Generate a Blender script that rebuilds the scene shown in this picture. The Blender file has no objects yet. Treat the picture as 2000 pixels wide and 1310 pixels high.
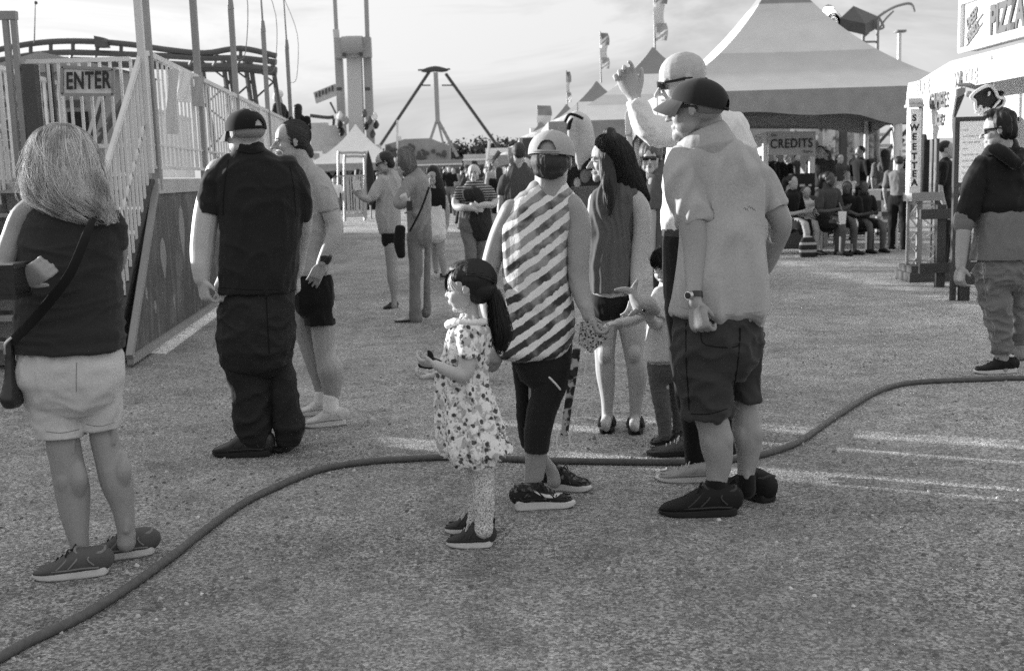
import bpy, math, random, bmesh
from mathutils import Vector as V, Matrix, noise
R=math.radians
random.seed(7)
S=bpy.context.scene; COL=S.collection
F=2200.; CZ=1.4; PIT=math.atan(315/F); ROLL=-.03
CR=Matrix.Rotation(R(90)-PIT,3,'X')@Matrix.Rotation(ROLL,3,'Z'); CRT=CR.transposed()
CP=V((0,0,CZ))
def ray(x,y): return CR@V(((x-1000)/F,-(y-655)/F,-1))
def P(x,y,Y):
    d=ray(x,y); return CP+d*(Y/d.y)
def G(x,y,z=0):
    d=ray(x,y); return CP+d*((z-CZ)/d.z)
def mpp(p): return -(CRT@(p-CP)).z/F      # metres per photo pixel at a point
BASE={}
def base_of(o): return BASE.get(o.name,V((0,0,0)))
def tag(o,label=None,cat=None,group=None,kind=None):
    if label: o['label']=label
    if cat: o['category']=cat
    if group: o['group']=group
    if kind: o['kind']=kind
    return o
def empty(name,loc,label=None,cat=None,group=None):
    o=bpy.data.objects.new(name,None); o.empty_display_size=.1; COL.objects.link(o); o.location=loc
    BASE[o.name]=V(loc); return tag(o,label,cat,group)
def lerp(a,b,t): return a+(b-a)*t
def catmull(rows,k):
    """rows: equal-length tuples of floats"""
    if k<=1 or len(rows)<3: 
        if len(rows)==2 and k>1:
            return [tuple(lerp(a,b,j/k) for a,b in zip(*rows)) for j in range(k)]+[rows[1]]
        return rows
    out=[]; n=len(rows)
    for i in range(n-1):
        p0=rows[max(i-1,0)];p1=rows[i];p2=rows[i+1];p3=rows[min(i+2,n-1)]
        for j in range(k):
            t=j/k;t2=t*t;t3=t2*t
            out.append(tuple(.5*(2*b+(c-a)*t+(2*a-5*b+4*c-d)*t2+(-a+3*b-3*c+d)*t3) for a,b,c,d in zip(p0,p1,p2,p3)))
    out.append(rows[-1]); return out
def nvec(p): return V((noise.noise(p),noise.noise(p+V((31.4,7.7,12.1))),noise.noise(p+V((5.3,41.9,23.6)))))
def fbm(p,o=3): return noise.fractal(p,1.,2.,o)
class M:
    def __init__(s): s.v=[];s.f=[];s.m=[];s.cm=0
    def add(s,vs,fs):
        b=len(s.v); s.v+=[V(x) for x in vs]; s.f+=[tuple(i+b for i in f) for f in fs]; s.m+=[s.cm]*len(fs); return s
    def rings(s,rs,closed=True,cap=True):
        n=len(rs[0]); fs=[]
        for i in range(len(rs)-1):
            for j in range(n if closed else n-1):
                a=i*n+j; b=i*n+(j+1)%n; fs.append((a,b,b+n,a+n))
        vs=[p for r in rs for p in r]
        if cap and closed:
            fs.append(tuple(range(n-1,-1,-1))); L=(len(rs)-1)*n; fs.append(tuple(L+j for j in range(n)))
        return s.add(vs,fs)
    def tube(s,pts,rad,n=12,ratio=1.,k=4,hz=False,hol0=0,hol1=0,th=.007,pw=2.,ref=None,rnd=True,grow=0):
        """swept superellipse; radius rad across the picture, rad*ratio in depth"""
        m=len(pts)
        rad=[rad]*m if not hasattr(rad,'__len__') else list(rad)
        ratio=[ratio]*m if not hasattr(ratio,'__len__') else list(ratio)
        rows=catmull([(p[0],p[1],p[2],r+grow,q) for p,r,q in zip(pts,rad,ratio)],k)
        C=[V(r[:3]) for r in rows]; ref=V(ref) if ref else V((0,1,0)); rs=[]; last=None
        fr=[]
        for i,c in enumerate(C):
            t=(C[min(i+1,len(C)-1)]-C[max(i-1,0)])
            if t.length<1e-9: t=V((0,0,1))
            t.normalize()
            if hz: u=V((1,0,0));w=V((0,1,0))
            else:
                u=t.cross(ref)
                if u.length<.15: u=last.copy() if last else t.cross(V((0.3,0,1)))
                u.normalize(); 
                if last and u.dot(last)<0: u=-u
                last=u.copy(); w=u.cross(t).normalized()
            fr.append((t,u,w))
        def ring(c,u,w,a,b):
            o=[]
            for j in range(n):
                an=2*math.pi*j/n; ca,sa=math.cos(an),math.sin(an)
                if pw!=2:
                    ca=math.copysign(abs(ca)**(2/pw),ca); sa=math.copysign(abs(sa)**(2/pw),sa)
                o.append(c+u*(a*ca)+w*(b*sa))
            return o
        for c,(t,u,w),row in zip(C,fr,rows): rs.append(ring(c,u,w,max(row[3],1e-4),max(row[3]*row[4],1e-4)))
        def endcap(i,sg,hol):
            t,u,w=fr[i]; c=C[i]; a=rows[i][3]; b=a*rows[i][4]; t=t*sg
            if hz: t=V((0,0,1 if t.z>0 else -1))
            if hol: return [ring(c+t*0,u,w,max(a-th,a*.3),max(b-th,b*.3)),ring(c-t*hol,u,w,max(a-th,a*.3)*.84,max(b-th,b*.3)*.84)]
            if not rnd: return []
            q=min(a,b)
            return [ring(c+t*q*.5,u,w,a*.85,b*.85),ring(c+t*q*.8,u,w,a*.55,b*.55),ring(c+t*q*.95,u,w,a*.2,b*.2)]
        rs=endcap(0,-1,hol0)[::-1]+rs+endcap(len(C)-1,1,hol1)
        return s.rings(rs)
    def ell(s,T,c,r,n=16,k=10):
        rs=[]
        for i in range(k+1):
            ph=math.pi*min(max(i/k,.02),.98); rs.append([T(c[0]+r[0]*math.sin(ph)*math.cos(2*math.pi*j/n),c[1]+r[1]*math.sin(ph)*math.sin(2*math.pi*j/n),c[2]+r[2]*math.cos(ph)) for j in range(n)])
        return s.rings(rs)
    def box(s,c,d,rot=None,bev=0):
        c=V(c);h=V(d)/2;vs=[]
        for i in range(8):
            p=V((h.x*(1 if i&1 else -1),h.y*(1 if i&2 else -1),h.z*(1 if i&4 else -1)))
            if rot is not None: p=rot@p
            vs.append(c+p)
        return s.add(vs,[(0,2,3,1),(4,5,7,6),(0,1,5,4),(2,6,7,3),(0,4,6,2),(1,3,7,5)])
    def bar(s,a,b,w,h=None,up=(0,0,1)):
        """box from a to b; w wide, h high"""
        a=V(a);b=V(b);h=h or w;t=(b-a);L=t.length;t.normalize();up=V(up)
        x=t.cross(up)
        if x.length<.01: x=t.cross(V((1,0,0)))
        x.normalize();z=x.cross(t)
        m=Matrix((x,t,z)).transposed()
        return s.box((a+b)/2,(w,L,h),m)
    def cyl(s,a,b,r0,r1=None,n=10):
        a=V(a);b=V(b);r1=r0 if r1 is None else r1
        t=(b-a).normalized();x=t.cross(V((0,0,1)))
        if x.length<.01:x=V((1,0,0))
        x.normalize();y=t.cross(x)
        return s.rings([[c+(x*math.cos(2*math.pi*j/n)+y*math.sin(2*math.pi*j/n))*r for j in range(n)] for c,r in ((a,r0),(b,r1))])
    def path(s,pts,r,n=6,k=4):
        return s.tube([V(p) for p in pts],r,n=n,k=k,rnd=False)
    def prism(s,pts,off):
        """polygon pts (3D list) extruded by off"""
        off=V(off);n=len(pts);pts=[V(p) for p in pts]
        return s.add(pts+[p+off for p in pts],[tuple(range(n))[::-1],tuple(n+i for i in range(n))]+[(i,(i+1)%n,(i+1)%n+n,i+n) for i in range(n)])
    def quad(s,a,b,c,d): return s.add([a,b,c,d],[(0,1,2,3)])
    def sheet(s,rows,th):
        """grid of points with real thickness th along face normal"""
        n=len(rows[0]);m=len(rows);me=[[V(p) for p in r] for r in rows]
        def nor(i,j):
            a=me[min(i+1,m-1)][j]-me[max(i-1,0)][j]; b=me[i][min(j+1,n-1)]-me[i][max(j-1,0)]
            q=a.cross(b); return q.normalized() if q.length>1e-12 else V((0,0,1))
        top=[[me[i][j]+nor(i,j)*th/2 for j in range(n)] for i in range(m)]
        bot=[[me[i][j]-nor(i,j)*th/2 for j in range(n)] for i in range(m)]
        rs=[top[i]+bot[i][::-1] for i in range(m)]
        return s.rings(rs)
def build(name,m,mat,parent=None,vox=0,sm=0,disp=None,shade=True,label=None,cat=None,group=None,kind=None,base=None):
    me=bpy.data.meshes.new(name)
    b=base_of(parent) if parent else (V(base) if base else V((0,0,0)))
    if vox:
        me.from_pydata([tuple(p) for p in m.v],[],m.f); me.update()
        o=bpy.data.objects.new('tmp',me); COL.objects.link(o)
        bm=bmesh.new();bm.from_mesh(me);bmesh.ops.recalc_face_normals(bm,faces=bm.faces);bm.to_mesh(me);bm.free()
        md=o.modifiers.new('r','REMESH');md.mode='VOXEL';md.voxel_size=vox;md.adaptivity=0
        if sm: 
            q=o.modifiers.new('s','SMOOTH');q.factor=.5;q.iterations=sm
        dg=bpy.context.evaluated_depsgraph_get();dg.update()
        me2=bpy.data.meshes.new_from_object(o.evaluated_get(dg));bpy.data.objects.remove(o);bpy.data.meshes.remove(me);me=me2;me.name=name
        if disp:
            ns=[x.vector.copy() for x in me.vertex_normals]
            for i,vx in enumerate(me.vertices):
                d=disp(vx.co,ns[i])
                if d: vx.co=vx.co+(ns[i]*d if not isinstance(d,V) else d)
        for vx in me.vertices: vx.co-=b
    else:
        me.from_pydata([tuple(p-b) for p in m.v],[],m.f)
        me.update()
    me.materials.clear()
    mats=mat if isinstance(mat,(list,tuple)) else [mat]
    for q in mats: me.materials.append(q)
    if len(mats)>1 and not vox:
        me.polygons.foreach_set('material_index',m.m)
    if shade is True: me.polygons.foreach_set('use_smooth',[True]*len(me.polygons))
    if not vox:
        bm=bmesh.new();bm.from_mesh(me);bmesh.ops.recalc_face_normals(bm,faces=bm.faces);bm.to_mesh(me);bm.free()
        if shade is True: me.set_sharp_from_angle(angle=R(40))
    me.update()
    o=bpy.data.objects.new(name,me);COL.objects.link(o)
    if parent: o.parent=parent; BASE[o.name]=b
    else:
        o.location=b; BASE[o.name]=b
    return tag(o,label,cat,group,kind)
# ---------- materials (the photograph is black and white: every colour is a neutral grey) ----------
MC={}
class N:
    def __init__(s,name):
        s.mt=bpy.data.materials.new(name);s.mt.use_nodes=True;s.t=s.mt.node_tree;s.b=s.t.nodes['Principled BSDF']
        s.tc=None
    def n(s,ty,**k):
        x=s.t.nodes.new('ShaderNode'+ty)
        for a,b in k.items():
            if a.startswith('i_'):
                kk=a[2:]; x.inputs[int(kk) if kk.isdigit() else kk.replace('_',' ')].default_value=b
            else: setattr(x,a,b)
        return x
    def l(s,a,b): s.t.links.new(a,b)
    def co(s,scale=(1,1,1),rot=(0,0,0),src='Object'):
        if not s.tc: s.tc=s.n('TexCoord')
        m=s.n('Mapping');m.inputs['Scale'].default_value=scale;m.inputs['Rotation'].default_value=rot
        s.l(s.tc.outputs[src],m.inputs[0]);return m.outputs[0]
    def noise(s,scale,det=3,rough=.55,co=None,dist=0):
        x=s.n('TexNoise');x.inputs['Scale'].default_value=scale;x.inputs['Detail'].default_value=det;x.inputs['Roughness'].default_value=rough;x.inputs['Distortion'].default_value=dist
        s.l(co or s.co(),x.inputs['Vector']);return x.outputs['Fac']
    def vor(s,scale,co=None,feat='F1',out='Distance'):
        x=s.n('TexVoronoi',feature=feat);x.inputs['Scale'].default_value=scale
        s.l(co or s.co(),x.inputs['Vector']);return x.outputs[out]
    def math(s,op,a,b=None,c=None):
        x=s.n('Math',operation=op)
        for i,q in enumerate((a,b,c)):
            if q is None: continue
            if isinstance(q,(int,float)): x.inputs[i].default_value=q
            else: s.l(q,x.inputs[i])
        return x.outputs[0]
    def ramp(s,fac,st,interp='LINEAR'):
        x=s.n('ValToRGB');x.color_ramp.interpolation=interp
        e=x.color_ramp.elements
        while len(e)<len(st): e.new(.5)
        for q,(p,v) in zip(e,st): q.position=p;q.color=(v,v,v,1)
        s.l(fac,x.inputs[0]);return x.outputs[0]
    def mix(s,f,a,b,mode='MIX'):
        x=s.n('MixRGB',blend_type=mode)
        for i,q in enumerate((f,a,b)):
            if isinstance(q,(int,float)): x.inputs[i].default_value=q if i==0 else (q,q,q,1)
            else: s.l(q,x.inputs[i])
        return x.outputs[0]
    def out(s,col=None,rough=.7,bump=None,bs=.3,bd=.01,spec=.3,metal=0):
        if col is not None:
            if isinstance(col,(int,float)): s.b.inputs['Base Color'].default_value=(col,col,col,1)
            else: s.l(col,s.b.inputs['Base Color'])
        if isinstance(rough,(int,float)): s.b.inputs['Roughness'].default_value=rough
        else: s.l(rough,s.b.inputs['Roughness'])
        s.b.inputs['Specular IOR Level'].default_value=spec;s.b.inputs['Metallic'].default_value=metal
        if bump is not None:
            x=s.n('Bump');x.inputs['Strength'].default_value=bs;x.inputs['Distance'].default_value=bd
            s.l(bump,x.inputs['Height']);s.l(x.outputs[0],s.b.inputs['Normal'])
        return s.mt
def mat(name,v,rough=.7,var=.15,sc=6.,bs=.25,bsc=60.,spec=.25,metal=0,grain=.12,gs=260.):
    """plain worn surface: base grey v with blotches, fine grain and a little bump"""
    if name in MC: return MC[name]
    n=N(name);a=n.noise(sc,4);b=n.noise(gs,1)
    f=n.math('ADD',n.math('MULTIPLY',n.math('SUBTRACT',a,.5),var*2),n.math('MULTIPLY',n.math('SUBTRACT',b,.5),grain*2))
    c=n.mix(1.,v,n.math('ADD',f,1.),'MULTIPLY')
    MC[name]=n.out(c,rough,n.noise(bsc,3),bs,.004,spec,metal);return MC[name]
def cloth(name,v,var=.12,bs=.5,rough=.85,sheen=.1,spec=.1):
    if name in MC: return MC[name]
    n=N(name);a=n.noise(9,4);b=n.noise(150,2,.7);w=n.noise(9,3,.5,None,.5)
    f=n.math('ADD',n.math('MULTIPLY',n.math('SUBTRACT',a,.5),var*2),n.math('MULTIPLY',n.math('SUBTRACT',b,.5),.55))
    c=n.mix(1.,v,n.math('ADD',f,1.),'MULTIPLY')
    h=n.math('ADD',w,n.math('MULTIPLY',b,.06))
    m=n.out(c,rough,h,bs,.014,spec);n.b.inputs['Sheen Weight'].default_value=sheen
    MC[name]=m;return m
def hairmat(name,v,rough=.42,var=.5,spec=.4):
    if name in MC: return MC[name]
    n=N(name);g=n.n('NewGeometry');st=n.noise(22,4,.6,n.co((7,7,1)))
    r=n.math('ADD',n.math('MULTIPLY',g.outputs['Random Per Island'],var),n.math('MULTIPLY',st,var))
    c=n.mix(1.,v,n.math('ADD',r,1-var),'MULTIPLY')
    if v>.1: c=n.mix(1.,c,n.ramp(n.noise(5.5,3,.6,n.co((2,2,.8)),.6),[(.38,.5),(.58,1.)]),'MULTIPLY')
    m=n.out(c,rough,st,.5,.006,spec)
    if v>.1:
        tr=n.n('BsdfTranslucent');n.l(c,tr.inputs[0]);ms=n.n('MixShader');ms.inputs[0].default_value=.5;o=[x for x in n.t.nodes if x.type=='OUTPUT_MATERIAL'][0];n.l(n.b.outputs[0],ms.inputs[1]);n.l(tr.outputs[0],ms.inputs[2]);n.l(ms.outputs[0],o.inputs[0])
    MC[name]=m;return m
def skinmat(name,v):
    if name in MC: return MC[name]
    n=N(name);a=n.noise(14,4);b=n.noise(150,2,.7)
    f=n.math('ADD',n.math('MULTIPLY',n.math('SUBTRACT',a,.5),.25),n.math('MULTIPLY',n.math('SUBTRACT',b,.5),.38))
    c=n.mix(1.,v,n.math('ADD',f,1.),'MULTIPLY')
    m=n.out(c,.5,n.noise(120,3),.2,.003,.35);n.b.inputs['Subsurface Weight'].default_value=.08;n.b.inputs['Subsurface Radius'].default_value=(.006,.006,.006)
    MC[name]=m;return m
def emit(name,v):
    if name in MC: return MC[name]
    n=N(name);n.out(.8,.5);n.b.inputs['Emission Color'].default_value=(1,1,1,1);n.b.inputs['Emission Strength'].default_value=v;MC[name]=n.mt;return n.mt
def text(body,size,loc,rot,mt,parent,name='lettering',ext=.006,shear=0,ax='LEFT',sx=1,bold=.0,label=None,space=1.):
    c=bpy.data.curves.new(name,'FONT');c.body=body;c.size=size;c.extrude=ext;c.shear=shear;c.align_x=ax;c.align_y='BOTTOM_BASELINE' if False else 'CENTER';c.offset=bold;c.space_character=space
    o=bpy.data.objects.new('tmp',c);COL.objects.link(o)
    dg=bpy.context.evaluated_depsgraph_get();dg.update()
    me=bpy.data.meshes.new_from_object(o.evaluated_get(dg));bpy.data.objects.remove(o)
    me.name=name;me.materials.clear();me.materials.append(mt)
    b=base_of(parent) if parent else V((0,0,0))
    rm=(rot if isinstance(rot,Matrix) else Matrix.Rotation(rot,3,'Z')@Matrix.Rotation(R(90),3,'X'))
    for v in me.vertices: v.co=rm@V((v.co.x*sx,v.co.y,v.co.z))+V(loc)-b
    o=bpy.data.objects.new(name,me);COL.objects.link(o);o.parent=parent;BASE[o.name]=b
    return tag(o,label)
# ---------- camera, sun, sky ----------
cd=bpy.data.cameras.new('camera');cam=bpy.data.objects.new('camera',cd);COL.objects.link(cam);S.camera=cam
cd.sensor_width=36;cd.lens=36*F/2000;cd.clip_end=3000;cd.clip_start=.05
cam.matrix_world=Matrix.Translation(CP)@CR.to_4x4()
cd.dof.use_dof=True;cd.dof.focus_distance=4.9;cd.dof.aperture_fstop=5.6
SUN_EL=R(9.5);SUN_AZ=R(25)   # sun is left of the view and beyond: azimuth measured from -X towards +Y
sd=V((-math.cos(SUN_AZ)*math.cos(SUN_EL),math.sin(SUN_AZ)*math.cos(SUN_EL),math.sin(SUN_EL)))
sl=bpy.data.lights.new('sun','SUN');sl.energy=4.6;sl.angle=R(.5);so=bpy.data.objects.new('sun',sl);COL.objects.link(so)
so.rotation_euler=(-sd).to_track_quat('-Z','Y').to_euler();so.location=(-20,12,8)
W=bpy.data.worlds.new('World');S.world=W;W.use_nodes=True;wt=W.node_tree
def world():
    n=wt.nodes;L=wt.links;bg=n['Background']
    sk=n.new('ShaderNodeTexSky');sk.sky_type='NISHITA';sk.sun_disc=False;sk.sun_elevation=SUN_EL
    sk.sun_rotation=math.atan2(sd.x,sd.y);sk.dust_density=2.0;sk.air_density=1.0
    bw=n.new('ShaderNodeRGBToBW');L.new(sk.outputs[0],bw.inputs[0])
    tc=n.new('ShaderNodeTexCoord');mp=n.new('ShaderNodeMapping');mp.inputs['Scale'].default_value=(1.5,1.5,6.);mp.inputs['Rotation'].default_value=(.0,.22,0)
    L.new(tc.outputs['Generated'],mp.inputs[0])
    nz=n.new('ShaderNodeTexNoise');nz.inputs['Scale'].default_value=2.1;nz.inputs['Detail'].default_value=6;nz.inputs['Roughness'].default_value=.62;nz.inputs['Distortion'].default_value=.9
    L.new(mp.outputs[0],nz.inputs['Vector'])
    cr=n.new('ShaderNodeValToRGB');e=cr.color_ramp.elements;e[0].position=.38;e[0].color=(.70,.70,.70,1);e[1].position=.60;e[1].color=(1.,1.,1.,1);L.new(nz.outputs[0],cr.inputs[0])
    # overcast veil evens the clear-sky gradient out
    m0=n.new('ShaderNodeMath');m0.operation='POWER';m0.inputs[1].default_value=.35;L.new(bw.outputs[0],m0.inputs[0])
    m1=n.new('ShaderNodeMath');m1.operation='MULTIPLY';L.new(m0.outputs[0],m1.inputs[0]);L.new(cr.outputs[0],m1.inputs[1])
    sz=n.new('ShaderNodeSeparateXYZ');L.new(tc.outputs['Generated'],sz.inputs[0])
    zr=n.new('ShaderNodeMapRange');zr.inputs[1].default_value=.1;zr.inputs[2].default_value=.8;zr.inputs[3].default_value=1.;zr.inputs[4].default_value=1.75;L.new(sz.outputs[2],zr.inputs[0])
    mz=n.new('ShaderNodeMath');mz.operation='MULTIPLY';L.new(m1.outputs[0],mz.inputs[0]);L.new(zr.outputs[0],mz.inputs[1])
    m2=n.new('ShaderNodeMath');m2.operation='MULTIPLY';m2.inputs[1].default_value=SKYK;L.new(mz.outputs[0],m2.inputs[0])
    L.new(m2.outputs[0],bg.inputs[0]);bg.inputs[1].default_value=.1
SKYK=2.75
EXPO=1.08
world()
S.cycles.use_denoising=False
S.view_settings.view_transform='Standard';S.view_settings.look='None';S.view_settings.gamma=1;S.view_settings.exposure=EXPO
SK_FAIR=skinmat('fair_skin',.42);SK_LEG=skinmat('tanned_skin',.30);SK_MED=skinmat('medium_skin',.34);SK_DARK=skinmat('dark_skin',.07)
HB=hairmat('blonde_hair',.80,.38,.4,.4);HD=hairmat('black_hair',.014,.5,.6,.3);HBR=hairmat('brown_hair',.04,.6,.5,.25);HL=hairmat('light_brown_hair',.26)
BLK=cloth('black_cloth',.012);CHAR=cloth('charcoal_cloth',.03);DKG=cloth('dark_grey_cloth',.055);MIDG=cloth('mid_grey_cloth',.16);LTG=cloth('light_grey_cloth',.36);WHT=cloth('white_cloth',.72);KHA=cloth('pale_cotton',.56);DEN=cloth('faded_denim',.17);DDEN=cloth('dark_denim',.02)
RUB=mat('black_rubber',.02,.6);WSOLE=mat('white_sole',.62,.5);LSH=mat('pale_shoe_mesh',.5,.8);GSH=mat('grey_shoe_mesh',.09,.8);BSH=mat('black_shoe_mesh',.012,.8);LEA=mat('dark_leather',.022,.45,spec=.5);LACE=mat('pale_lace',.5);DLACE=mat('black_lace',.015)
EYEW=mat('eye_white',.6,.15,0,spec=.5,bs=0,grain=0);EYED=mat('dark_iris',.008,.1,0,spec=.6,bs=0,grain=0);LENS=mat('sunglass_lens',.006,.08,0,spec=.8,bs=0,grain=0);GLF=mat('glasses_frame',.01,.3,0,bs=0);LIP=skinmat('lip_skin',.2)
STEEL=mat('brushed_steel',.5,.3,metal=.9);PLAS=mat('black_plastic',.015,.3,spec=.5)
SEAM=mat('dark_seam',.24,.9);SEAMD=mat('black_seam',.008,.9);SEAML=mat('pale_seam',.4,.9);GRV=mat('grime_groove',.12,.8);OVL=mat('shoe_overlay',.2,.6)
# ---------- ground ----------
def ground():
    n=N('packed_gravel')
    big=n.noise(.9,5,.6);mid=n.noise(5,5,.65);v1=n.vor(100);v1c=n.vor(100,out='Color');v2=n.vor(33,out='Color');fine=n.noise(170,4,.8)
    sp=n.n('SeparateColor');n.l(v1c,sp.inputs[0])
    sp2=n.n('SeparateColor');n.l(v2,sp2.inputs[0])
    # dark gritty patches over lighter sandy fines
    patch=n.ramp(n.math('ADD',n.math('MULTIPLY',big,.55),n.math('MULTIPLY',mid,.45)),[(.38,0),(.62,1)])
    stone=n.math('MULTIPLY_ADD',n.math('POWER',sp.outputs[0],1.4),.6,.12)
    dirt=n.math('MULTIPLY_ADD',fine,.42,.2)
    cover=n.math('MULTIPLY_ADD',patch,.5,.4)
    c=n.mix(cover,dirt,stone)
    dk=n.ramp(n.math('MULTIPLY_ADD',n.noise(90,5,.85),.7,n.math('MULTIPLY',mid,.3)),[(.36,.22),(.48,1.0),(.6,1.3)])
    c=n.mix(1.,c,dk,'MULTIPLY')
    wash=n.ramp(n.noise(.55,3,.6),[(.35,.78),(.62,1.18)]);c=n.mix(1.,c,wash,'MULTIPLY');pt=n.ramp(n.noise(2.6,4,.7),[(.33,.72),(.45,1.)]);c=n.mix(1.,c,pt,'MULTIPLY')
    h=n.math('ADD',n.math('MULTIPLY',n.math('SUBTRACT',1.,v1),.55),n.math('ADD',n.math('MULTIPLY',fine,.5),n.math('MULTIPLY',mid,.9)))
    mt=n.out(c,.95,h,1.,.022,.1)
    m=M();m.quad((-900,-60,0),(900,-60,0),(900,1500,0),(-900,1500,0))
    build('ground',m,mt,kind='structure',shade=False)
    # loose stones lying on the gravel near the camera
    m=M();rnd=random.Random(3)
    for i in range(15000):
        y=2.1+rnd.random()**1.3*9.;x=rnd.uniform(-.56,.56)*y
        if fbm(V((x*1.1,y*1.1,3)),3)<rnd.uniform(-.35,.25): continue
        r=rnd.choice((.0025,.0035,.0045,.006,.0075,.009))*rnd.uniform(.8,1.3);a=rnd.uniform(0,6.28)
        vs=[];k=5
        for j in range(k):
            q=a+2*math.pi*j/k;rr=r*rnd.uniform(.75,1.25);vs.append((x+math.cos(q)*rr,y+math.sin(q)*rr*.9,-.001))
        for j in range(k):
            q=a+2*math.pi*j/k;rr=r*rnd.uniform(.4,.75);vs.append((x+math.cos(q)*rr,y+math.sin(q)*rr*.9,r*rnd.uniform(.5,.95)))
        m.add(vs,[tuple(range(5,10))]+[(j,(j+1)%5,(j+1)%5+5,j+5) for j in range(5)])
    n=N('loose_stone');g=n.n('NewGeometry');c=n.ramp(g.outputs['Random Per Island'],[(0,.12),(.4,.2),(.7,.38),(.95,.5),(1,.7)])
    o=build('gravel',m,n.out(c,.9),kind='stuff',shade=False)
    tag(o,'loose grey gravel scattered over the fairground','gravel')
ground()
# ---------- setting: rides, tents, stalls ----------
PW=mat('weathered_white_paint',.62,.5,.18,3,.3,40);PG=mat('grey_paint',.25,.5,.2,3,.3,40);PD=mat('dark_grey_paint',.07,.55,.3,3);PL=mat('pale_grey_paint',.42,.5,.2,3);GALV=mat('galvanised_steel',.38,.4,.2,5,metal=.3)
WOOD=mat('dark_stained_wood',.05,.7,.3,4,.5,30);CANW=cloth('white_canvas',.7,var=.1,bs=.25);TRK=mat('track_steel',.09,.5);CREAM=mat('cream_board',.72,.5,.08,3);INK=mat('sign_ink',.03,.6,.1);INKG=mat('faded_sign_ink',.16,.6,.2);BLKP=mat('black_paint',.012,.4)
def zx(x,y,z=None,Y=None): pass
def side_x(Z): return -2.98-.09*(Z-8.73)
def ride():
    R0=empty('fairground_ride',(side_x(10),10,0),'raised fairground ride platform with white bar fences, tall posts, steps and a dark painted skirt','ride')
    sx=side_x;D=1.45
    n=N('painted_skirt');st=n.noise(3,4,.6,n.co((5,5,.35)));bl=n.noise(2.2,4,.65);c=n.ramp(n.math('MULTIPLY_ADD',st,.5,n.math('MULTIPLY',bl,.5)),[(.35,.035),(.5,.075),(.62,.15)])
    sk=n.out(c,.5,n.noise(25,3),.3,.004,.4)
    m=M();m.prism([(sx(8.66),8.66,.08),(sx(30),30,.08),(sx(30),30,D-.07),(sx(10.02),10.02,D-.07)],(-.04,0,0));build('skirt_panel',m,sk,R0,shade=False)
    # thin painted drops on the skirt
    for px,py,w,h in((319,505,9,40),(355,452,9,50),(303,600,3,14),(340,590,2.5,16),(286,575,2.5,14)):
        Z=8;
        for _ in range(6): Z=(sx(Z))/((px-1000)/F) if 0 else Z
        # solve x = side_x(Z) on the pixel ray
        lo,hi=8.,26.
        for _ in range(40):
            mid=(lo+hi)/2;q=P(px,py,mid)
            if q.x<sx(mid): hi=mid
            else: lo=mid
        q=P(px,py,lo);s=mpp(q);pts=[]
        for i in range(20):
            a=2*math.pi*i/20;rr=abs(math.cos(a/2))**.6 if False else 1
            zz=math.sin(a)*h*s;ww=math.cos(a)*w*s*3.0*(1 if zz>0 else 1-.65*min(1,-zz/(h*s)))
            pts.append((sx(q.y+ww)+.003,q.y+ww,q.z+zz))
        m=M();m.prism(pts,(-.006,0,0));build('painted_drop',m,PG,R0,shade=False)
    m=M();m.bar((sx(8.62)+.01,8.62,.06),(sx(30)+.01,30,.06),.05,.06);m.bar((sx(8.60)+.012,8.6,.09),(sx(9.98)+.012,9.98,D-.06),.05,.05);build('skirt_trim',m,PG,R0,shade=False)
    m=M();m.prism([(sx(9.98)+.03,9.98,D),(sx(30)+.03,30,D),(-9,30,D),(-9,9.98,D)],(0,0,-.13));build('deck',m,PL,R0,shade=False)
    m=M();m.prism([(sx(9.95)-1.35,9.99,.05),(-9,9.99,.05),(-9,9.99,D-.14),(sx(9.95)-1.35,9.99,D-.14)],(0,.04,0));build('front_skirt',m,sk,R0,shade=False)
    # steps
    for s in(0,-1.3):
        m=M();x=sx(9.3)-.06+s;m.prism([(x,8.6,0),(x,8.85,0),(x,10.,D-.25),(x,10.,D),(x,9.9,D)],(-.045,0,0));build('stair_stringer',m,PD if s==0 else PG,R0,shade=False)
    for i in range(7):
        m=M();z=.2*(i+1)-.02;y=8.78+.175*i;m.box((sx(9.3)-.74,y,z),(1.2,.2,.03));m.box((sx(9.3)-.74,y+.09,z-.09),(1.2,.012,.15));build('stair_tread',m,GALV,R0,shade=False)
    for s in(-.085,-1.33):
        m=M();x=sx(9.3)+s;m.bar((x,8.62,1.32),(x,9.92,2.5),.035,.04)
        for i in range(13):
            y=8.66+i*.1;t=(y-8.62)/1.3;m.bar((x,y,.06+t*1.38),(x,y,1.32+t*1.15),.02,.02,(0,1,0))
        m.bar((x,8.62,.65),(x,9.92,1.95),.02,.025);build('stair_rail',m,PW,R0,shade=False)
    # tall posts with lamp rods
    for px,Zr in((327,10.1),(417,12.5),(487,15.3),(545,18.8),(589,22.6)):
        x=sx(Zr)+.0;top={15.3:3.7,18.8:3.85,22.6:4.0}.get(Zr,4.4)
        m=M();m.box((x,Zr,(top+D-.1)/2),(.065,.065,top-D+.1));p=build('post',m,PG if Zr>10 else PL,R0,shade=False)
        m=M();m.cyl((x,Zr,top+.0),(x-.02,Zr,top+1.9),.018,.010,8);m.cyl((x,Zr,top-.05),(x,Zr,top+.12),.045,.03,8);m.path([(x+.0,Zr,top+.9),(x+.22,Zr,top+.2),(x+.16,Zr,top-.6),(x+.03,Zr,top-.7)],.006,5);build('lamp_rod',m,PG,p)
    m=M();m.box((P(282,180,9.9).x,9.9,2.3),(.06,.05,1.6));build('post',m,PW,R0,shade=False)
    # side fence panels
    seg=[(10.05,12.05),(12.15,14.6),(14.8,17.7),(17.9,21.3),(21.5,26)]
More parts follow.
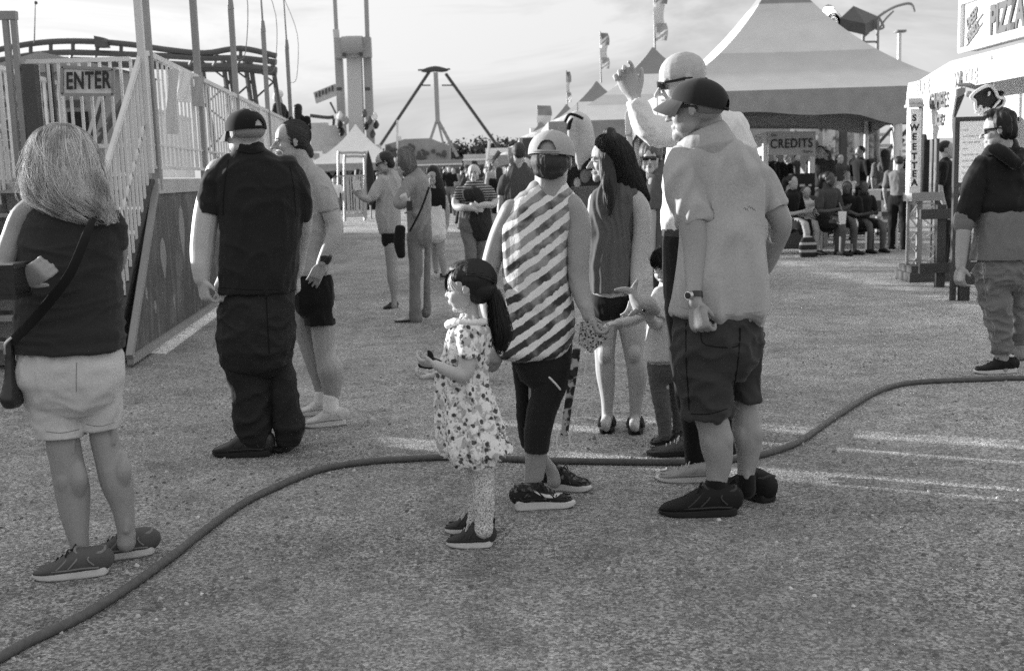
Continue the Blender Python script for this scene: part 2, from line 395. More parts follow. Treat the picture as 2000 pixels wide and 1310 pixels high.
    for a,b in seg:
        m=M();k=int((b-a)/.19)
        for i in range(k+1):
            y=lerp(a,b,i/k);m.bar((sx(y),y,D+.1),(sx(y),y,D+1.06),.018,.018,(0,1,0))
        m.bar((sx(a),a,D+1.08),(sx(b),b,D+1.08),.045,.045);m.bar((sx(a),a,D+.1),(sx(b),b,D+.1),.03,.03);m.bar((sx(a),a,D+.3),(sx(b),b,D+.3),.02,.02)
        build('fence_panel',m,PW,R0,shade=False)
    for a,b in((10.0,13.4),(13.6,20)):
        m=M();k=int((b-a)/.16)
        for i in range(k+1):
            y=lerp(a,b,i/k);m.bar((sx(y)-1.5,y,D+.05),(sx(y)-1.5,y,D+1.05),.025,.025,(0,1,0))
        m.bar((sx(a)-1.5,a,D+1.06),(sx(b)-1.5,b,D+1.06),.04,.04);build('fence_panel',m,PW,R0,shade=False)
    # front fences
    for a,b,z1 in((-3.25,-4.15,1.04),(-4.4,-5.7,1.0),(-5.8,-7.2,1.0)):
        m=M();k=int(abs(b-a)/.085)
        for i in range(k+1):
            x=lerp(a,b,i/k);m.bar((x,10.06,D+.03),(x,10.06,D+z1),.022,.022,(0,1,0))
        for z in(.05,.3,z1): m.bar((a,10.06,D+z),(b,10.06,D+z),.035,.035)
        build('fence_panel',m,PW,R0,shade=False)
    gx=P(64,190,10).x;m=M();m.box((gx,10.0,D+.50),(.11,.10,1.02));build('gate_post',m,PD,R0,shade=False)
    m=M();m.box((gx+.12,10.12,D+.52),(.05,.05,1.0));build('gate_post',m,BLKP,R0,shade=False)
    for x in(P(18,90,10).x,P(34,90,10).x):
        m=M();m.box((x,9.97,D+.70),(.045,.045,1.38));build('portal_post',m,PG,R0,shade=False)
    m=M();m.bar((P(34,90,10).x+.03,9.97,D+1.42),(-5.6,9.97,D+1.45),.06,.07);build('portal_beam',m,PG,R0,shade=False)
    # far rail mesh to the left
    m=M()
    for i in range(26):
        x=-4.6-.09*i;m.bar((x,10.9,D),(x,10.9,D+.95),.015,.015,(0,1,0))
    for i in range(9): m.bar((-4.5,10.92,D+.1*i),(-7,10.92,D+.1*i+.12),.008,.008)
    build('mesh_panel',m,PL,R0,shade=False)
    # machinery housing on deck
    m=M();m.box((-5.05,13.3,D+.6),(1.7,1.2,1.2));m.prism([(-5.95,12.6,D+1.2),(-4.15,12.6,D+1.2),(-5.05,12.6,D+1.42)],(0,1.4,0));h=build('machine_housing',m,PG,R0,shade=False)
    m=M();m.box((-4.72,12.68,D+.42),(.22,.03,.7));build('housing_door',m,BLKP,h,shade=False)
    m=M();m.box((-5.2,12.68,D+.86),(1.1,.02,.07));m.box((-5.1,12.68,D+1.05),(.9,.02,.05));m.box((-5.3,12.68,D+.55),(.5,.03,.3));build('housing_vent',m,PD,h,shade=False)
    m=M();m.bar((-4.35,11.5,D+.1),(-3.95,12.2,D+.95),.06,.06);m.bar((-4.5,12,D+.1),(-4.0,11.7,D+1.1),.05,.05);build('lean_strut',m,PD,R0,shade=False)
    # ENTER sign
    E=empty('enter_sign',(-3.77,9.98,2.2),'rectangular sign reading ENTER hung at the top of the ride\'s bar fence','sign')
    a=G(0,0) if 0 else None
    m=M();c0=P(122,131,9.96);c1=P(222,136,9.96);c2=P(222,186,9.96);c3=P(122,185,9.96);m.prism([c0,c1,c2,c3],(0,.03,0));build('sign_board',m,CREAM,E,shade=False)
    fr=M();
    for a,b in((c0,c1),(c1,c2),(c2,c3),(c3,c0)): fr.bar(a+V((0,-.012,0)),b+V((0,-.012,0)),.02,.025)
    build('sign_frame',fr,PG,E,shade=False)
    text('ENTER',.20,P(171,159,9.93),0,INK,E,ax='CENTER',sx=.60,bold=.006,shear=.12,ext=.003,space=1.1)
    # notices tied to the side fence
    for (a,b,c,d,mm,lab) in((327,346,136,262,PL,'tall pale sheet tied on the fence just right of the nearest ride post'),(350,372,140,200,PW,'short white sheet tied high on the side fence between two grey sheets'),(378,397,150,208,PG,'small grey sheet tied on the fence just left of the second ride post')):
        def sp(px,py):
            lo,hi=8.,26.
            for _ in range(40):
                mid=(lo+hi)/2
                if P(px,py,mid).x<sx(mid)+.04: hi=mid
                else: lo=mid
            return P(px,py,lo)
        rows=[[sp(lerp(a,b,i/6),lerp(c,d,j/8))+V((.012*math.sin(i*1.3+j*.8),0,0)) for i in range(7)] for j in range(9)]
        m=M();m.sheet(rows,.006);o=build('fence_notice',m,mm,None,base=sp(a,d));tag(o,lab,'notice','sheets tied to the ride fence')
    # coaster track behind
    T=empty('coaster_track',(-6,22,0),'dark curved roller coaster track on lattice supports behind the ride platform','roller coaster')
    Z=20.;up=[(-60,112),(0,97),(60,86),(120,81),(190,82),(260,88),(330,98),(400,104),(470,95),(540,110)];lo=[(-60,128),(0,118),(60,108),(120,103),(190,104),(260,107),(330,110),(400,114),(470,114),(540,122)]
    for q,dz,name in((up,0,'rail'),(lo,0,'rail'),([(x,y+18) for x,y in lo],1.2,'spine_tube')):
        m=M();m.path([P(x,y,Z+dz) for x,y in q],.05 if name=='rail' else .085,8,5);build(name,m,TRK,T)
    m=M();U=catmull([tuple(map(float,p)) for p in up],3);Lw=catmull([tuple(map(float,p)) for p in lo],3)
    for i,(u,l) in enumerate(zip(U,Lw)):
        if i%2: continue
        a=P(u[0],u[1],Z);b=P(l[0],l[1],Z);c=P(l[0]+(9 if i%2 else -9),l[1]+18,Z+1.2);m.bar(a,b,.05,.05);m.bar(b,c,.04,.04)
    build('cross_ties',m,TRK,T,shade=False)
    for x0 in(-20,104,140,420,462,505):
        a=P(x0,118,Z+1.2);b=V((a.x+.3,a.y,0));w=.5;m=M()
        for s in(-1,1): m.cyl((b.x+s*w/2,b.y,0),(a.x+s*w/2,a.y,a.z),.045,.045,6)
        n_=9
        for i in range(n_):
            s=-1 if i%2 else 1;z0=a.z*i/n_;z1=a.z*(i+1)/n_;m.bar((a.x+s*w/2,a.y,z0),(a.x-s*w/2,a.y,z1),.03,.03)
        build('lattice_column',m,TRK,T,shade=False)
    m=M();m.prism([P(183,70,19.8),P(203,74,19.8),P(208,92,19.8),P(185,92,19.8)],(0,.2,0));build('signal_box',m,TRK,T,shade=False)
    m=M();m.cyl(P(67,85,19.9),P(69,6,19.9),.012,.006,6);m.ell(lambda a,b,c:P(70,6,19.9)+V((a,b,c)),(0,0,0),(.03,.03,.03));build('antenna',m,TRK,T)
    # added sun blocker left of frame: slat tops shaped to shade and streak the gravel
    K=empty('added_shade_fence',(-4.3,5,0),'added out-of-view slatted fence left of the queue, uneven top shaped to block sun','fence')
    rnd=random.Random(11);y=-1.5;q=M()
    while y<9.7:
        if y<6.7: w=rnd.uniform(.25,.6);h=FH*rnd.uniform(.99,1.02)
        else:
            w=rnd.uniform(.08,.30);h=FH*rnd.choice((1,.5,.95,.45,.6,.5,.9))
        q.box((-4.3-max(0,y-7)*.14,y+w/2,h/2),(.04,w-.004,h));y+=w
    build('slats',q,PG,K,shade=False);m=M();m.bar((-4.36,-1.5,.3),(-4.36,8.2,.3),.05,.08);m.bar((-4.36,-1.5,.8),(-4.36,8.2,.8),.05,.08);build('rail',m,WOOD,K,shade=False)
FH=1.5
def awning_tent(name,cx,cy,half,eave,peak,label,yaw=0,val=.35,dip=.28,capz=.62,group='striped peaked tents in the row',pole=True,mats=None,poles=None,cap2=True,detail=26,valprof=None,soft=0):
    E=empty(name,(cx,cy,0),label,'tent',group)
    n=N('tent_canvas');s=n.n('SeparateXYZ');n.l(n.co(),s.inputs[0]);t=n.math('DIVIDE',n.math('SUBTRACT',s.outputs[2],eave),peak-eave)
    c=n.ramp(t,[(0,.72),(.20,.72),(.205,.58),(.34,.58),(.345,.74),(capz,.72),(capz+.005,.24)],'CONSTANT') if mats is None else n.ramp(t,mats,'LINEAR' if soft else 'CONSTANT')
    c=n.mix(1.,c,n.math('MULTIPLY_ADD',n.noise(3,4),.25,.87),'MULTIPLY')
    cm=n.out(c,.75,n.noise(2.2,4,.6,n.co((1,1,.5)),.5),.35,.12)
    m=M();rs=[];q=detail;cr,sr=math.cos(yaw),math.sin(yaw)
    def sq(u,rr):
        # point on rounded square perimeter
        a=2*math.pi*u;x,y=math.cos(a),math.sin(a);k=max(abs(x),abs(y));e=.0;r=1/k;x,y=x*r*rr,y*r*rr
        return x*cr-y*sr,x*sr+y*cr,abs(abs(math.cos(a))-abs(math.sin(a)))
    for i in range(q+1):
        t=i/q;r=half*(1-t)**1.0;z=eave+(peak-eave)*(t**1.0*.55+t**2.6*.45);ring=[]
        for j in range(64):
            x,y,e=sq(j/64,max(r,.02));sag=-.10*math.sin(math.pi*min(t*1.3,1))*(e**.5)*half/2.5
            ring.append((cx+x,cy+y,z+sag))
        rs.append([V(p) for p in ring])
    inner=[[p-V((0,0,.03)) for p in r] for r in rs]
    m.rings(inner[::-1]+rs,cap=True);build('canopy',m,cm,E)
    rows=[];
    for i in range(4):
        row=[]
        for j in range(65):
            x,y,e=sq(j/64,half+.01);d=val+dip*(1-min(1,e*1.6))**1.5
            if valprof: d=valprof(x,y,e)
            row.append(V((cx+x,cy+y,eave-.0-d*i/3)))
        rows.append(row)
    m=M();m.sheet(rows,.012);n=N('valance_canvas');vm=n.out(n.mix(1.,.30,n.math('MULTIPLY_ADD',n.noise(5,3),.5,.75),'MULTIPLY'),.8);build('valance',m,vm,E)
    if pole:
        for px_,py_ in(poles or((-.97,-.97),(.97,-.97),(-.97,.97),(.97,.97))):
            x,y=px_*half,py_*half;m=M();m.cyl((cx+x*cr-y*sr,cy+x*sr+y*cr,0),(cx+x*cr-y*sr,cy+x*sr+y*cr,eave-.02),.05,.05,10);build('pole',m,PW,E)
    return E
def flag(px,y0,y1,w,Z,label,zbase):
    E=empty('pennant_flag',P(px,y1,Z),label,'flag',None)
    a=P(px-w/2,y0,Z);b=P(px-w/2,y1,Z);W_=w*mpp(a);m=M()
    for i,(t0,t1,mm) in enumerate(((0,.35,PG),(.35,.68,CANW),(.68,1.,PL))):
        rows=[];K=5
        for r in range(K):
            t=lerp(t0,t1,r/(K-1));z=lerp(a.z,b.z,t);rows.append([V((a.x+W_*s*(1-.12*abs(t-.5))+.05*math.sin(t*7+i),a.y+.12*math.sin(s*3+t*9),z-.05*s*W_)) for s in(0,.25,.5,.75,1)])
        m=M();m.sheet(rows,.01);build('flag_band',m,mm,E)
    m=M();m.cyl((a.x,a.y+.05,zbase),(a.x,a.y+.05,a.z+.05),.03,.02,6);build('flag_pole',m,PG,E)
def tents():
    def vp(x,y,e):
        # near face hangs lowest at the pole, sweeping up to the right corner
        if y<-2.2: 
            d=.38+.26*math.exp(-((x-1.32)/.55)**2)-.22*max(0,(x-1.7)/.6)+.04*math.cos(x*3);return max(.15,d)
        return .4+.25*(1-min(1,e*1.6))**1.5
    c=P(1522,100,21.);cx=c.x
    awning_tent('peaked_tent',cx,21.,2.42,2.62,4.95,'largest striped peaked tent with a dark tip, nearest the camera above the seated people',capz=.70,val=.4,valprof=vp,poles=((.56,-.985),(-.97,-.97),(-.97,.97),(.97,.97)),
      mats=[(0,.62),(.10,.60),(.15,.50),(.30,.46),(.305,.60),(.5,.60),(.69,.56),(.70,.24)],soft=1)
    for px,pyk,Z,lab in((1275,93,30.5,'second striped peaked tent, its dark tip left of the bald man\'s head'),(1165,159,42,'third striped peaked tent, left of the raised hand'),(1106,204,56,'small striped peaked tent, fourth in the row, above the pale cap'),(1056,238,76,'farthest and smallest striped peaked tent at the left end of the row')):
        k=P(px,pyk,Z);awning_tent('peaked_tent',k.x,Z,2.9,2.62,k.z,lab,val=.42,dip=.3,detail=14)
    flag(1289,-30,80,22,31,'tall pennant flag of three bands, highest, over the second tent',4.6)
    flag(1180,64,135,15,42,'pennant flag with a dark top band over the third tent',4.6)
    flag(1110,140,200,7,56,'narrow pennant flag over the fourth tent',4.6)
    flag(1063,206,262,28,76,'small dark pennant flag at the far left of the tent row',2.6)
    awning_tent('canopy_tent',P(697,300,50).x,50,1.95,2.05,3.75,'plain white pop-up canopy tent behind the metal gates',val=.3,dip=.05,group=None,capz=.9,mats=[(0,.74),(.9,.74)],detail=14)
    E=empty('dark_stall',P(672,400,50.5).x and (P(672,400,50.5).x,51,0),'dark stall back wall with hanging goods beneath the white canopy tent','stall')
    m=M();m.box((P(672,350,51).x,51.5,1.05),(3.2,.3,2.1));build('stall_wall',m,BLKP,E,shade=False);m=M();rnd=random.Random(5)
    for i in range(16):
        p=P(rnd.uniform(632,715),rnd.uniform(333,350),51);m.ell(lambda a,b,c:p+V((a,b,c)),(0,0,0),(.1,.05,.14),8,6)
    build('hanging_goods',m,PG,E)
def props_mid():
    # tubular gates
    for i,(a,b,top,Z,lab) in enumerate(((661,714,299,40,'taller arched tubular gate before the white canopy tent'),(673,712,306,38,'shorter arched tubular gate inside the taller one'))):
        E=empty('metal_gate',(P(a,400,Z).x,Z,0),lab,'gate','arched tubular gates');m=M()
        p0=P(a,420,Z);p1=P(a,top+8,Z);p2=P(a+6,top,Z);p3=P(b-6,top,Z);p4=P(b,top+8,Z);p5=P(b,420,Z);p0.z=0;p5.z=0
        m.path([p0,p1,p2,p3,p4,p5],.045,6,3);build('tube_frame',m,GALV,E);m=M()
        z=1.5
        for k in range(9):
            x=lerp(p0.x,p5.x,(k+.5)/9);m.cyl((x,Z,.15),(x,Z,z),.018,.018,5)
        m.bar((p0.x,Z,z),(p5.x,Z,z),.05,.05);m.bar((p0.x,Z,.15),(p5.x,Z,.15),.05,.05);build('bars',m,GALV,E)
    E=empty('folded_parasol',P(722,380,39),'folded dark parasol standing right of the tubular gates','parasol');m=M();p=P(722,362,39);k=mpp(p);m.tube([(p.x,39,p.z-.6),(p.x,39,p.z+5*k),(p.x,39,p.z+40*k),(p.x,39,p.z+66*k)],[.09,.17,.13,.02],n=10,k=3);build('parasol_cover',m,CHAR,E);m=M();m.cyl((p.x,39,0),(p.x,39,p.z-.5),.03,.03,6);build('pole',m,PG,E)
    # tall white tower ride
    Z=62.;T=empty('tower_ride',(P(690,300,Z).x,Z,0),'tall pale tower ride with three masts and a seat cluster at the bottom','ride')
    def mast(name,x0,y0,x1,y1,w,mt,d=0):
        a=P(x0,y0,Z+d);b=P(x1,y1,Z+d)
        if y1>=300: b.z=0
        m=M();m.bar(a,b,w*mpp(a),w*mpp(a)*.9,(0,1,0));build(name,m,mt,T,shade=False)
    TW=mat('tower_paint',.5,.5,.15,1);TG=mat('tower_grey',.32,.5,.15,1)
    mast('center_mast',691,72,698,330,28,TW);mast('side_mast',660,75,672,330,15,TG);mast('side_mast',716,75,726,330,15,TG)
    mast('upper_arm',652,-40,657,60,7,TG);mast('upper_arm',714,-40,719,118,8,TG);mast('upper_arm',656,58,662,120,11,TW)
    m=M();c=P(690,94,Z-.5);k=mpp(c);m.box(c,(70*k,22*k,38*k));m.cyl(c+V((-20*k,-12*k,4*k)),c+V((20*k,-12*k,4*k)),17*k,17*k,16);build('drive_head',m,TG,T,shade=False)
    for x in(672,705):
        m=M();m.box(P(x,105,Z-1),(7*k,3*k,11*k));build('pulley_block',m,PD,T,shade=False)
    for x,y in((663,174),(718,174)):
        m=M();m.box(P(x,y,Z-1),(10*k,8*k,6*k));build('clamp',m,PD,T,shade=False)
    rnd=random.Random(4)
    for x,y in((664,226),(676,236),(664,244),(712,222),(722,236),(732,228),(716,246),(735,244),(668,258),(728,262)):
        m=M();p=P(x,y,Z-1.6);m.tube([p+V((0,.1,6*k)),p,p+V((0,-.3,-5*k))],[3*k,6*k,4*k],n=8,k=2);build('seat',m,rnd.choice((BLKP,PW,PG,PD)),T)
    m=M();m.box(P(652,270,Z-1),(36*k,30*k,48*k));m.box(P(625,268,Z+1),(34*k,24*k,56*k));m.box(P(688,292,Z-1),(110*k,50*k,14*k));build('base_platform',m,PL,T,shade=False)
    m=M();m.path([P(606,226,Z-1),P(640,230,Z-1),P(652,228,Z-1)],3.4*k,8,3);m.path([P(652,232,Z-1),P(650,250,Z-1),P(643,262,Z-1)],3*k,8,3);m.path([P(645,200,Z-1),P(656,222,Z-1)],2*k,6,2);build('pipe_arm',m,PD,T)
    B=empty('ride_sign_board',P(634,185,Z-1),'small tilted sign board on the left of the pale tower ride','sign');m=M();m.prism([P(612,181,Z-1),P(654,164,Z-1),P(657,186,Z-1),P(617,202,Z-1)],(0,.3,0));build('board',m,PL,B,shade=False)
    m=M()
    for i in range(6):
        a=P(618+6.3*i,186-2.6*i,Z-1.05);m.box(a,(3*k,.05,(8+3*(i%2))*k))
    build('board_markings',m,PD,B,shade=False)
    # pendulum ride
    Z=125.;T=empty('pendulum_ride',(P(853,300,Z).x,Z,0),'pendulum ride with two dark slanted legs meeting at a hub far away','ride');k=mpp(P(850,200,Z))
    for a,b in(((838,141),(744,282)),((871,145),(972,286))):
        for d in(0,9):
            p=P(*a,Z+d*.2);q=P(*b,Z+d);q2=p+(q-p)*1.25;m=M();m.cyl(p,q2,3.2*k,3.2*k,8);build('leg',m,PD,T)
    m=M();p=P(849,138,Z);m.tube([p+V((-24*k,0,0)),p+V((-14*k,0,1*k)),p+V((0,0,3*k)),p+V((14*k,0,1*k)),p+V((24*k,0,0))],[2.5*k,5*k,5.5*k,5*k,2.5*k],n=12,k=2);m.bar(p+V((-31*k,-1,0)),p+V((31*k,-1,0)),3*k,3*k);build('hub',m,PD,T)
    m=M();m.bar(P(821,167,Z),P(841,167,Z),2.5*k,2.5*k);m.bar(P(863,167,Z),P(884,167,Z),2.5*k,2.5*k);build('catwalk',m,PD,T,shade=False)
    m=M();m.bar(P(851,142,Z-1),P(855,240,Z-1),12*k,8*k);build('pendulum_arm',m,TG,T,shade=False)
    m=M();m.bar(P(853,236,Z-1),P(840,275,Z-1),5*k,5*k);m.bar(P(856,236,Z-1),P(894,306,Z-1),6*k,6*k);m.bar(P(856,240,Z-1),P(872,306,Z-1),4*k,4*k)
    for i in range(6): m.bar(P(862+4*i,250+9*i,Z-1.2),P(868+4.5*i,250+9*i,Z-1.2),1.5*k,1.5*k)
    build('gondola_frame',m,TG,T,shade=False)
    # funhouse boards under the pendulum
    fx=empty('funhouse_front',(P(810,320,118).x,118,0),'low wide grey fun house front under the pendulum ride','ride building');m=M();c=P(815,300,118);kk=mpp(c)
    m.prism([P(752,283,118),P(790,272,118),P(840,270,118),P(878,285,118),P(878,335,118),P(752,335,118)],(0,3,0));build('front_wall',m,mat('funhouse_grey',.26,.7,.5,.5),fx,shade=False)
    m=M();rnd=random.Random(8)
    for i in range(26):
        p=P(rnd.uniform(756,874),rnd.uniform(284,318),117.8);m.ell(lambda a,b,c:p+V((a,b,c)),(0,0,0),(rnd.uniform(.15,.6),.1,rnd.uniform(.1,.4)),8,5)
    build('front_ornaments',m,PD,fx);m=M();m.bar(P(776,235,118),P(776,300,118),4*kk,4*kk);m.box(P(779,271,117),(9*kk,.5,8*kk));build('white_mast',m,PW,fx,shade=False)
    # far trailers and booths
    tr=[(905,990,302,330,90,'long pale trailer in front of the far trees',PL),(740,900,316,330,95,'low grey booth row beyond the crowd',PG),(948,1000,290,325,84,'pale striped awning stall behind the crowd',PW),(1036,1072,250,330,80,'white stacked ride tower left of the tent row',PW),(560,612,300,340,75,'grey booth beside the ponytail woman\'s head',PG)]
    for a,b,y0,y1,Z,lab,mt in tr:
        E=empty('booth',(P((a+b)/2,y1,Z).x,Z,0),lab,'booth');p=P(a,y0,Z);q=P(b,y0,Z);m=M();m.box(((p.x+q.x)/2,Z+1.2,p.z/2),(q.x-p.x,2.4,p.z));build('booth_body',m,mt,E,shade=False)
        m=M();kx=max(2,int((b-a)/14))
        for i in range(kx):
            m.box((lerp(p.x,q.x,(i+.5)/kx),Z-.01,p.z*.62),((q.x-p.x)/kx*.6,.05,p.z*.22))
        build('booth_window',m,PD,E,shade=False);m=M();m.box(((p.x+q.x)/2,Z-.3,p.z*.86),((q.x-p.x)*1.04,.7,.12));build('awning',m,PW,E,shade=False)
    # mast between the booths, string lights pole
    E=empty('leaning_pole',P(975,300,70),'slender pale pole beside the pendulum ride\'s right leg','pole');m=M();m.cyl(P(950,332,70),P(956,275,70),.13,.1,6);build('pole_tube',m,PW,E)
    E=empty('dark_boom',P(975,320,60),'thin dark slanted boom rising above the crowd','boom');m=M();m.cyl(P(940,345,60),P(976,296,60),.09,.14,6);build('boom_tube',m,PD,E)
def tree(px,top,Z,w,label,seed):
    rnd=random.Random(seed);b=P(px,340,Z);b.z=0;h=P(px,top,Z).z;E=empty('tree',b,label,'tree','trees on the horizon')
    m=M();m.tube([b,b+V((.1,0,h*.3)),b+V((-.1,0,h*.7))],[.28,.2,.06],n=7,k=3)
    for i in range(5): a=rnd.uniform(0,6.28);m.tube([b+V((0,0,h*.3)),b+V((math.cos(a)*w*.3,math.sin(a)*w*.3,h*.6))],[.1,.03],n=5,k=2)
    build('trunk',m,PD,E);m=M()
    cl=[(rnd.gauss(0,.33)*w,rnd.gauss(0,.3)*w,h*rnd.uniform(.3,.86),rnd.uniform(.16,.3)*w) for _ in range(16)]
    for i in range(1500):
        x,y,z,r=rnd.choice(cl);d=V((rnd.gauss(0,1),rnd.gauss(0,1),rnd.gauss(0,.8))).normalized();p=b+V((x,y,z))+d*r*rnd.uniform(.6,1.1);s=rnd.uniform(.12,.3)*(w/5)
        u=V((rnd.gauss(0,1),rnd.gauss(0,1),rnd.gauss(0,1))).normalized();v_=u.cross(d)
        if v_.length<.1: continue
        v_.normalize();m.add([p-u*s,p+v_*s*.7,p+u*s,p-v_*s*.7],[(0,1,2,3)])
    build('crown',m,LEAF,E,shade=False)
n_=N('leaves');g_=n_.n('NewGeometry');LEAF=n_.out(n_.ramp(g_.outputs['Random Per Island'],[(0,.03),(1,.085)]),.8)
tents();ride();props_mid()
for i,(px,top,w,lab) in enumerate(((885,284,7,'leftmost horizon tree, thin crown beside the pendulum ride'),(905,277,8,'low bushy horizon tree right of the gondola frame'),(928,279,9,'broad horizon tree behind the crowd'),(952,276,9,'horizon tree between the boom and the ride\'s right leg'),(985,282,8,'horizon tree right of the pendulum ride\'s foot'),(1010,283,9,'horizon tree behind the short haired man'),(1040,280,8,'horizon tree beside the white stacked tower'),(742,285,8,'horizon tree left of the fun house front'))): tree(px,top+2,190,w*.9,lab,i)
def right_side():
    # CREDITS booth
    Z=19.5;q=lambda x,y,o=0:P(x,y,Z+o);E=empty('credits_booth',(q(1545,400).x,Z,0),'ticket booth with a board reading CREDITS under the large tent','booth')
    m=M();m.prism([q(1500,257),q(1593,257),q(1593,303),q(1500,303)],(0,.05,0));sgn=build('front_board',m,PL,E,shade=False)
    m=M();m.prism([q(1474,264,1.2),q(1500,257,.06),q(1500,303,.06),q(1474,305,1.2)],(.03,0,0));build('side_board',m,PW,E,shade=False)
    text('CREDITS',.215,q(1546,281,-.02),0,INK,sgn,ax='CENTER',sx=.80,bold=.003,ext=.003,space=1.12);text('the',.07,q(1512,264,-.02),0,INKG,sgn,ax='CENTER');text('Store',.07,q(1578,296,-.02),0,INKG,sgn,ax='CENTER')
    for x,o in((1497,0),(1588,0),(1476,1.2)):
        a=q(x,300,o);m=M();m.bar((a.x,a.y+.09,0),(a.x,a.y+.09,a.z+.3),.09,.09,(0,1,0));build('post',m,PW,E,shade=False)
    m=M();a=q(1560,412);m.box((a.x,Z+.5,.5),(1.1,.7,1.0));build('counter',m,PL,E,shade=False)
    E=empty('screen_case',(q(1565,380).x,Z-.1,0),'black flight case screen standing in the ticket booth','case');m=M();a=q(1565,360,-.2);k=mpp(a);m.box(a,(44*k,.3,42*k));build('case_body',m,BLKP,E,shade=False);m=M();m.box(a+V((-3*k,-.16,-2*k)),(10*k,.02,5*k));m.box(a+V((12*k,-.16,-2*k)),(6*k,.02,4*k));build('case_label',m,PL,E,shade=False);m=M();m.box((a.x,a.y,(a.z-21*k)/2),(.7,.28,a.z-21*k-.01));build('case_stand',m,PD,E,shade=False)
    # banner wall & steel ride behind the tent
    Z=30;bw=[(1608,1642,240,330,.72),(1650,1690,245,335,.6),(1695,1715,250,335,.45)]
    E=empty('banner_stall',(P(1650,330,31).x,31,0),'pale banner panels of a stall behind the tent pole','stall')
    for i,(a,b,c,d,v) in enumerate(bw):
        rows=[[P(lerp(a,b,s/5),lerp(c,d,t/5),31)+V((0,.12*math.sin(s*1.7+i),0)) for s in range(6)] for t in range(6)];m=M();m.sheet(rows,.03);n=N('printed_banner');build('banner',m,n.out(n.ramp(n.noise(1.8,5,.7),[(.4,v),(.5,v*.9),(.58,.15)]),.7),E)
    m=M();a=P(1646,330,30.8);m.bar((a.x,30.8,0),(a.x,30.8,P(1646,238,30.8).z),.17,.17,(0,1,0));build('checked_post',m,PD,E,shade=False)
    m=M();a=P(1660,330,31.4);m.box((a.x,31.8,.9),(2.4,.5,1.8));build('stall_counter',m,PG,E,shade=False)
    E=empty('steel_ride_frame',(P(1740,330,34).x,34,0),'dark steel ride frame with diagonal braces right of the tent pole','ride')
    m=M();q=lambda x,y:P(x,y,34);m.bar(q(1708,225),q(1712,345),.16,.16,(0,1,0));m.bar(q(1695,242),q(1778,238),.14,.14);m.bar(q(1712,315),q(1776,250),.09,.09);m.bar(q(1712,342),q(1765,272),.09,.09);m.bar(q(1712,285),q(1742,250),.08,.08);build('brace_frame',m,PD,E,shade=False)
    m=M();m.bar(q(1751,180),q(1751,400),.26,.26,(0,1,0));build('white_column',m,PW,E,shade=False)
    m=M();rnd=random.Random(3)
    for y in(262,284,296,308,320):
        p=q(rnd.uniform(1725,1740),y);m.box((p.x+.5,34.6,p.z),(rnd.uniform(.8,1.6),.3,.09))
    p=q(1750,352);m.box((p.x,35.5,.8),(2.4,.4,1.5));build('ride_panel',m,PL,E,shade=False)
    # lattice tower: drop tower with hipped cap and curved lamp
    Z=60;E=empty('drop_tower',(P(1690,330,Z).x,Z,0),'tower frame with a dark pointed cap roof above the large tent','ride');k=mpp(P(1690,100,Z))
    apex=P(1667,12,Z);m=M();b=[P(1641,36,Z-1.5),P(1690,47,Z-2),P(1716,33,Z+1),P(1668,28,Z+2)];c=[p+V((0,0,-.55)) for p in b]
    m.add([apex]+b+c,[(0,1,2),(0,2,3),(0,3,4),(0,4,1),(1,5,6,2),(2,6,7,3),(3,7,8,4),(4,8,5,1),(5,8,7,6)]);build('cap_roof',m,PD,E,shade=False)
    for x,y in((1652,46),(1686,52),(1714,40)):
        a=P(x,y,Z);m=M();m.cyl(a,(a.x,a.y,0),.10,.10,6);build('column',m,PG,E)
    m=M();m.bar(P(1650,83,Z),P(1714,82,Z),.1,.1);m.bar(P(1684,60,Z),P(1692,70,Z),.3,.3);build('cross_beam',m,PG,E,shade=False)
    m=M();m.path([P(1716,33,Z),P(1735,20,Z),P(1756,11,Z),P(1779,8,Z),P(1786,24,Z)],.07,6,4);m.path([P(1718,56,Z),P(1728,40,Z),P(1745,22,Z)],.05,6,4);m.path([P(1716,33,Z),P(1722,44,Z),P(1726,54,Z),P(1716,58,Z)],.06,5,3);build('curved_arm',m,PG,E)
    E=empty('arched_slide',(P(1628,330,Z).x,Z+2,0),'white arched slide hood with a lit lamp left of the drop tower','ride');m=M()
    for d in(0,4,8):
        m.path([P(1612+d*.3,60,Z),P(1613+d*.4,38+d*.5,Z),P(1625,25+d,Z),P(1637-d*.3,34+d*.6,Z),P(1642-d*.4,60,Z),P(1646-d*.4,90,Z)],.16,6,4)
    build('arch_hood',m,CANW,E);m=M();m.bar((P(1621,60,Z).x,Z,0),P(1621,52,Z),.14,.14,(0,1,0));m.bar(P(1621,52,Z),P(1632,47,Z),.12,.12);build('support',m,PD,E,shade=False)
    m=M();m.box(P(1618,20,Z-.3),(16*k,.3,8*k));build('lamp',m,emit('lit_lamp',6),E,shade=False);m=M();m.path([P(1609,18,Z-.2),P(1618,11,Z-.2),P(1630,18,Z-.2)],.05,5,3);build('lamp_hood',m,PD,E)
    E=empty('floodlight_mast',(P(1757,330,70).x,70,0),'slender floodlight mast between the tent and the food stand','light mast');p=P(1757,66,70);kk=mpp(p)
    m=M();m.cyl((p.x,70,0),p,.16,.12,8);build('mast',m,PW,E);m=M();m.box(p+V((0,0,.1)),(20*kk,.4,3*kk))
    for i in range(4): m.box(p+V(((-7+5*i)*kk,-.2,4*kk)),(3.5*kk,.3,4*kk))
    build('lamp_rack',m,PG,E,shade=False);m=M();m.box(P(1762,128,69.8),(9*kk,.3,6*kk));m.box(P(1752,130,69.8),(5*kk,.3,4*kk));build('speaker_box',m,PG,E,shade=False)
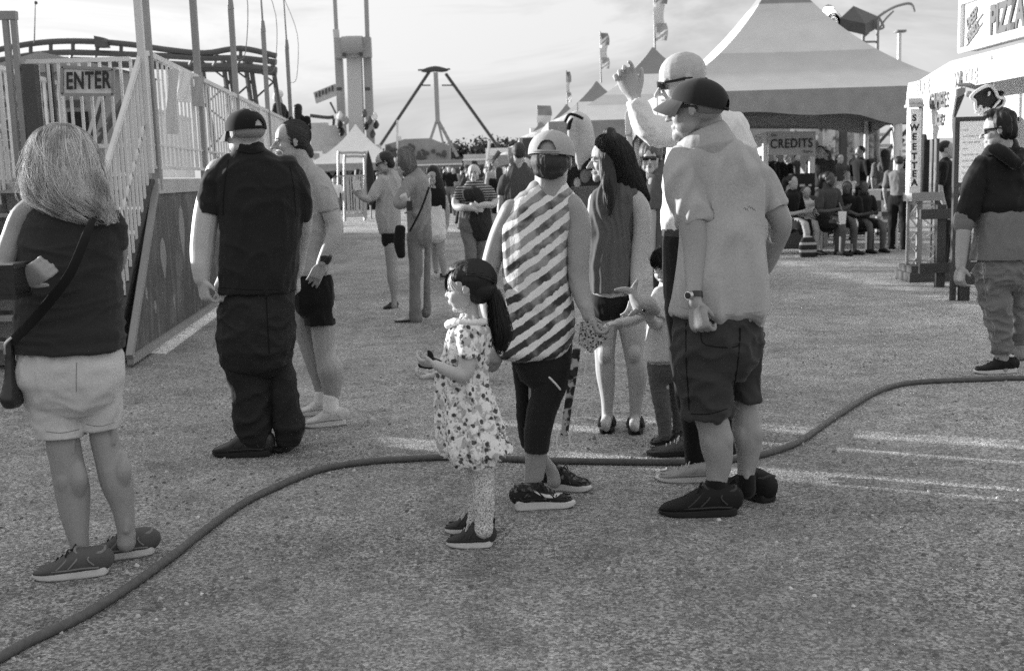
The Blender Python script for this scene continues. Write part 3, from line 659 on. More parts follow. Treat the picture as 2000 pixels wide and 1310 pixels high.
    for (x,y,z) in((1534,236,28),):
        E=empty('lit_lamp',P(x,y,z),'bright lit lamp under the large tent above the ticket booth','lamp');m=M();m.box(P(x,y,z),(.24,.1,.2));build('lamp_lens',m,emit('lit_lamp',6),E,shade=False);m=M();m.box(P(x,y-10,z)+V((0,.06,0)),(.2,.1,.12));build('lamp_housing',m,BLKP,E,shade=False)
    # machinery clutter between tents at the eave line
    E=empty('game_trailer',(P(1560,330,36).x,36,0),'cluttered pale game trailer seen under the big tent behind the booth','trailer');m=M();a=P(1440,232,36);b=P(1640,232,36);m.box(((a.x+b.x)/2,37.5,a.z/2),(b.x-a.x,2.4,a.z));n=N('cluttered_prizes');build('trailer_body',m,n.out(n.ramp(n.vor(2.6,out='Distance'),[(.2,.06),(.35,.25),(.5,.6)]),.7),E,shade=False)
    m=M();rnd=random.Random(12)
    for i in range(60):
        p=P(rnd.uniform(1480,1640),rnd.uniform(250,350),35.9);s=rnd.uniform(.08,.26);m.ell(lambda a_,b_,c_:p+V((a_,b_,c_)),(0,0,0),(s,s*.6,s*rnd.uniform(.8,1.8)),7,5)
    build('prizes',m,prizem(),E)
    # game stalls under the smaller tents
    for px,Z,w,lab in((1185,31.5,4.6,'prize stall under the second striped tent, dim inside'),(1120,43,4.6,'prize stall under the third striped tent')):
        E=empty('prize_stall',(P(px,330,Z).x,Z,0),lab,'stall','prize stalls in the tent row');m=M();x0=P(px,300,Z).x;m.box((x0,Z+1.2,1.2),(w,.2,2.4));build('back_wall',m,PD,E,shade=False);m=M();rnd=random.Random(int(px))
        for i in range(55):
            p=V((x0+rnd.uniform(-w/2,w/2),Z+.9,rnd.uniform(1.1,2.4)));s=rnd.uniform(.08,.2);m.ell(lambda a_,b_,c_:p+V((a_,b_,c_)),(0,0,0),(s,s*.6,s*1.3),7,5)
        build('prizes',m,prizem(),E);m=M();m.box((x0,Z-.6,.5),(w,.5,1.));build('counter',m,PG,E,shade=False)
        if px==1185:
            for a in(1188,1207):
                m=M();m.box(P(a,251,Z-.3),(13*mpp(P(a,251,Z)),.1,3*mpp(P(a,251,Z))));build('lamp',m,emit('lit_tube',4),E,shade=False)
    # hanging plush prizes
    Z=24;q=lambda x,y,o=0:P(x,y,Z+o);k=mpp(q(1130,260))
    E=empty('hanging_plush',q(1135,260),'big pale plush animal with a dark headband hanging from the tent row','toy')
    m=M();m.tube([q(1113,240),q(1122,232),q(1135,240),q(1143,262),q(1145,290),q(1136,315)],[8*k,15*k,19*k,18*k,17*k,7*k],n=14,k=4);m.tube([q(1118,240,-.1),q(1115,262,-.1),q(1120,290,-.1)],[7*k,8*k,5*k],n=10,k=3);m.tube([q(1128,295),q(1130,320),q(1133,332)],[7*k,6*k,4*k],n=8,k=2)
    build('plush_body',m,cloth('pale_plush',.5),E,vox=.05,sm=3);m=M();m.path([q(1104,238,-.35),q(1112,224,-.42),q(1126,226,-.45),q(1138,232,-.4)],3*k,8,4);m.tube([q(1110,250,-.3),q(1113,240,-.4),q(1118,232,-.42)],[5*k,4*k,2*k],n=8);build('headband',m,BLK,E)
    m=M();m.cyl(q(1128,226),q(1128,200),.012,.012,5);build('cord',m,PG,E)
    E=empty('white_banner',q(1232,250),'white pointed cloth banner hanging below the raised hand','banner');m=M();m.prism([q(1228,206),q(1240,215),q(1242,240),q(1230,262),q(1222,264),q(1221,225)],(0,.03,0));m.prism([q(1224,266),q(1234,268),q(1236,305),q(1230,306)],(0,.03,0));build('banner_cloth',m,CANW,E,shade=False)
    # SWEET TEA tower
    Z=13.4;q=lambda x,y,o=0:P(x,y,Z+o);E=empty('sweet_tea_stand',(q(1800,540).x,Z,0),'tall narrow stand with a vertical board reading SWEET TEA','stand')
    def vb(name,x,y0,y1,w,mt,o=0,d=None,par=None,foot=False):
        a=q(x,y0,o);b=q(x,y1,o);b.x=a.x
        if foot: b.z=.12
        m=M();k=mpp(a);m.bar(b,a,w*k,(d or w*k),(0,1,0));return build(name,m,mt,par or E,shade=False)
    k=mpp(q(1790,300));a=q(1787,205)
    pn=vb('letter_board',1786,213,380,22,CREAM,0,.12);vb('corner_post',1799,200,380,7,PG,.0,foot=True)
    m=M();c=q(1785,201);m.tube([c+V((-13*k,0,0)),c+V((15*k,0,0))],9*k,n=12,k=1,rnd=False);m.box(c+V((1*k,0,-6*k)),(30*k,.16,5*k));build('cap_moulding',m,PL,E)
    for i,ch in enumerate('SWEETTEA'):
        y=(231,250,268,287,306,324,340,357)[i];p=q(1786-.0*i,y,-.075)
        m=M();m.box(p+V((0,.008,0)),(15*k,.01,15.5*k));tl=build('letter_tile',m,mat('bright_tile',.85,.4,.03),pn,shade=False)
        tl.parent=E
        text(ch,.105,p,0,INK,tl,ax='CENTER',bold=.004,ext=.003)
    vb('mid_box',1790,382,392,34,PD,0,.2);m=M();m.box(q(1803,384),(62*k,.3,16*k));build('shelf_band',m,PG,E,shade=False)
    for x in(1774,1797,1832): vb('truss_post',x,262 if x>1800 else 388,520,5 if x!=1797 else 8,PG if x!=1832 else PD,0,foot=True)
    vb('dark_back_post',1809,262,375,11,BLKP,.2);vb('thin_rod',1823,262,520,3,PD,.25,foot=True)
    m=M()
    for i in range(5):
        s=1 if i%2 else -1;a=q(1785-s*9,398+25*i);b=q(1785+s*9,423+25*i);m.bar(a,b,.018,.018);a=q(1813-s*14,398+25*i);b=q(1813+s*14,423+25*i);m.bar(a,b,.018,.018)
        m.bar(q(1776,398+28*i),q(1830,397+28*i),.016,.016)
    build('lattice_braces',m,GALV,E,shade=False)
    m=M();c=q(1801,525);m.box((c.x,Z,.15),(68*k,.42,.08));m.box((c.x,Z,.055),(78*k,.5,.11));build('base',m,PD,E,shade=False)
    # food stand with PIZZA board
    E=empty('pizza_stand',(5.1,11,0),'white food stand at the right edge with a raised board reading PIZZA','food stand')
    X=5.02;m=M();m.box((X+.9,9.7,1.18),(1.7,4.4,2.36));build('stand_wall',m,CREAM,E,shade=False)
    m=M();m.box((X+.06,10.3,2.84),(.16,4.5,.54));bd=build('pizza_board',m,CREAM,E,shade=False)
    for z in(2.58,3.09):
        m=M();m.box((X-.04,10.3,z),(.05,4.56,.05));build('board_trim',m,PW,bd,shade=False)
    m=M();m.box((X-.03,12.56,2.86),(.08,.05,.58));build('board_trim',m,PW,bd,shade=False)
    rot=Matrix(((0,0,-1),(-1,0,0),(0,1,0)))   # text x axis -> -Y, up -> Z, facing -X
    text('PIZZA',.40,(X-.03,11.86,2.79),rot,mat('pizza_letter',.11,.6),bd,sx=.72,bold=.016,ext=.006)
    sr=rot@Matrix.Rotation(R(24),3,'Z')
    text('DEEP',.17,(X-.03,12.44,2.83),sr,INKG,bd,sx=.75,bold=.006);text('FRIED',.17,(X-.03,12.42,2.68),sr,INKG,bd,sx=.68,bold=.006)
    for z in(2.72,2.58+.05):
        m=M();a=V((X-.03,12.46,z-.02));m.bar(a,a+V((0,-.42,.20)),.01,.014);build('rule_line',m,INKG,bd,shade=False)
    # sloping awning board with faint letters
    m=M();m.prism([(X-.02,12.9,2.5),(X-.02,9,2.5),(X-.42,9,2.27),(X-.42,12.9,2.27)],(0,0,-.03));aw=build('awning',m,CANW,E,shade=False)
    ar=Matrix(((0,-.866,-.5),(-1,0,0),(0,.5,-.866)))
    m=M();m.prism([(X-.42,12.9,2.27),(X-.42,9,2.27),(X-.42,9,2.12),(X-.42,12.9,2.12)],(-.02,0,0));build('awning_drop',m,PW,E,shade=False)
    text('SLICE',.2,(X-.445,12.75,2.2),rot,mat('faint_letter',.42,.6),aw,sx=.8,bold=.01);text('WHOLE',.2,(X-.445,11.7,2.2),rot,MC['faint_letter'],aw,sx=.8,bold=.01)
    text('50',.36,(X-.03,11.1,2.36),rot,INKG,E,sx=.9,bold=.012)
    # banner reading GAMES ICE at the far end
    B=empty('games_banner',(5.0,13.6,1.7),'white printed banner with dark cartoonish letters left of the food stand','banner')
    rows=[[V((5.0-.02*math.sin(s*1.2+t),lerp(14.2,12.75,s/8),lerp(2.36,1.66,t/6))) for s in range(9)] for t in range(7)];m=M();m.sheet(rows,.02);build('banner_cloth',m,CREAM,B)
    text('GAMES',.24,(4.965,13.42,2.08),rot,INKG,B,sx=.66,bold=.006,ext=.006);text('ICE',.16,(4.965,13.2,1.86),rot,INKG,B,sx=.8,bold=.01,ext=.01)
    # menu boards
    for x0,x1,lab in((1866,1962,'white menu board in a dark frame left of the anorak man\'s head'),(1972,2040,'white menu board in a dark frame cut by the right edge')):
        Z=11.3;q=lambda x,y,o=0:P(x,y,Z+o);B=empty('menu_board',(q((x0+x1)/2,360).x,Z,0),lab,'menu board','menu boards of the food stand')
        a=q(x0,229);b=q(x1,229);c=q(x1,366);d=q(x0,366);b.z=a.z;c.z=d.z;c.x=b.x;d.x=a.x;m=M();m.prism([a,b,c,d],(0,.05,0));build('board_frame',m,WOOD,B,shade=False)
        g=.045;m=M();m.prism([a+V((g,0,-g)),b+V((-g,0,-g)),c+V((-g,0,g)),d+V((g,0,g))],(0,-.008,0));m.cm=1;rnd=random.Random(x0)
        for i in range(9):
            z=a.z-.13-.06*i;xx=a.x+.08
            while xx<b.x-.1:
                w=rnd.uniform(.02,.07);m.box((xx+w/2,Z-.011,z),(w,.004,.010));xx+=w+.015
                if rnd.random()<.25: break
        build('board_face',m,[CREAM,mat('faint_letter',.42,.6)],B,shade=False)
        for xx in(d.x+.03,c.x-.03): m=M();m.bar((xx,Z+.03,0),(xx,Z+.03,d.z),.05,.05,(0,1,0));build('board_leg',m,WOOD,B,shade=False)
    # logo sign: dark blob with pale neon outline
    Z=10.9;q=lambda x,y,o=0:P(x,y,Z+o);B=empty('neon_logo_sign',q(1930,200),'irregular dark logo sign with a pale neon outline above the menu board','sign')
    pts=[(1896,190),(1905,180),(1918,172),(1927,168),(1936,169),(1943,177),(1950,190),(1960,192),(1962,199),(1958,207),(1948,213),(1938,218),(1925,219),(1908,216),(1905,206),(1904,198)]
    m=M();m.prism([q(x,y) for x,y in pts],(0,.05,0));build('sign_back',m,BLKP,B,shade=False)
    m=M();m.path([q(x,y,-.02) for x,y in pts+pts[:2]],.016,8,4);build('neon_tube',m,PW,B)
    m=M();m.path([q(x,y,-.03) for x,y in((1905,222),(1911,214),(1915,207),(1917,214),(1914,221),(1919,213),(1922,219),(1926,210),(1925,220),(1931,212),(1935,217),(1945,205),(1953,196))],.011,8,4);m.path([q(x,y,-.03) for x,y in((1930,183),(1933,180),(1932,185),(1929,187))],.008,6,3);m.path([q(x,y,-.03) for x,y in((1912,224),(1925,223),(1930,223))],.008,6,3);build('script_lettering',m,PW,B)
    B=empty('star_balloon',q(1935,180,.3),'grey pointed star figure with a ball tip behind the logo sign','decoration')
    z2=.35;m=M();k=mpp(q(1930,180,z2))
    for rows in(((1938,104),(1935,140),(1930,178)),((1864,166),(1895,167),(1930,176)),((1925,178),(1930,195),(1925,215))):
        m.tube([q(x,y,z2) for x,y in rows],[2.5*k,6*k,10*k],n=10,k=4)
    build('star_arms',m,PG,B,vox=.02,sm=2);m=M();m.ell(lambda a,b,c:q(1954,183,z2)+V((a,b,c)),(0,0,0),(7*k,7*k,6*k));build('ball',m,BLKP,B);m=M();m.ell(lambda a,b,c:q(1892,184,z2)+V((a,b,c)),(0,0,0),(8*k,5*k,6*k));build('pale_ball',m,PL,B)
    # timber barricade in front of the stand
    for (x0,x1,Z,lab) in((1836,1868,12.6,'dark timber barrier panel right of the sweet tea stand'),(1884,1935,11.3,'dark timber barrier with sloping legs beside the anorak man')):
        q=lambda x,y,o=0:P(x,y,Z+o);B=empty('timber_barrier',(q((x0+x1)/2,560).x,Z,0),lab,'barrier','timber barriers by the food stand')
        xa=q(x0,500).x;xb=q(x1,500).x
        for x in(xa,xb): m=M();m.bar((x,Z,0),(x,Z,.92),.10,.06,(0,1,0));build('post',m,WOOD,B,shade=False)
        for z in(.22,.82): m=M();m.bar((xa-.25 if x0<1850 else xa-.05,Z-.05,z),(xb+.25,Z-.05,z),.05,.11);build('rail',m,WOOD,B,shade=False)
    E=empty('gas_bottle_box',(P(1990,580,11).x,10.8,0),'small pale box on the ground behind the anorak man','box');m=M();m.box((P(1990,535,11).x,10.8,.22),(.2,.2,.44));build('box_body',m,PL,E,shade=False)
    # bench, patterned table
    Z=18.2;q=lambda x,y,o=0:P(x,y,Z+o);E=empty('bench',(q(1600,480).x,Z,0),'long low bench carrying the seated people','bench');a=q(1508,470);b=q(1705,470)
    m=M();m.box(((a.x+b.x)/2,Z+.02,.44),(b.x-a.x,.34,.05));build('seat',m,PG,E,shade=False)
    for t in(.03,.36,.66,.97):
        x=lerp(a.x,b.x,t);m=M();m.box((x,Z+.02,.205),(.05,.3,.42));build('leg',m,PD,E,shade=False)
    E=empty('patterned_table',(q(1715,430,1.2).x,Z+1.4,0),'table with a checked cloth right of the seated people','table');a=q(1630,395,1.2);b=q(1752,395,1.2)
    m=M();m.box(((a.x+b.x)/2,Z+1.5,.93),(b.x-a.x,.8,.03));tp=build('tabletop',m,PW,E,shade=False)
    n=N('checked_cloth');ck=n.n('TexChecker');ck.inputs['Scale'].default_value=4;n.l(n.co((1,1,1.3)),ck.inputs['Vector']);m=M();m.prism([(a.x+.55,Z+1.08,.92),(b.x,Z+1.08,.92),(b.x+.08,Z+1.02,.5),(a.x+.6,Z+1.02,.5)],(0,.015,0))
    ck.inputs['Color1'].default_value=(.62,.62,.62,1);ck.inputs['Color2'].default_value=(.09,.09,.09,1);build('checked_cloth',m,n.out(ck.outputs[0],.8),E,shade=False)
    for x in(a.x+.1,b.x-.1):
        m=M();m.bar((x,Z+1.5,0),(x,Z+1.5,.92),.05,.05,(0,1,0));build('leg',m,PG,E,shade=False)
    m=M();m.bar((a.x,Z+1.1,.42),(b.x+.1,Z+1.1,.42),.2,.04);build('foot_plank',m,PW,E,shade=False)
def prizem():
    if 'prize_plush' in MC: return MC['prize_plush']
    n=N('prize_plush');g=n.n('NewGeometry');MC['prize_plush']=n.out(n.ramp(g.outputs['Random Per Island'],[(0,.05),(.5,.3),(1,.75)]),.8);return MC['prize_plush']
right_side()
def hose():
    px=[(-40,1300),(0,1283),(60,1250),(150,1208),(230,1160),(330,1090),(400,1035),(470,985),(540,950),(620,918),(700,903),(790,896),(880,892),(980,895),(1080,899),(1200,901),(1300,902),(1380,900),(1440,895),(1500,884),(1560,862),(1610,828),(1660,795),(1710,766),(1760,750),(1820,744),(1900,741),(1980,738),(2060,739)]
    m=M();m.path([G(x,y,.016) for x,y in px],.0165,12,6)
    n=N('hose_rubber');o=build('hose',m,n.out(n.mix(1.,.10,n.math('MULTIPLY_ADD',n.noise(40,4),1.,.5),'MULTIPLY'),.65,n.noise(90,3),.4,.004),None,base=(0,5,0));tag(o,'long grey rubber hose curving across the gravel between everyone\'s feet','hose')
hose()
# ---------- people toolkit ----------
def headT(c,H,yaw,pitch=0,roll=0):
    yaw=R(yaw);pitch=R(pitch);roll=R(roll);f=V((-math.sin(yaw),-math.cos(yaw),0));u=V((0,0,1));s=u.cross(f)
    f2=f*math.cos(pitch)-u*math.sin(pitch);u2=u*math.cos(pitch)+f*math.sin(pitch)
    s3=s*math.cos(roll)+u2*math.sin(roll);u3=u2*math.cos(roll)-s*math.sin(roll);c=V(c)
    T=lambda a,b,d:c+(f2*a+s3*b+u3*d)*H
    T.f=f2;T.s=s3;T.u=u3;T.H=H;T.c=c
    return T
def head_geo(m,T,kid=False,ears=True,nose=1.,q=1):
    e=lambda c,r:m.ell(T,c,r,int(16*q) if q>=1 else 10,10 if q>=1 else 7)
    if kid:
        e((-.05,0,.13),(.45,.37,.38));e((.11,0,-.12),(.27,.29,.31));e((.14,0,-.30),(.18,.2,.15));e((.26,0,-.385),(.07,.085,.065))
        e((.22,.16,-.15),(.13,.12,.13));e((.22,-.16,-.15),(.13,.12,.13));e((.33,0,.04),(.05,.19,.06))
        nb=(.355,-.02);nt=(.425,-.125);nr=.8;lp=-.225
    else:
        e((-.06,0,.14),(.43,.34,.36));e((.10,0,-.08),(.265,.265,.36));e((.13,0,-.30),(.195,.215,.17));e((.30,0,-.415),(.085,.10,.075));e((.24,0,-.36),(.15,.15,.1))
        e((.22,.165,-.12),(.12,.1,.13));e((.22,-.165,-.12),(.12,.1,.13));e((.325,0,.075),(.055,.2,.045))
        nb=(.36,.03);nt=(.465,-.13);nr=1.;lp=-.235
    e((.12,.2,-.26),(.17,.07,.11));e((.12,-.2,-.26),(.17,.07,.11))
    H=T.H
    m.tube([T(nb[0],0,nb[1]),T((nb[0]+nt[0])/2+.01,0,(nb[1]+nt[1])/2),T(nt[0]*nose**.3,0,nt[1])],[.028*H,.036*H,.047*H*nr],n=8,k=2,ref=tuple(T.f))
    for s in(1,-1):
        e((nt[0]-.055,.042*s,nt[1]-.005),(.04,.026,.028))
    e((.375,0,lp),(.03,.09,.022));e((.365,0,lp-.042),(.03,.075,.026));e((.33,0,lp-.02),(.06,.12,.07))
    if ears:
        for s in(1,-1):
            es=.78 if kid else 1.;m.ell(T,(-.03,.345*s,-.0),(.05*es,.025,.09*es),10,8);m.ell(T,(-.01,.335*s,-.07*es),(.035*es,.025,.05*es),8,6)
            pts=[T(-.03+.06*es*math.cos(a),.365*s,.0+.10*es*math.sin(a)) for a in [x*.55 for x in range(-2,9)]]
            m.tube(pts,.014*H,n=6,k=1,ref=tuple(T.s))
class Fig:
    def __init__(s,foot,label,cat='person',name='person',dy=0,group=None):
        g=G(*foot);s.Y=g.y+dy;s.root=empty(name,(g.x,s.Y,0),label,cat,group);s.body=M()
    def pt(s,x,y,d=0): return P(x,y,s.Y+d)
    def _r(s,rows,sc=1.,grow=0):
        ps=[];rr=[];ra=[]
        for x,y,d,h,q in rows:
            p=s.pt(x,y,d);ps.append(p);rr.append(h*mpp(p)*sc+grow);ra.append(q)
        return ps,rr,ra
    def L(s,m,rows,n=14,k=4,sc=1.,grow=0,**kw):
        ps,rr,ra=s._r(rows,sc,grow);m.tube(ps,rr,n=n,ratio=ra,k=k,**kw);return m
    def E(s,m,rows,n=24,k=3,sc=1.,grow=0,pw=2.3,**kw):
        return s.L(m,[((a+b)/2,y,d,(b-a)/2,q) for a,b,y,d,q in rows],n=n,k=k,sc=sc,grow=grow,hz=True,pw=pw,**kw)
    def B(s,name,m,mat_,vox=.006,sm=3,disp=None,parent=None,label=None,**kw):
        return build(name,m,mat_,parent or s.root,vox=vox,sm=sm,disp=disp,label=label,**kw)
    def hand(s,m,w,d,nrm,L=.18,curl=(25,30,35,40),ts=1,thumb=(.6,.75,.35),tl=.34,spread=.08):
        w=V(w);d=V(d).normalized();nrm=V(nrm);nrm=(nrm-d*nrm.dot(d)).normalized();sd_=d.cross(nrm)
        m.tube([w-d*.03,w+d*.02,w+d*.28*L,w+d*.52*L],[.026*L/.18,.028*L/.18,.041*L/.18,.042*L/.18],ratio=[.75,.65,.42,.36],ref=tuple(nrm),n=12,k=3)
        for i,(o,fl) in enumerate(((-.033,.33),(-.011,.41),(.011,.45),(.032,.41))):
            o=o*L/.18*-ts;b=w+d*.5*L+sd_*o;c=R(curl[i]);fd=(d+sd_*(o*spread*20)).normalized();a=0;pts=[b-d*.02];p=b;pts.append(p)
            for seg in(.45,.31,.24):
                a+=c;dd=fd*math.cos(a)+nrm*math.sin(a);p=p+dd*fl*L*seg;pts.append(p)
            r=.0088*L/.18
            m.tube(pts,[r*1.05,r*1.05,r,r*.93,r*.8],n=8,k=2,ref=tuple(sd_))
        # thumb sits on the index side (index offset is -ts*.032)
        side=sd_*(-ts);tb=w+d*.14*L+side*.024*L/.18
        td=(d*thumb[0]+side*thumb[1]+nrm*thumb[2]).normalized();p1=tb+td*tl*L*.5;td2=(td*.75+d*.45+nrm*.15).normalized()
        m.tube([tb-td*.01,tb+td*.02,p1,p1+td2*tl*L*.45],[.014*L/.18,.0135*L/.18,.0105*L/.18,.008*L/.18],n=8,k=2,ref=tuple(nrm))
    def shoe(s,heel,toe,mats,w=.095,h=.1,sole=.028,name='shoe',lace=True,vox=.005,zl=0,lift=0,swoosh=None,low=1.,L=None):
        a=G(*heel);b=G(*toe);x=(b-a);x.z=0
        if L: mid=(a+b)/2;x=x.normalized()*L;a=mid-x/2
        L=x.length;x.normalize();z=V((0,0,1));y=z.cross(x);a=V((a.x,a.y,lift))
        pf=lambda t,l,hh:a+x*(t*L)+y*l+z*hh
        prof=[(-.02,.16,.10),(0,.30,.05),(.05,.36,0.01),(.2,.40,.0),(.4,.40,.0),(.6,.46,.0),(.75,.48,.02),(.88,.42,.07),(.96,.28,.16),(1.,.12,.24)]
        m=M();rs=[]
        for t,ww,zz in [tuple(r) for r in catmull([tuple(map(float,p)) for p in prof],3)]:
            ww*=w*1.06;z0=zz*sole*1.6;z1=sole*(1.3-.42*t)-max(0,t-.9)*sole*2
            o=y*(.012*math.sin(t*3.1))
            ww*=.97;rs.append([pf(t,-ww,z0+.004)+o,pf(t,-ww*.93,z0)+o,pf(t,ww*.93,z0)+o,pf(t,ww,z0+.004)+o,pf(t,ww,z1)+o,pf(t,-ww,z1)+o])
        m.rings(rs);so_=build('sole',m,mats[1],s.root,vox=.0045,sm=3)
        u=M();hp=[(.03,.95,.62),(.12,1.,.78),(.25,1.,.8),(.36,.98,.82),(.5,.82,.85),(.65,.60,.9),(.8,.46,.86),(.92,.34,.62),(.985,.2,.3)]
        pts=[];rr=[];ra=[]
        for t,hh,ww in hp:
            hz=h*hh*(low if t>.4 else 1);o=.012*math.sin(t*3.1)
            pts.append(pf(t,o,sole*.7+(hz-sole*.7)/2));rr.append(w*ww*.62);ra.append((hz-sole*.7)/2/(w*ww*.56))
        u.tube(pts,rr,ratio=ra,n=16,k=3,ref=(0,0,1),pw=2.4)
        up=build(name,u,mats[0],s.root,vox=vox,sm=3)
        so_.parent=up
        def side(X,Z,sg,o=.0045):
            zz=sole+(h*.9)*Z;hw=w*.56*(.88 if X<.7 else .84);hh_=h*(.95 if X<.4 else .95-(X-.4)*1.3);cz=sole*.7+(hh_-sole*.7)/2;rz=(hh_-sole*.7)/2
            dz=min(.97,abs(zz-cz)/max(rz,.003));return pf(X,(hw*(1-dz**2.4)**(1/2.4)+o)*sg+.012*math.sin(X*3.1),zz)
        ov=M()
        for sg in(1,-1):
            for pp in([(.06,.16),(.25,.2),(.5,.16),(.75,.14),(.92,.12)],[(.28,.9),(.36,.55),(.46,.22)],[(.42,.78),(.52,.48),(.62,.2)],[(.12,.3),(.2,.6),(.12,.85)]):
                ov.tube([side(X,Z*.9,sg) for X,Z in pp],.0035,ratio=.6,n=5,k=3,rnd=False)
        ov.tube([pf(.03,-w*.3,h*.9),pf(.0,0,h*.98),pf(.03,w*.3,h*.9),pf(.2,w*.40,h*.86),pf(.36,w*.36,h*.93),pf(.40,0,h*1.02),pf(.36,-w*.36,h*.93),pf(.2,-w*.40,h*.86),pf(.03,-w*.3,h*.9)],.006,n=6,k=3,rnd=False)
        oo=build('overlays',ov,mats[3] if len(mats)>3 else mats[0],s.root);oo.parent=up
        if lace:
            l=M()
            for t in(.44,.51,.58,.65):
                hh=h*(.97-(t-.4)*1.45)*(low if t>.4 else 1)+.006
                l.tube([pf(t,-w*.3,hh-.016),pf(t,-.0,hh+.002),pf(t+.02,w*.3,hh-.014)],.003,n=5,k=3,rnd=False)
            hh=h*.95*low
            l.path([pf(.45,0,hh),pf(.47,.03,hh+.012),pf(.5,.045,hh-.01),pf(.47,.02,hh-.002)],.0025,5);l.path([pf(.45,0,hh),pf(.42,-.03,hh+.012),pf(.46,-.045,hh-.012),pf(.46,-.01,hh)],.0025,5)
            lo=build('laces',l,mats[2],s.root);lo.parent=up
        if swoosh:
            q=M();sg=swoosh;rs=[]
            for i in range(13):
                t=i/12;X=.78-.56*t;Z=.30+.34*t**2.2*1.1-.10*math.sin(t*3.14);wd=.16*abs(math.sin(min(1,t*1.0+.04)*3.0))**.8*(1-t*.2)+.01
                rs.append((X,Z,wd))
            rows=[]
            for X,Z,wd in rs:
                row=[]
                for e in(0,.5,1):
                    zz=sole+(h*.9)*(Z+wd*(e-.5)*.9)
                    hw=w*.56*(.88 if X<.7 else .84);hh_=h*(.95 if X<.4 else .95-(X-.4)*1.3)
                    cz=sole*.7+(hh_-sole*.7)/2;rz=(hh_-sole*.7)/2;dz=min(.97,abs(zz-cz)/rz);l_=hw*(1-dz**2.4)**(1/2.4)
                    row.append(pf(X,(l_+.0035)*sg+.012*math.sin(X*3.1),zz))
                rows.append(row)
            q.sheet(rows,.002);qo=build('curved_mark',q,mats[1],s.root);qo.parent=up
        return up
    def eyes(s,T,dark,white,skin,op=.5,brow=None,kid=False,lash=True):
        ex=.305 if not kid else .335;eu=-.005 if not kid else -.015
        for sg in(1,-1):
            m=M();m.ell(T,(ex,.135*sg,eu),(.055,.062,.045*op*1.3),12,8);e=build('eye',m,white,s.root)
            m=M();m.ell(T,(ex+.035,.137*sg,eu),(.026,.03,.03*min(1,op*1.3)),10,6);build('iris',m,dark,s.root).parent=e
            if lash:
                m=M();m.tube([T(ex+.02,.075*sg,eu+.01),T(ex+.055,.13*sg,eu+.045*op+.008),T(ex+.015,.2*sg,eu+.012)],.008*T.H,n=5,k=3,ref=tuple(T.f));build('eyelashes',m,dark,s.root).parent=e
        if brow:
            for sg in(1,-1):
                m=M();m.tube([T(.375,.06*sg,.085),T(.372,.13*sg,.11),T(.325,.2*sg,.095)],[.012*T.H,.013*T.H,.007*T.H],n=6,k=3,ref=tuple(T.f));build('eyebrow',m,brow,s.root)
    def glasses(s,T,lens,frame,wrap=1.):
        for sg in(1,-1):
            m=M();rows=[]
            for i in range(7):
                a=-.02+.24*i/6;row=[]
                for j in range(5):
                    b=-.075+.135*j/4*(1-.25*abs(i/6-.45));row.append(T(.405-1.1*a*a-.02*(j-2)**2*.1,a*sg,.035+b))
                rows.append(row)
            m.sheet(rows,.006*T.H/.22);g=build('sunglasses_lens',m,lens,s.root)
            m=M();m.path([T(.35,.23*sg,.07),T(.2,.33*sg,.06),T(-.05,.355*sg,.05),T(-.1,.36*sg,.0)],.006,6);build('temple_arm',m,frame,s.root).parent=g
    def cap(s,T,mt,strapmt,ow=.42,orow=5,opening=True,brim=True,brimmt=None,bt=0,R_=(.475,.40,.42),cu=.12,rim=.02,brimlen=.34):
        c=(-.055,0,cu);rows=[];nt,np_=168,48
        def sp(th,ph,k=1.):
            sq=1.;return T(c[0]+R_[0]*k*math.cos(ph)*math.cos(th),c[1]+R_[1]*k*math.cos(ph)*math.sin(th),c[2]+R_[2]*k*math.copysign(abs(math.sin(ph))**.9,ph))
        m=M();vs=[];
        for lay in(1.,.955):
            for i in range(np_+1):
                ph=rim+(math.pi/2-rim-.01)*i/np_
                for j in range(nt):
                    th=2*math.pi*j/nt; seam=1+.004*abs(math.sin(3*th)) ;vs.append(sp(th,ph,lay*seam))
        fs=[];L0=(np_+1)*nt
        def hole(i,j):
            i=float(i)
            if not opening: return False
            th=2*math.pi*(j+.5)/nt;d=abs(th-math.pi);i=i/3;return i<orow and i>=1 and d<ow*math.sqrt(max(0,1-(i/orow)**2))
        for i in range(np_):
            for j in range(nt):
                if hole(i,j): continue
                a=i*nt+j;b=i*nt+(j+1)%nt;fs.append((a,b,b+nt,a+nt));fs.append((L0+a,L0+a+nt,L0+b+nt,L0+b))
        for j in range(nt): fs.append((j,L0+j,L0+(j+1)%nt,(j+1)%nt))
        fs.append(tuple(np_*nt+j for j in range(nt)))
        m.add(vs,fs);o=build('cap',m,mt,s.root)
        b=M();b.ell(T,(-.055,0,cu+R_[2]*1.0),(.03,.03,.018),8,6);build('cap_button',b,mt,s.root).parent=o
        if opening:
            b=M();pts=[sp(math.pi+x,rim+.06,1.012) for x in(-1.4*ow,-ow,-.5*ow,0,.5*ow,ow,1.4*ow)];b.tube(pts,.02*T.H,n=8,ratio=.25,k=2,ref=tuple(T.u),rnd=False);build('cap_strap',b,strapmt,s.root).parent=o
        if brim:
            rows=[]
            for i in range(9):
                t=i/8;row=[]
                for j in range(17):
                    a=-1.15+2.3*j/16;r0=sp(a,rim,1.0);bend=brimlen*max(0,math.cos(a*1.25))**.6
                    row.append(r0+(T.f*(bend*t)+T.u*(-.10*t*t*math.cos(a)-(bt)*t-.12*t*abs(math.sin(a))**2))*T.H)
                rows.append(row)
            b=M();b.sheet(rows,.012*T.H);build('cap_brim',b,brimmt or mt,s.root).parent=o
        return o
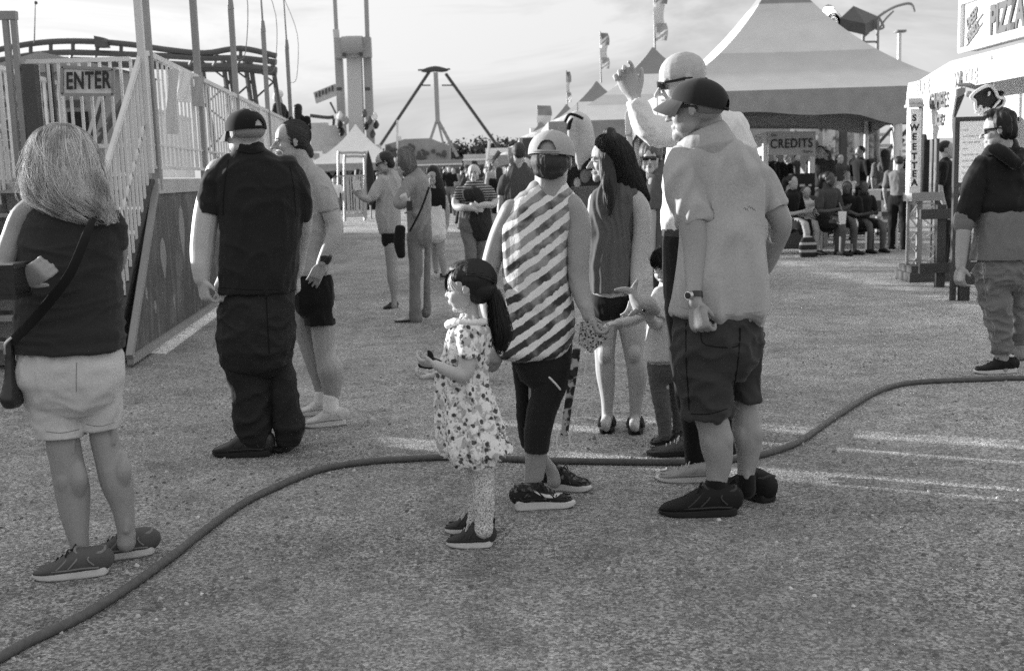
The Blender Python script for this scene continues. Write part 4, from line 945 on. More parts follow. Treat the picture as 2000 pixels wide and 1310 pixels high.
    def calf(s,m,x,y,d,h,back=1,ln=30,ax=None,ay=None,ah=None):
        """two calf heads, kneecap hollow cords and ankle knobs"""
        for sg in(1,-1):
            s.L(m,[(x+sg*h*.42,y-ln,d-.012*back,h*.38,1),(x+sg*h*.46,y-ln*.2,d-.030*back,h*.58,1),(x+sg*h*.40,y+ln*.6,d-.022*back,h*.46,1),(x+sg*h*.2,y+ln*1.4,d-.01*back,h*.25,1)],n=10)
        if ax is not None:
            s.L(m,[(ax,ay-34,d-.02*back,ah*.5,1),(ax,ay-10,d-.03*back,ah*.42,1)],n=8)
            for sg in(1,-1): m.ell(lambda a,b,c,p=s.pt(ax+sg*ah*.78,ay-2,d):p+V((a,b,c)),(0,0,0),(.011,.016,.015),8,6)
    def on(s,o,px,r,mt,name='seam',k=6,off=.0,parent=None):
        """thin piping laid on the surface of o"""
        from mathutils.bvhtree import BVHTree
        b=base_of(o)
        if not hasattr(s,'_bv'): s._bv={}
        if o.name not in s._bv: s._bv[o.name]=BVHTree.FromPolygons([v.co+b for v in o.data.vertices],[tuple(p.vertices) for p in o.data.polygons])
        bv=s._bv[o.name];pts=[]
        for x,y in catmull([tuple(map(float,q)) for q in px],k):
            d=ray(x,y).normalized();h=bv.ray_cast(CP,d)
            if h[0] is not None and (not pts or (h[0]-pts[-1]).length<.08): pts.append(h[0]-d*off)
        if len(pts)<3: return None
        m=M();m.tube(pts,r,n=5,k=1,rnd=False);q=build(name,m,mt,s.root);q.parent=parent or o;return q
    def locks(s,rows,nl,per,mt,parent,spread=.012,r=.001,t0=(0,.2),t1=(.85,1.05),th=(0,6.283),out=(.93,1.02),drift=.25,sway=.18,seed=1,seg=16,name='hair_strands',curl=.012):
        rnd=random.Random(seed);rr=catmull([tuple(map(float,q)) for q in rows],6);m=M();nR=len(rr)-1
        def env(t,a,k):
            t=min(max(t,0),1.12)*nR;i=min(int(t),nR-1);f=t-i;w=[lerp(x,y,f) for x,y in zip(rr[i],rr[i+1])]
            c=s.pt((w[0]+w[1])/2,w[2],w[3]);h=max(2,(w[1]-w[0])/2)*mpp(c);return c+V((math.cos(a)*h*k,math.sin(a)*h*w[4]*k,0))
        for q in range(nl):
            a0=lerp(th[0],th[1],(q+rnd.random())/nl);s0=rnd.uniform(*t0);s1=rnd.uniform(*t1);k0=rnd.uniform(*out);dr=rnd.gauss(0,drift);ph=rnd.uniform(0,6);ph2=rnd.uniform(0,6);fr=rnd.uniform(4,8)
            pts=[]
            for i in range(seg):
                u=i/(seg-1);t=lerp(s0,s1,u);a=a0+dr*u*u+sway*math.sin(ph+u*fr)*u;pts.append(env(t,a,k0)+V((math.sin(ph2+u*9),math.cos(ph2+u*8),0))*curl*u)
            sp=spread*rnd.uniform(.6,1.3)
            for j in range(per):
                an=rnd.uniform(0,6.28);rd=math.sqrt(rnd.random());o=V((math.cos(an),math.sin(an)*.7,rnd.uniform(-.3,.3)))*rd*sp;e=rnd.uniform(.86,1.);w2=rnd.uniform(-.004,.004)
                st=[p+o*(.35+.75*math.sin(math.pi*min(1,.15+i/(seg-1)*.85)))+V((w2*math.sin(i*.9+an),0,0)) for i,p in enumerate(pts[:max(5,int(seg*e))])]
                n_=len(st);m.tube(st,[r*(1.1-.8*i/(n_-1)) for i in range(n_)],n=3,k=1,rnd=False)
        return build(name,m,mt,parent)
    def strands(s,rows,count,mt,parent,r=.0016,t0=(0,.25),t1=(.75,1.),th=(0,6.283),out=(1.0,1.05),drift=.35,wav=.05,seed=1,seg=14,name='hair_strands',flare=0):
        rnd=random.Random(seed);rr=catmull([tuple(map(float,q)) for q in rows],6);m=M();nR=len(rr)-1
        def env(t,a,k):
            t=min(max(t,0),1)*nR;i=min(int(t),nR-1);f=t-i;w=[lerp(x,y,f) for x,y in zip(rr[i],rr[i+1])]
            c=s.pt((w[0]+w[1])/2,w[2],w[3]);h=(w[1]-w[0])/2*mpp(c);return c+V((math.cos(a)*h*k,math.sin(a)*h*w[4]*k,0))
        for q in range(count):
            a0=rnd.uniform(*th);s0=rnd.uniform(*t0);s1=rnd.uniform(*t1);k0=rnd.uniform(*out);dr=rnd.gauss(0,drift);ph=rnd.uniform(0,6);cl=fbm(V((math.cos(a0)*3,math.sin(a0)*3,seed)),2)
            pts=[]
            for i in range(seg):
                u=i/(seg-1);t=lerp(s0,s1,u);a=a0+dr*u+wav*math.sin(ph+u*5)+cl*.35*u;k=k0*(1+.02*cl*math.sin(u*9+ph))+flare*u*u*rnd.random()
                pts.append(env(t,a,k))
            m.tube(pts,[r*(1-.6*i/(seg-1)) for i in range(seg)],n=3,k=1,rnd=False)
        return build(name,m,mt,parent)
def scalp(f,T,c,r,starts,ends,count,mt,parent,rad=.0012,seed=3,k=1.015):
    """combed strands over a scalp ellipsoid, from start directions to end directions (f,s,u)"""
    rnd=random.Random(seed);m=M()
    for i in range(count):
        a=V(starts(rnd)).normalized();b=V(ends(rnd)).normalized();kk=k+rnd.uniform(-.01,.02);pts=[]
        om=math.acos(max(-.999,min(.999,a.dot(b))));so=math.sin(om)
        for j in range(9):
            t=j/8;d=(a*math.sin((1-t)*om)+b*math.sin(t*om))/so;pts.append(T(c[0]+r[0]*d.x*kk,c[1]+r[1]*d.y*kk,c[2]+r[2]*d.z*kk))
        m.tube(pts,[rad*(.6+.8*math.sin(math.pi*(j+.5)/9)) for j in range(9)],n=3,k=1,rnd=False)
    return build('hair_strands',m,mt,parent)
def folds(A,f=7.,st=(1,1,.45),seed=0,ridge=.7,lo=None):
    """draped cloth: broad swells plus a few sharp creases"""
    f*=.72
    def d(p,n):
        q=V((p.x*st[0],p.y*st[1],p.z*st[2]))*f+V((seed*7.3,seed*3.1,seed))
        w=nvec(q*.5)*.7;a=noise.noise(q+w);r=math.exp(-(noise.noise(q*1.5+w*1.4+V((9,2,5)))*5)**2)
        r2=math.exp(-(noise.noise(V((q.x*1.6-q.z,q.y*1.6,q.z*1.6+q.x))+w+V((1,7,3)))*6)**2)
        return A*(a*.6+ridge*(r*.75+r2*.5-.35))
    return d
def grooves(A,f=60):
    def d(p,n): return A*(noise.noise(V((p.x*f,p.y*f,p.z*f*.09)))+.6*noise.noise(V((p.x*f*2.2,p.y*f*2.2,p.z*f*.15+3))))
    return d
def lips(f,T,lp=-.235):
    m=M();m.ell(T,(.393,0,lp+.004),(.022,.075,.013),10,6);m.ell(T,(.38,0,lp-.034),(.024,.062,.017),10,6);build('lips',m,LIP,f.root)
def blonde_woman():
    f=Fig((150,1108),'blonde woman seen from behind in a dark sleeveless top and pale knee shorts')
    b=f.body
    T=headT(f.pt(120,338,.02),.20,150,0,0);head_geo(b,T,ears=False)
    f.L(b,[(120,350,0,30,1),(128,400,0,34,1),(134,430,.02,55,.6)])
    top=[(64,190,402,.0,.42),(50,222,425,0,.5),(44,231,450,0,.58),(40,235,485,0,.62),(37,235,530,0,.64),(36,236,575,0,.66),(33,239,620,0,.7),(28,241,655,0,.72),(24,242,685,0,.72)]
    f.E(b,top,sc=.86)
    # left arm bent, right arm mostly hidden
    f.L(b,[(62,405,0,22,1),(42,425,-.01,23,1),(27,460,-.02,22,1),(12,500,-.05,21,1),(4,528,-.08,18,1),(20,545,-.2,15,1),(44,552,-.27,12,1)])
    f.L(b,[(212,420,.0,24,1),(226,460,.03,22,1),(226,510,.1,20,1),(205,545,.22,16,1)])
    w=f.pt(40,548,-.27);f.hand(b,w,V((.3,-.1,.12)),V((-.2,.9,.2)),.17,(55,55,50,45),ts=1)
    # legs
    f.L(b,[(95,735,0,56,.9),(108,800,0,38,.95),(120,845,0,31,1),(124,870,0,32.5,1),(130,900,0,31.5,1),(141,955,.01,33,1.02),(147,1010,.0,27,1),(154,1055,-.01,18.5,1.1),(157,1085,-.01,19,1.15),(155,1105,-.01,20,1.2)])
    f.L(b,[(190,735,.0,50,.9),(193,790,.02,33,.95),(197,832,.04,24,1),(203,855,.045,27,1),(213,890,.05,28,1.05),(228,940,.05,31,1.05),(240,990,.05,22,1),(246,1035,.05,17,1.1),(247,1060,.05,18,1.2)])
    f.calf(b,140,940,.0,30,1,34,155,1078,18);f.calf(b,227,925,.05,29,1,34,247,1046,17)
    for kx,ky in((122,868),(202,850)):
        for sg in(1,-1): f.L(b,[(kx+sg*20,ky-20,-.03 if kx<150 else .02,7,1),(kx+sg*19,ky+14,-.035 if kx<150 else .015,6,1)],n=8)
    f.B('body',b,SK_LEG,.0055,2)
    t=M();f.E(t,[(64,190,398,.0,.42)]+top[1:-1]+[(24,242,684,0,.72)],hol1=.05)
    f.L(t,[(84,395,0,16,1.2),(118,388,0,22,1.2),(165,396,0,20,1.2)])
    f.L(t,[(196,408,0,20,1.3),(222,436,.01,21,1.3),(229,470,.02,19,1.3)])
    # curved shirt tail lower at the middle of the back
    f.E(t,[(34,238,670,0,.7),(60,228,692,0,.62),(95,205,706,-.02,.5),(120,185,712,-.03,.4)],hol1=0)
    def dd(p,n):
        base=folds(.010,9,(.5,.7,1.5),3,.9)(p,n);return base
    f.B('sleeveless_top',t,DKG2,.006,3,dd)
    s=M();f.E(s,[(40,230,668,0,.62),(34,236,690,0,.66),(30,241,715,0,.7),(33,241,740,0,.72),(44,238,752,0,.72)])
    f.E(s,[(31,150,735,0,.9),(48,152,775,0,.92),(63,157,812,0,.98),(79,164,850,0,1.05)],hol1=.06)
    f.E(s,[(146,241,735,.02,.95),(154,239,775,.03,.95),(158,236,805,.03,1.),(160,231,836,.04,1.08)],hol1=.06)
    so_=f.B('shorts',s,KHA,.006,3,folds(.009,7,(1,1,.9),8,.9));f.on(so_,[(150,708),(149,735),(149,765)],.0016,SEAM);f.on(so_,[(90,842),(120,845),(155,838)],.0016,SEAM);f.on(so_,[(168,828),(195,832),(224,824)],.0016,SEAM)
    hr=[(112,124,241,.0,1.),(94,142,246,0,1.05),(78,157,255,0,1.08),(65,171,272,0,1.1),(57,186,302,-.01,1.12),(50,197,332,-.02,1.08),(48,207,362,-.03,.95),(54,214,388,-.05,.8),(84,220,408,-.07,.6),(120,224,424,-.08,.45),(162,226,436,-.09,.3)]
    h=M();f.E(h,hr[:8]+[(84,212,400,-.06,.5)],sc=.925,pw=2.,rnd=False);hh=f.B('hair',h,HB,.005,2,lambda p,n:grooves(.008,30)(p,n)+.012*noise.noise(V((p.x*14+p.z*3,p.y*14,p.z*5)))+.004*noise.noise(V((p.x*90,p.y*90,p.z*7))))
    f.locks(hr,44,30,HB,hh,.014,.0010,(0,.12),(.86,1.09),(2.8,6.7),(.86,.93),.22,.14,1);f.locks(hr,34,30,HB,hh,.012,.0009,(.05,.45),(.8,1.12),(2.8,6.7),(.86,.93),.35,.3,6);f.strands(hr,90,HB,hh,.0007,(0,.15),(.3,1.1),(0,6.28),(.92,1.06),.6,.2,9,flare=.2)
    f.strands(hr,90,HB,hh,.0011,(0,.2),(.5,1.1),(0,6.28),(1.02,1.14),.6,.15,2,flare=.2)
    f.shoe((196,1119),(78,1128),(GSH,WSOLE,DLACE,OVL),.1,.1,.027,L=.262);f.shoe((284,1080),(184,1090),(GSH,WSOLE,DLACE,OVL),.1,.1,.027,L=.25)
    st=M();f.L(st,[(186,412,-.05,9,.3),(172,450,-.18,9,.2),(140,528,-.24,9.5,.2),(105,578,-.235,10,.2),(62,628,-.2,10,.2),(22,668,-.13,9,.2)],ref=None)
    build('bag_strap',st,BLK,f.root)
    bg=M();f.E(bg,[(12,26,662,-.1,1.3),(13,27,700,-.1,1.6),(14,32,740,-.1,2.2),(10,40,772,-.1,2.4),(12,40,783,-.1,2.2)],pw=3.5)
    f.B('handbag',bg,LEA,.006,2,folds(.004,12))
    r=M();f.L(r,[(22,660,-.14,3,1),(10,672,-.15,3,1),(9,690,-.15,3,1)]);build('bag_clasp',r,STEEL,f.root)
    # camera case held in front
    e=empty('camera_case',f.pt(18,545,-.3),'black open case held in the blonde woman\'s bent left arm at the photo edge','case')
    m=M();c=f.pt(14,548,-.33);m.box(c,(.10,.12,.085));m.box(c+V((0,0,.05)),(.108,.128,.016));m.box(c+V((0,0,-.05)),(.108,.128,.014));build('case_body',m,PLAS,e,shade=False)
    m=M();m.bar(c+V((.053,-.066,.058)),c+V((-.06,-.066,.058)),.006,.006);build('trim',m,STEEL,e,shade=False)
DKG2=cloth('dark_plum_jersey',.034)
def black_tee_man():
    f=Fig((478,889),'stocky man from behind in a black T-shirt, black cap and worn dark jeans');b=f.body
    T=headT(f.pt(478,262,.0),.235,128,3,0);head_geo(b,T)
    f.L(b,[(488,270,.02,27,1.05),(488,300,.02,25,1.05),(488,325,.02,34,.6)])
    tor=[(478,512,290,.02,.8),(448,540,303,.02,.62),(424,566,322,.02,.55),(415,588,350,.02,.55),(420,592,390,.02,.6),(430,590,430,.02,.68),(433,585,480,.01,.75),(431,580,530,0,.8),(428,578,566,0,.8)]
    f.E(b,tor,sc=.88)
    f.L(b,[(428,335,.02,26,1),(412,375,.01,24,1),(404,415,-.01,25.5,1),(398,455,-.03,24.5,1),(395,490,-.05,24,1),(393,520,-.09,20,1),(394,545,-.11,16,.9)])
    f.L(b,[(576,345,.04,16,1),(588,385,.06,16,1),(592,430,.1,19,1),(585,480,.2,18,1),(578,530,.24,15,1)])
    f.hand(b,f.pt(394,542,-.11),V((.12,-.05,-1)),V((.7,.7,0)),.195,(52,50,46,40),ts=-1)
    f.hand(b,f.pt(578,530,.24),V((0,.2,-1)),V((-1,0,0)),.19)
    f.L(b,[(478,560,0,60,.8),(475,640,0,40,1)])
    f.B('body',b,SK_FAIR,.006,3)
    t=M();f.E(t,[(460,518,289,.02,1.0)]+tor[1:-1]+[(428,578,570,0,.82)],hol1=.04,pw=2.5)
    f.L(t,[(450,322,.02,22,1.2),(426,350,.01,26,1.15),(414,385,0,26,1.15),(410,420,-.01,25,1.2)],hol1=.05,th=.008)
    f.L(t,[(560,325,.03,24,1.2),(582,360,.04,23,1.2),(590,400,.05,19,1.3),(592,428,.07,16,1.4)],hol1=.05,th=.008)
    to_=f.B('t_shirt',t,cloth('black_jersey',.018),.006,3,folds(.010,6,(.8,.8,1.),5,1.));f.on(to_,[(446,312),(440,350),(436,395),(436,420)],.003,SEAMD);f.on(to_,[(566,325),(574,365),(578,420)],.003,SEAMD);f.on(to_,[(430,562),(500,566),(576,566)],.002,SEAMD);f.on(to_,[(466,296),(490,300),(514,296)],.0035,SEAMD,'neck_rib')
    j=M();f.E(j,[(434,570,550,0,.7),(426,576,590,0,.8),(424,576,640,0,.85),(428,574,680,0,.9)])
    f.E(j,[(425,527,650,0,.95),(430,528,690,0,1.),(443,529,730,0,1.),(454,529,775,0,1.),(455,529,815,0,1.05),(465,529,845,0,1.05),(478,528,868,0,1.1),(482,527,876,0,1.1)],hol1=.04,k=4)
    f.E(j,[(522,576,650,.02,1.),(524,570,690,.03,1.1),(527,576,730,.03,1.15),(529,583,785,.03,1.15),(534,592,825,.04,1.15),(541,588,850,.04,1.15),(544,584,866,.04,1.1)],hol1=.04,k=4)
    jo=f.B('jeans',j,JEAN,.006,2,folds(.011,7,(1,1,1.),2,1.));f.on(jo,[(520,580),(523,640),(526,690)],.003,SEAMD)
    pp=M();rows=[]
    for i in range(5):
        rows.append([f.pt(545+20*j_/4,566+40*i/4,-.225+.012*i*.3-.0*j_) for j_ in range(5)])
    f.shoe((528,889),(416,889),(LEA,RUB,DLACE),.105,.13,.028,name='boot',L=.31);f.shoe((566,868),(545,882),(LEA,RUB,DLACE),.1,.11,.036,name='boot',lace=False,L=.27)
    k=f.cap(T,BLKCAP,BLKCAP,ow=.3,orow=4,bt=.06,rim=-.06,cu=.10,brimlen=.28,brimmt=mat('faded_brim',.12,.8))
    m=M();T2=T
    for i in range(4):
        pts=[T(-.055-.475*1.02*math.cos(ph)*math.cos(th),.4*1.015*math.cos(ph)*math.sin(th),.12+.42*1.01*math.sin(ph)) for th,ph in ((-.12+.0*i,.80+.07*i),(.05,.86+.07*i),(.25,.87+.06*i))]
        m.tube(pts,.004,n=5,k=2,rnd=False,ref=tuple(T.u))
    build('cap_embroidery',m,mat('pale_thread',.3),f.root).parent=k
    h=M();h.ell(T,(-.13,0,.04),(.368,.348,.2));f.B('hair',h,mat('shaved_hair',.24,.8),.006,2)
BLKCAP=cloth('black_twill',.013,bs=.15)
def jeanmat():
    n=N('worn_dark_jeans');a=n.noise(7,5,.7);b=n.noise(300,1);c=n.noise(16,3,.6)
    w=n.ramp(n.math('MULTIPLY',a,c),[(.34,.018),(.42,.03),(.47,.22)])
    col=n.mix(1.,w,n.math('MULTIPLY_ADD',b,.5,.75),'MULTIPLY');return n.out(col,.85,n.noise(20,4),.5,.02)
JEAN=jeanmat()
def ponytail_woman():
    f=Fig((640,830),'young woman with a low dark bun, grey T-shirt and black shorts, hand in pocket');b=f.body
    T=headT(f.pt(567,277,0),.222,63,2,-4);head_geo(b,T,nose=1.1)
    f.L(b,[(582,300,.02,20,1),(592,325,.03,22,1),(600,345,.03,35,.8)])
    tor=[(580,614,330,.02,1.),(568,628,345,.02,.9),(562,638,365,.02,.85),(565,640,400,.02,.85),(572,640,450,.01,.8),(575,645,500,0,.8),(574,652,538,0,.8)]
    f.E(b,tor,sc=.85)
    f.L(b,[(622,350,.0,17,1),(636,385,-.02,18,1),(645,415,-.04,17.5,1),(655,442,-.06,16.5,1),(650,465,-.09,15.5,1),(638,492,-.12,13,1),(628,514,-.13,10.5,.9)])
    f.hand(b,f.pt(629,512,-.13),V((-.5,0,-1)),V((-.4,1,0)),.17,(20,18,15,12),ts=-1,tl=.3)
    f.L(b,[(572,360,.05,16,1),(560,420,.1,15,1),(556,470,.1,13,1)])
    f.L(b,[(630,600,0,28,1),(631,645,0,24,1),(634,690,-.01,20,1),(645,720,-.01,26,1.1),(648,750,-.01,21,1),(648,778,-.01,14,1),(646,800,-.01,14,1.1)])
    f.L(b,[(598,600,.1,28,1),(596,640,.1,24,1),(604,672,.1,20,1),(617,705,.11,22,1),(624,735,.11,18,1),(627,765,.11,12,1),(626,785,.11,12,1.1)])
    f.B('body',b,SK_MED,.005,3)
    f.eyes(T,EYED,EYEW,SK_MED,.4,brow=HBR);lips(f,T)
    h=M();h.ell(T,(-.13,0,.16),(.40,.375,.385));h.ell(T,(-.2,0,.02),(.3,.33,.3));hb=f.pt(599,293,.03);r=.028
    h.tube([hb+V((-.04,0,.02)),hb,hb+V((.012,0,-.022))],[.03,.036,.028],n=12,k=2);hh=f.B('hair',h,HBR,.005,3,grooves(.003,60));scalp(f,T,(-.13,0,.16),(.40,.375,.385),lambda q:(.9,q.uniform(-1,1),q.uniform(.2,1.1)),lambda q:(-.85,q.gauss(0,.1),-.5),420,HBR,hh)
    t=M();f.E(t,[(584,612,324,.02,1.)]+tor[1:],hol1=.04)
    f.L(t,[(612,342,.0,19,1.1),(628,365,-.02,21,1.1),(638,390,-.03,21,1.1),(643,412,-.03,21,1.1)],hol1=.05)
    f.L(t,[(575,350,.04,18,1.1),(562,400,.09,20,1.1)])
    f.B('t_shirt',t,LTG,.006,3,folds(.008,9,(1,1,.6),4,.9))
    s=M();f.E(s,[(580,645,528,0,.7),(573,651,556,0,.83),(574,653,590,0,.9)])
    f.E(s,[(600,653,575,0,1.1),(597,654,610,0,1.15),(596,655,634,0,1.15)],hol1=.05);f.E(s,[(572,615,575,.1,1.2),(574,612,610,.1,1.2),(578,610,626,.1,1.2)],hol1=.05)
    f.B('shorts',s,BLK,.006,3,folds(.008,9,(1.2,1.2,.5),6,.8))
    for rows,d in(([(647,772,-.01,15,1.1),(646,800,-.01,15.5,1.2)],0),([(627,768,.11,13,1.1),(626,784,.11,13,1.2)],0)):
        m=M();f.L(m,rows);f.B('sock',m,WHT,.005,1)
    f.shoe((672,828),(592,834),(LSH,WSOLE,LACE),.095,.1,.03,L=.25);f.shoe((640,806),(590,811),(LSH,WSOLE,LACE),.09,.095,.03,L=.23)
    m=M();p=f.pt(634,503,-.12);f.L(m,[(637,500,-.125,12.5,.9),(634,507,-.125,12.5,.9)]);m.box(p+V((.0,-.035,-.002)),(.035,.015,.03));build('wristwatch',m,PLAS,f.root)
def floral(name,base,spots,sc,sc2,th=(.30,.36)):
    n=N(name);co=n.co();ds=n.n('TexNoise');ds.inputs['Scale'].default_value=sc*1.7;n.l(co,ds.inputs['Vector'])
    mx=n.n('MixRGB',blend_type='ADD');mx.inputs[0].default_value=.06*8/sc*1.2;n.l(co,mx.inputs[1]);n.l(ds.outputs['Color'],mx.inputs[2])
    d=n.vor(sc,mx.outputs[0]);d2=n.vor(sc2,mx.outputs[0]);b=n.noise(330,1)
    m1=n.ramp(d,[(th[0],spots),(th[1],1)]);m2=n.ramp(d2,[(.24,.4),(.34,1)])
    g=n.ramp(n.noise(sc*.35,2),[(.42,1.),(.5,0.)])
    m2=n.mix(g,m2,1.)
    lf=n.ramp(n.noise(sc*1.1,3,.6,mx.outputs[0]),[(.44,.55),(.5,1.)])
    c=n.mix(1.,n.mix(1.,n.mix(1.,m1,m2,'MULTIPLY'),lf,'MULTIPLY'),n.math('MULTIPLY_ADD',b,.35*base,base*.82),'MULTIPLY')
    return n.out(c,.85,n.noise(24,4),.45,.012)
def girl():
    f=Fig((915,1066),'little girl with a black ponytail, short sleeved flowery dress and patterned leggings');b=f.body
    T=headT(f.pt(914,563,0),.196,100,2,0);head_geo(b,T,kid=True)
    f.L(b,[(915,590,.0,18,1.),(919,615,.0,16.5,1.),(921,640,.0,24,1)])
    bod=[(895,940,628,0,1.1),(879,955,642,0,1.3),(872,957,665,0,1.15),(866,954,690,0,1.0),(859,950,715,0,.95),(854,950,740,0,.95)]
    f.E(b,bod,sc=.85)
    f.L(b,[(915,655,-.085,17,1),(913,685,-.1,17,1),(912,712,-.11,17.5,1),(906,731,-.12,15.5,1),(882,727,-.135,13,1),(860,717,-.13,10.5,1),(850,711,-.12,9,.9)])
    f.L(b,[(905,655,.085,16,1),(895,690,.1,15,1),(885,728,.1,13,1),(862,736,.05,11,1),(848,734,.02,9,.9)])
    f.hand(b,f.pt(852,712,-.12),V((-1,.35,.12)),V((.0,.6,.8)),.115,(40,42,42,38),ts=1)
    f.hand(b,f.pt(852,735,.02),V((-1,-.2,.0)),V((.1,.1,.9)),.115,(42,45,45,42),ts=-1)
    f.L(b,[(938,880,-.03,23,1.),(942,930,-.03,20,1),(944,975,-.03,20,1),(945,1010,-.03,16,1),(946,1035,-.03,14,1.1)])
    f.L(b,[(925,870,.06,22,1.),(926,930,.07,18,1),(930,975,.07,18,1),(928,1010,.07,14,1),(926,1025,.07,13,1.1)])
    f.B('body',b,SK_FAIR,.0038,3)
    f.eyes(T,EYED,EYEW,SK_FAIR,.42,kid=True);lips(f,T,-.225)
    lg=M();f.L(lg,[(936,860,-.03,28,1.),(940,905,-.03,25.5,1),(943,945,-.03,22.5,1),(945,980,-.03,21.5,1),(946,1012,-.03,18,1),(945,1034,-.03,18.5,1.1)])
    f.L(lg,[(926,860,.05,26,1.),(927,905,.06,23,1),(932,945,.07,21,1),(932,980,.07,20,1),(929,1008,.07,16,1),(927,1022,.07,16,1.1)])
    f.B('leggings',lg,floral('spotted_leggings',.72,.25,150,230,(.28,.4)),.005,2,folds(.003,26,(.6,.6,1.6),3,.8))
    d=M();f.E(d,[(898,934,622,0,1.1)]+bod[1:]+[(852,952,765,0,.98)])
    def skirt(p,n):
        t=max(0,min(1,(1.02-p.z)*2.2));a=math.atan2(p.y-f.Y,p.x+.16)
        return .012*t*math.sin(a*9+p.z*5)+.008*t*noise.noise(V((a*5,p.z*4,1)))+.003*noise.noise(p*30)
    f.E(d,[(853,951,748,0,.96),(853,962,775,0,1.),(854,972,805,0,1.02),(856,982,838,0,1.05),(859,994,870,0,1.05),(866,1000,884,0,1.0)],hol1=.10,th=.011)
    f.E(d,[(858,944,800,.02,1.1),(862,956,850,.0,1.2),(876,966,885,-.02,1.25),(888,968,904,-.02,1.3)],hol1=.06,th=.011)
    f.L(d,[(912,640,-.07,22,1),(914,662,-.09,24,1),(915,688,-.1,24,1),(914,700,-.105,23,1)],hol1=.035,th=.006)
    f.L(d,[(905,645,.07,20,1),(898,680,.1,20,1)],hol1=.03)
    f.B('flowery_dress',d,floral('flower_print',.80,.13,33,60,(.27,.34)),.005,2,skirt)
    c=M();f.L(c,[(945,628,-.04,7,1.),(915,630,-.1,6,1.),(888,628,-.07,7,1.),(876,634,-.01,8,1),(882,630,.06,6,1)]);f.B('ruffled_collar',c,WHT,.004,1,folds(.004,30))
    h=M();h.ell(T,(-.13,0,.17),(.40,.395,.375));h.ell(T,(-.22,0,-.01),(.30,.34,.30));h.ell(T,(-.0,0,.37),(.34,.28,.17));h.ell(T,(.06,.22,.24),(.2,.14,.17));h.ell(T,(.06,-.22,.24),(.2,.14,.17));hh=f.B('hair',h,HD,.0045,2,grooves(.0025,70));scalp(f,T,(-.14,0,.14),(.41,.40,.40),lambda q:(.9,q.uniform(-1,1),q.uniform(.35,1.1)),lambda q:(-1,q.gauss(0,.08),-.05+q.gauss(0,.08)),420,HD,hh)
    # ponytail and fringe
    pr=[(955,966,560,-.0,1.),(954,974,572,0,1.),(955,984,595,0,1.),(957,992,625,0,1.),(960,997,650,0,1.),(965,992,675,0,1.),(972,984,695,0,1.)]
    p=M();f.E(p,pr[:6],sc=.86,pw=2.);f.L(p,[(950,556,0,9,1),(962,562,0,9,1)]);po=f.B('ponytail',p,HD,.0045,2,grooves(.003,60))
    f.locks(pr,16,26,HD,po,.008,.0010,(0,.15),(.85,1.1),(0,6.28),(.85,1.02),.15,.12,5,curl=.004)
    m=M();f.L(m,[(952,548,-.02,4,1),(957,556,-.03,4,1),(953,566,-.02,4,1)]);build('hair_tie',m,WHT,f.root)
    rnd=random.Random(9);m=M()
    for i in range(70):
        s0=rnd.uniform(-.30,.30);fx=rnd.uniform(.02,.16);ln=rnd.uniform(.34,.46)
        k=rnd.uniform(0,.02)
        pts=[T(fx-.03,s0*.7,.5-abs(s0)*.25),T(.22,s0*.95,.44-abs(s0)*.3),T(.385-abs(s0)*.35+k,s0*1.05,.26),T(.425-abs(s0)*.4+k,s0*1.1,.26-ln*.35),T(.43-abs(s0)*.42+k,s0*1.1,.24-ln*.62)]
        m.tube(pts,[.0014,.0014,.0011,.0009,.0005],n=3,k=3,rnd=False)
    build('fringe',m,HD,hh)
    f.shoe((962,1066),(870,1063),(SNK,WSOLE,LACE),.075,.085,.024,L=.178,vox=.004);f.shoe((940,1040),(878,1037),(SNK,WSOLE,LACE),.07,.08,.024,L=.17,vox=.004)
    m=M();f.L(m,[(962,1030,.0,4,.5),(964,1012,.0,3.5,.5)]);build('heel_tab',m,BLK,f.root)
    # toy bird
    e=empty('toy_bird',f.pt(838,705,-.06),'small dark toy bird cupped in the little girl\'s hands','toy')
    m=M();c=f.pt(838,709,-.07);m.tube([c+V((.035,0,.0)),c,c+V((-.03,0,-.006))],[.014,.024,.012],n=12,k=3);m.tube([c+V((.005,0,.01)),c+V((.006,0,.032)),c+V((.0,0,.044))],[.014,.012,.006],n=8,k=2)
    build('toy_body',m,BLK,e,vox=.0035,sm=2);m=M();m.cyl(c+V((-.006,0,.036)),c+V((-.022,0,.034)),.004,.001);build('beak',m,LACE,e)
SNK=mat('dark_canvas_shoe',.045,.8)
def tiedye():
    n=N('tie_dye_stripes');co=n.co();s=n.n('SeparateXYZ');n.l(co,s.inputs[0]);nz=n.noise(6,3,.6);nb=n.noise(24,4,.6);nb2=n.noise(13,3,.55)
    d=n.math('ADD',n.math('MULTIPLY',s.outputs[0],-.56),n.math('MULTIPLY',s.outputs[2],.83))
    w=n.math('SINE',n.math('MULTIPLY_ADD',d,2*math.pi/.056,n.math('MULTIPLY',n.math('SUBTRACT',nz,.5),3.0)))
    w=n.math('ADD',w,n.math('MULTIPLY',n.math('SUBTRACT',nb,.5),2.6))
    m=n.ramp(w,[(0.0,1.),(.16,1.)]);m=n.ramp(n.math('MULTIPLY_ADD',w,.5,.5),[(.40,1.),(.52,0.)])
    dark=n.ramp(n.math('ADD',n.math('MULTIPLY',nb2,.75),n.math('MULTIPLY',n.math('SUBTRACT',n.math('MULTIPLY',s.outputs[2],1.),.95),-.22)),[(.30,.30),(.37,.16),(.46,.045)])
    c=n.mix(m,dark,.74);c=n.mix(1.,c,n.math('MULTIPLY_ADD',n.noise(330,1),.3,.85),'MULTIPLY')
    return n.out(c,.85,n.noise(14,4),.45,.02)
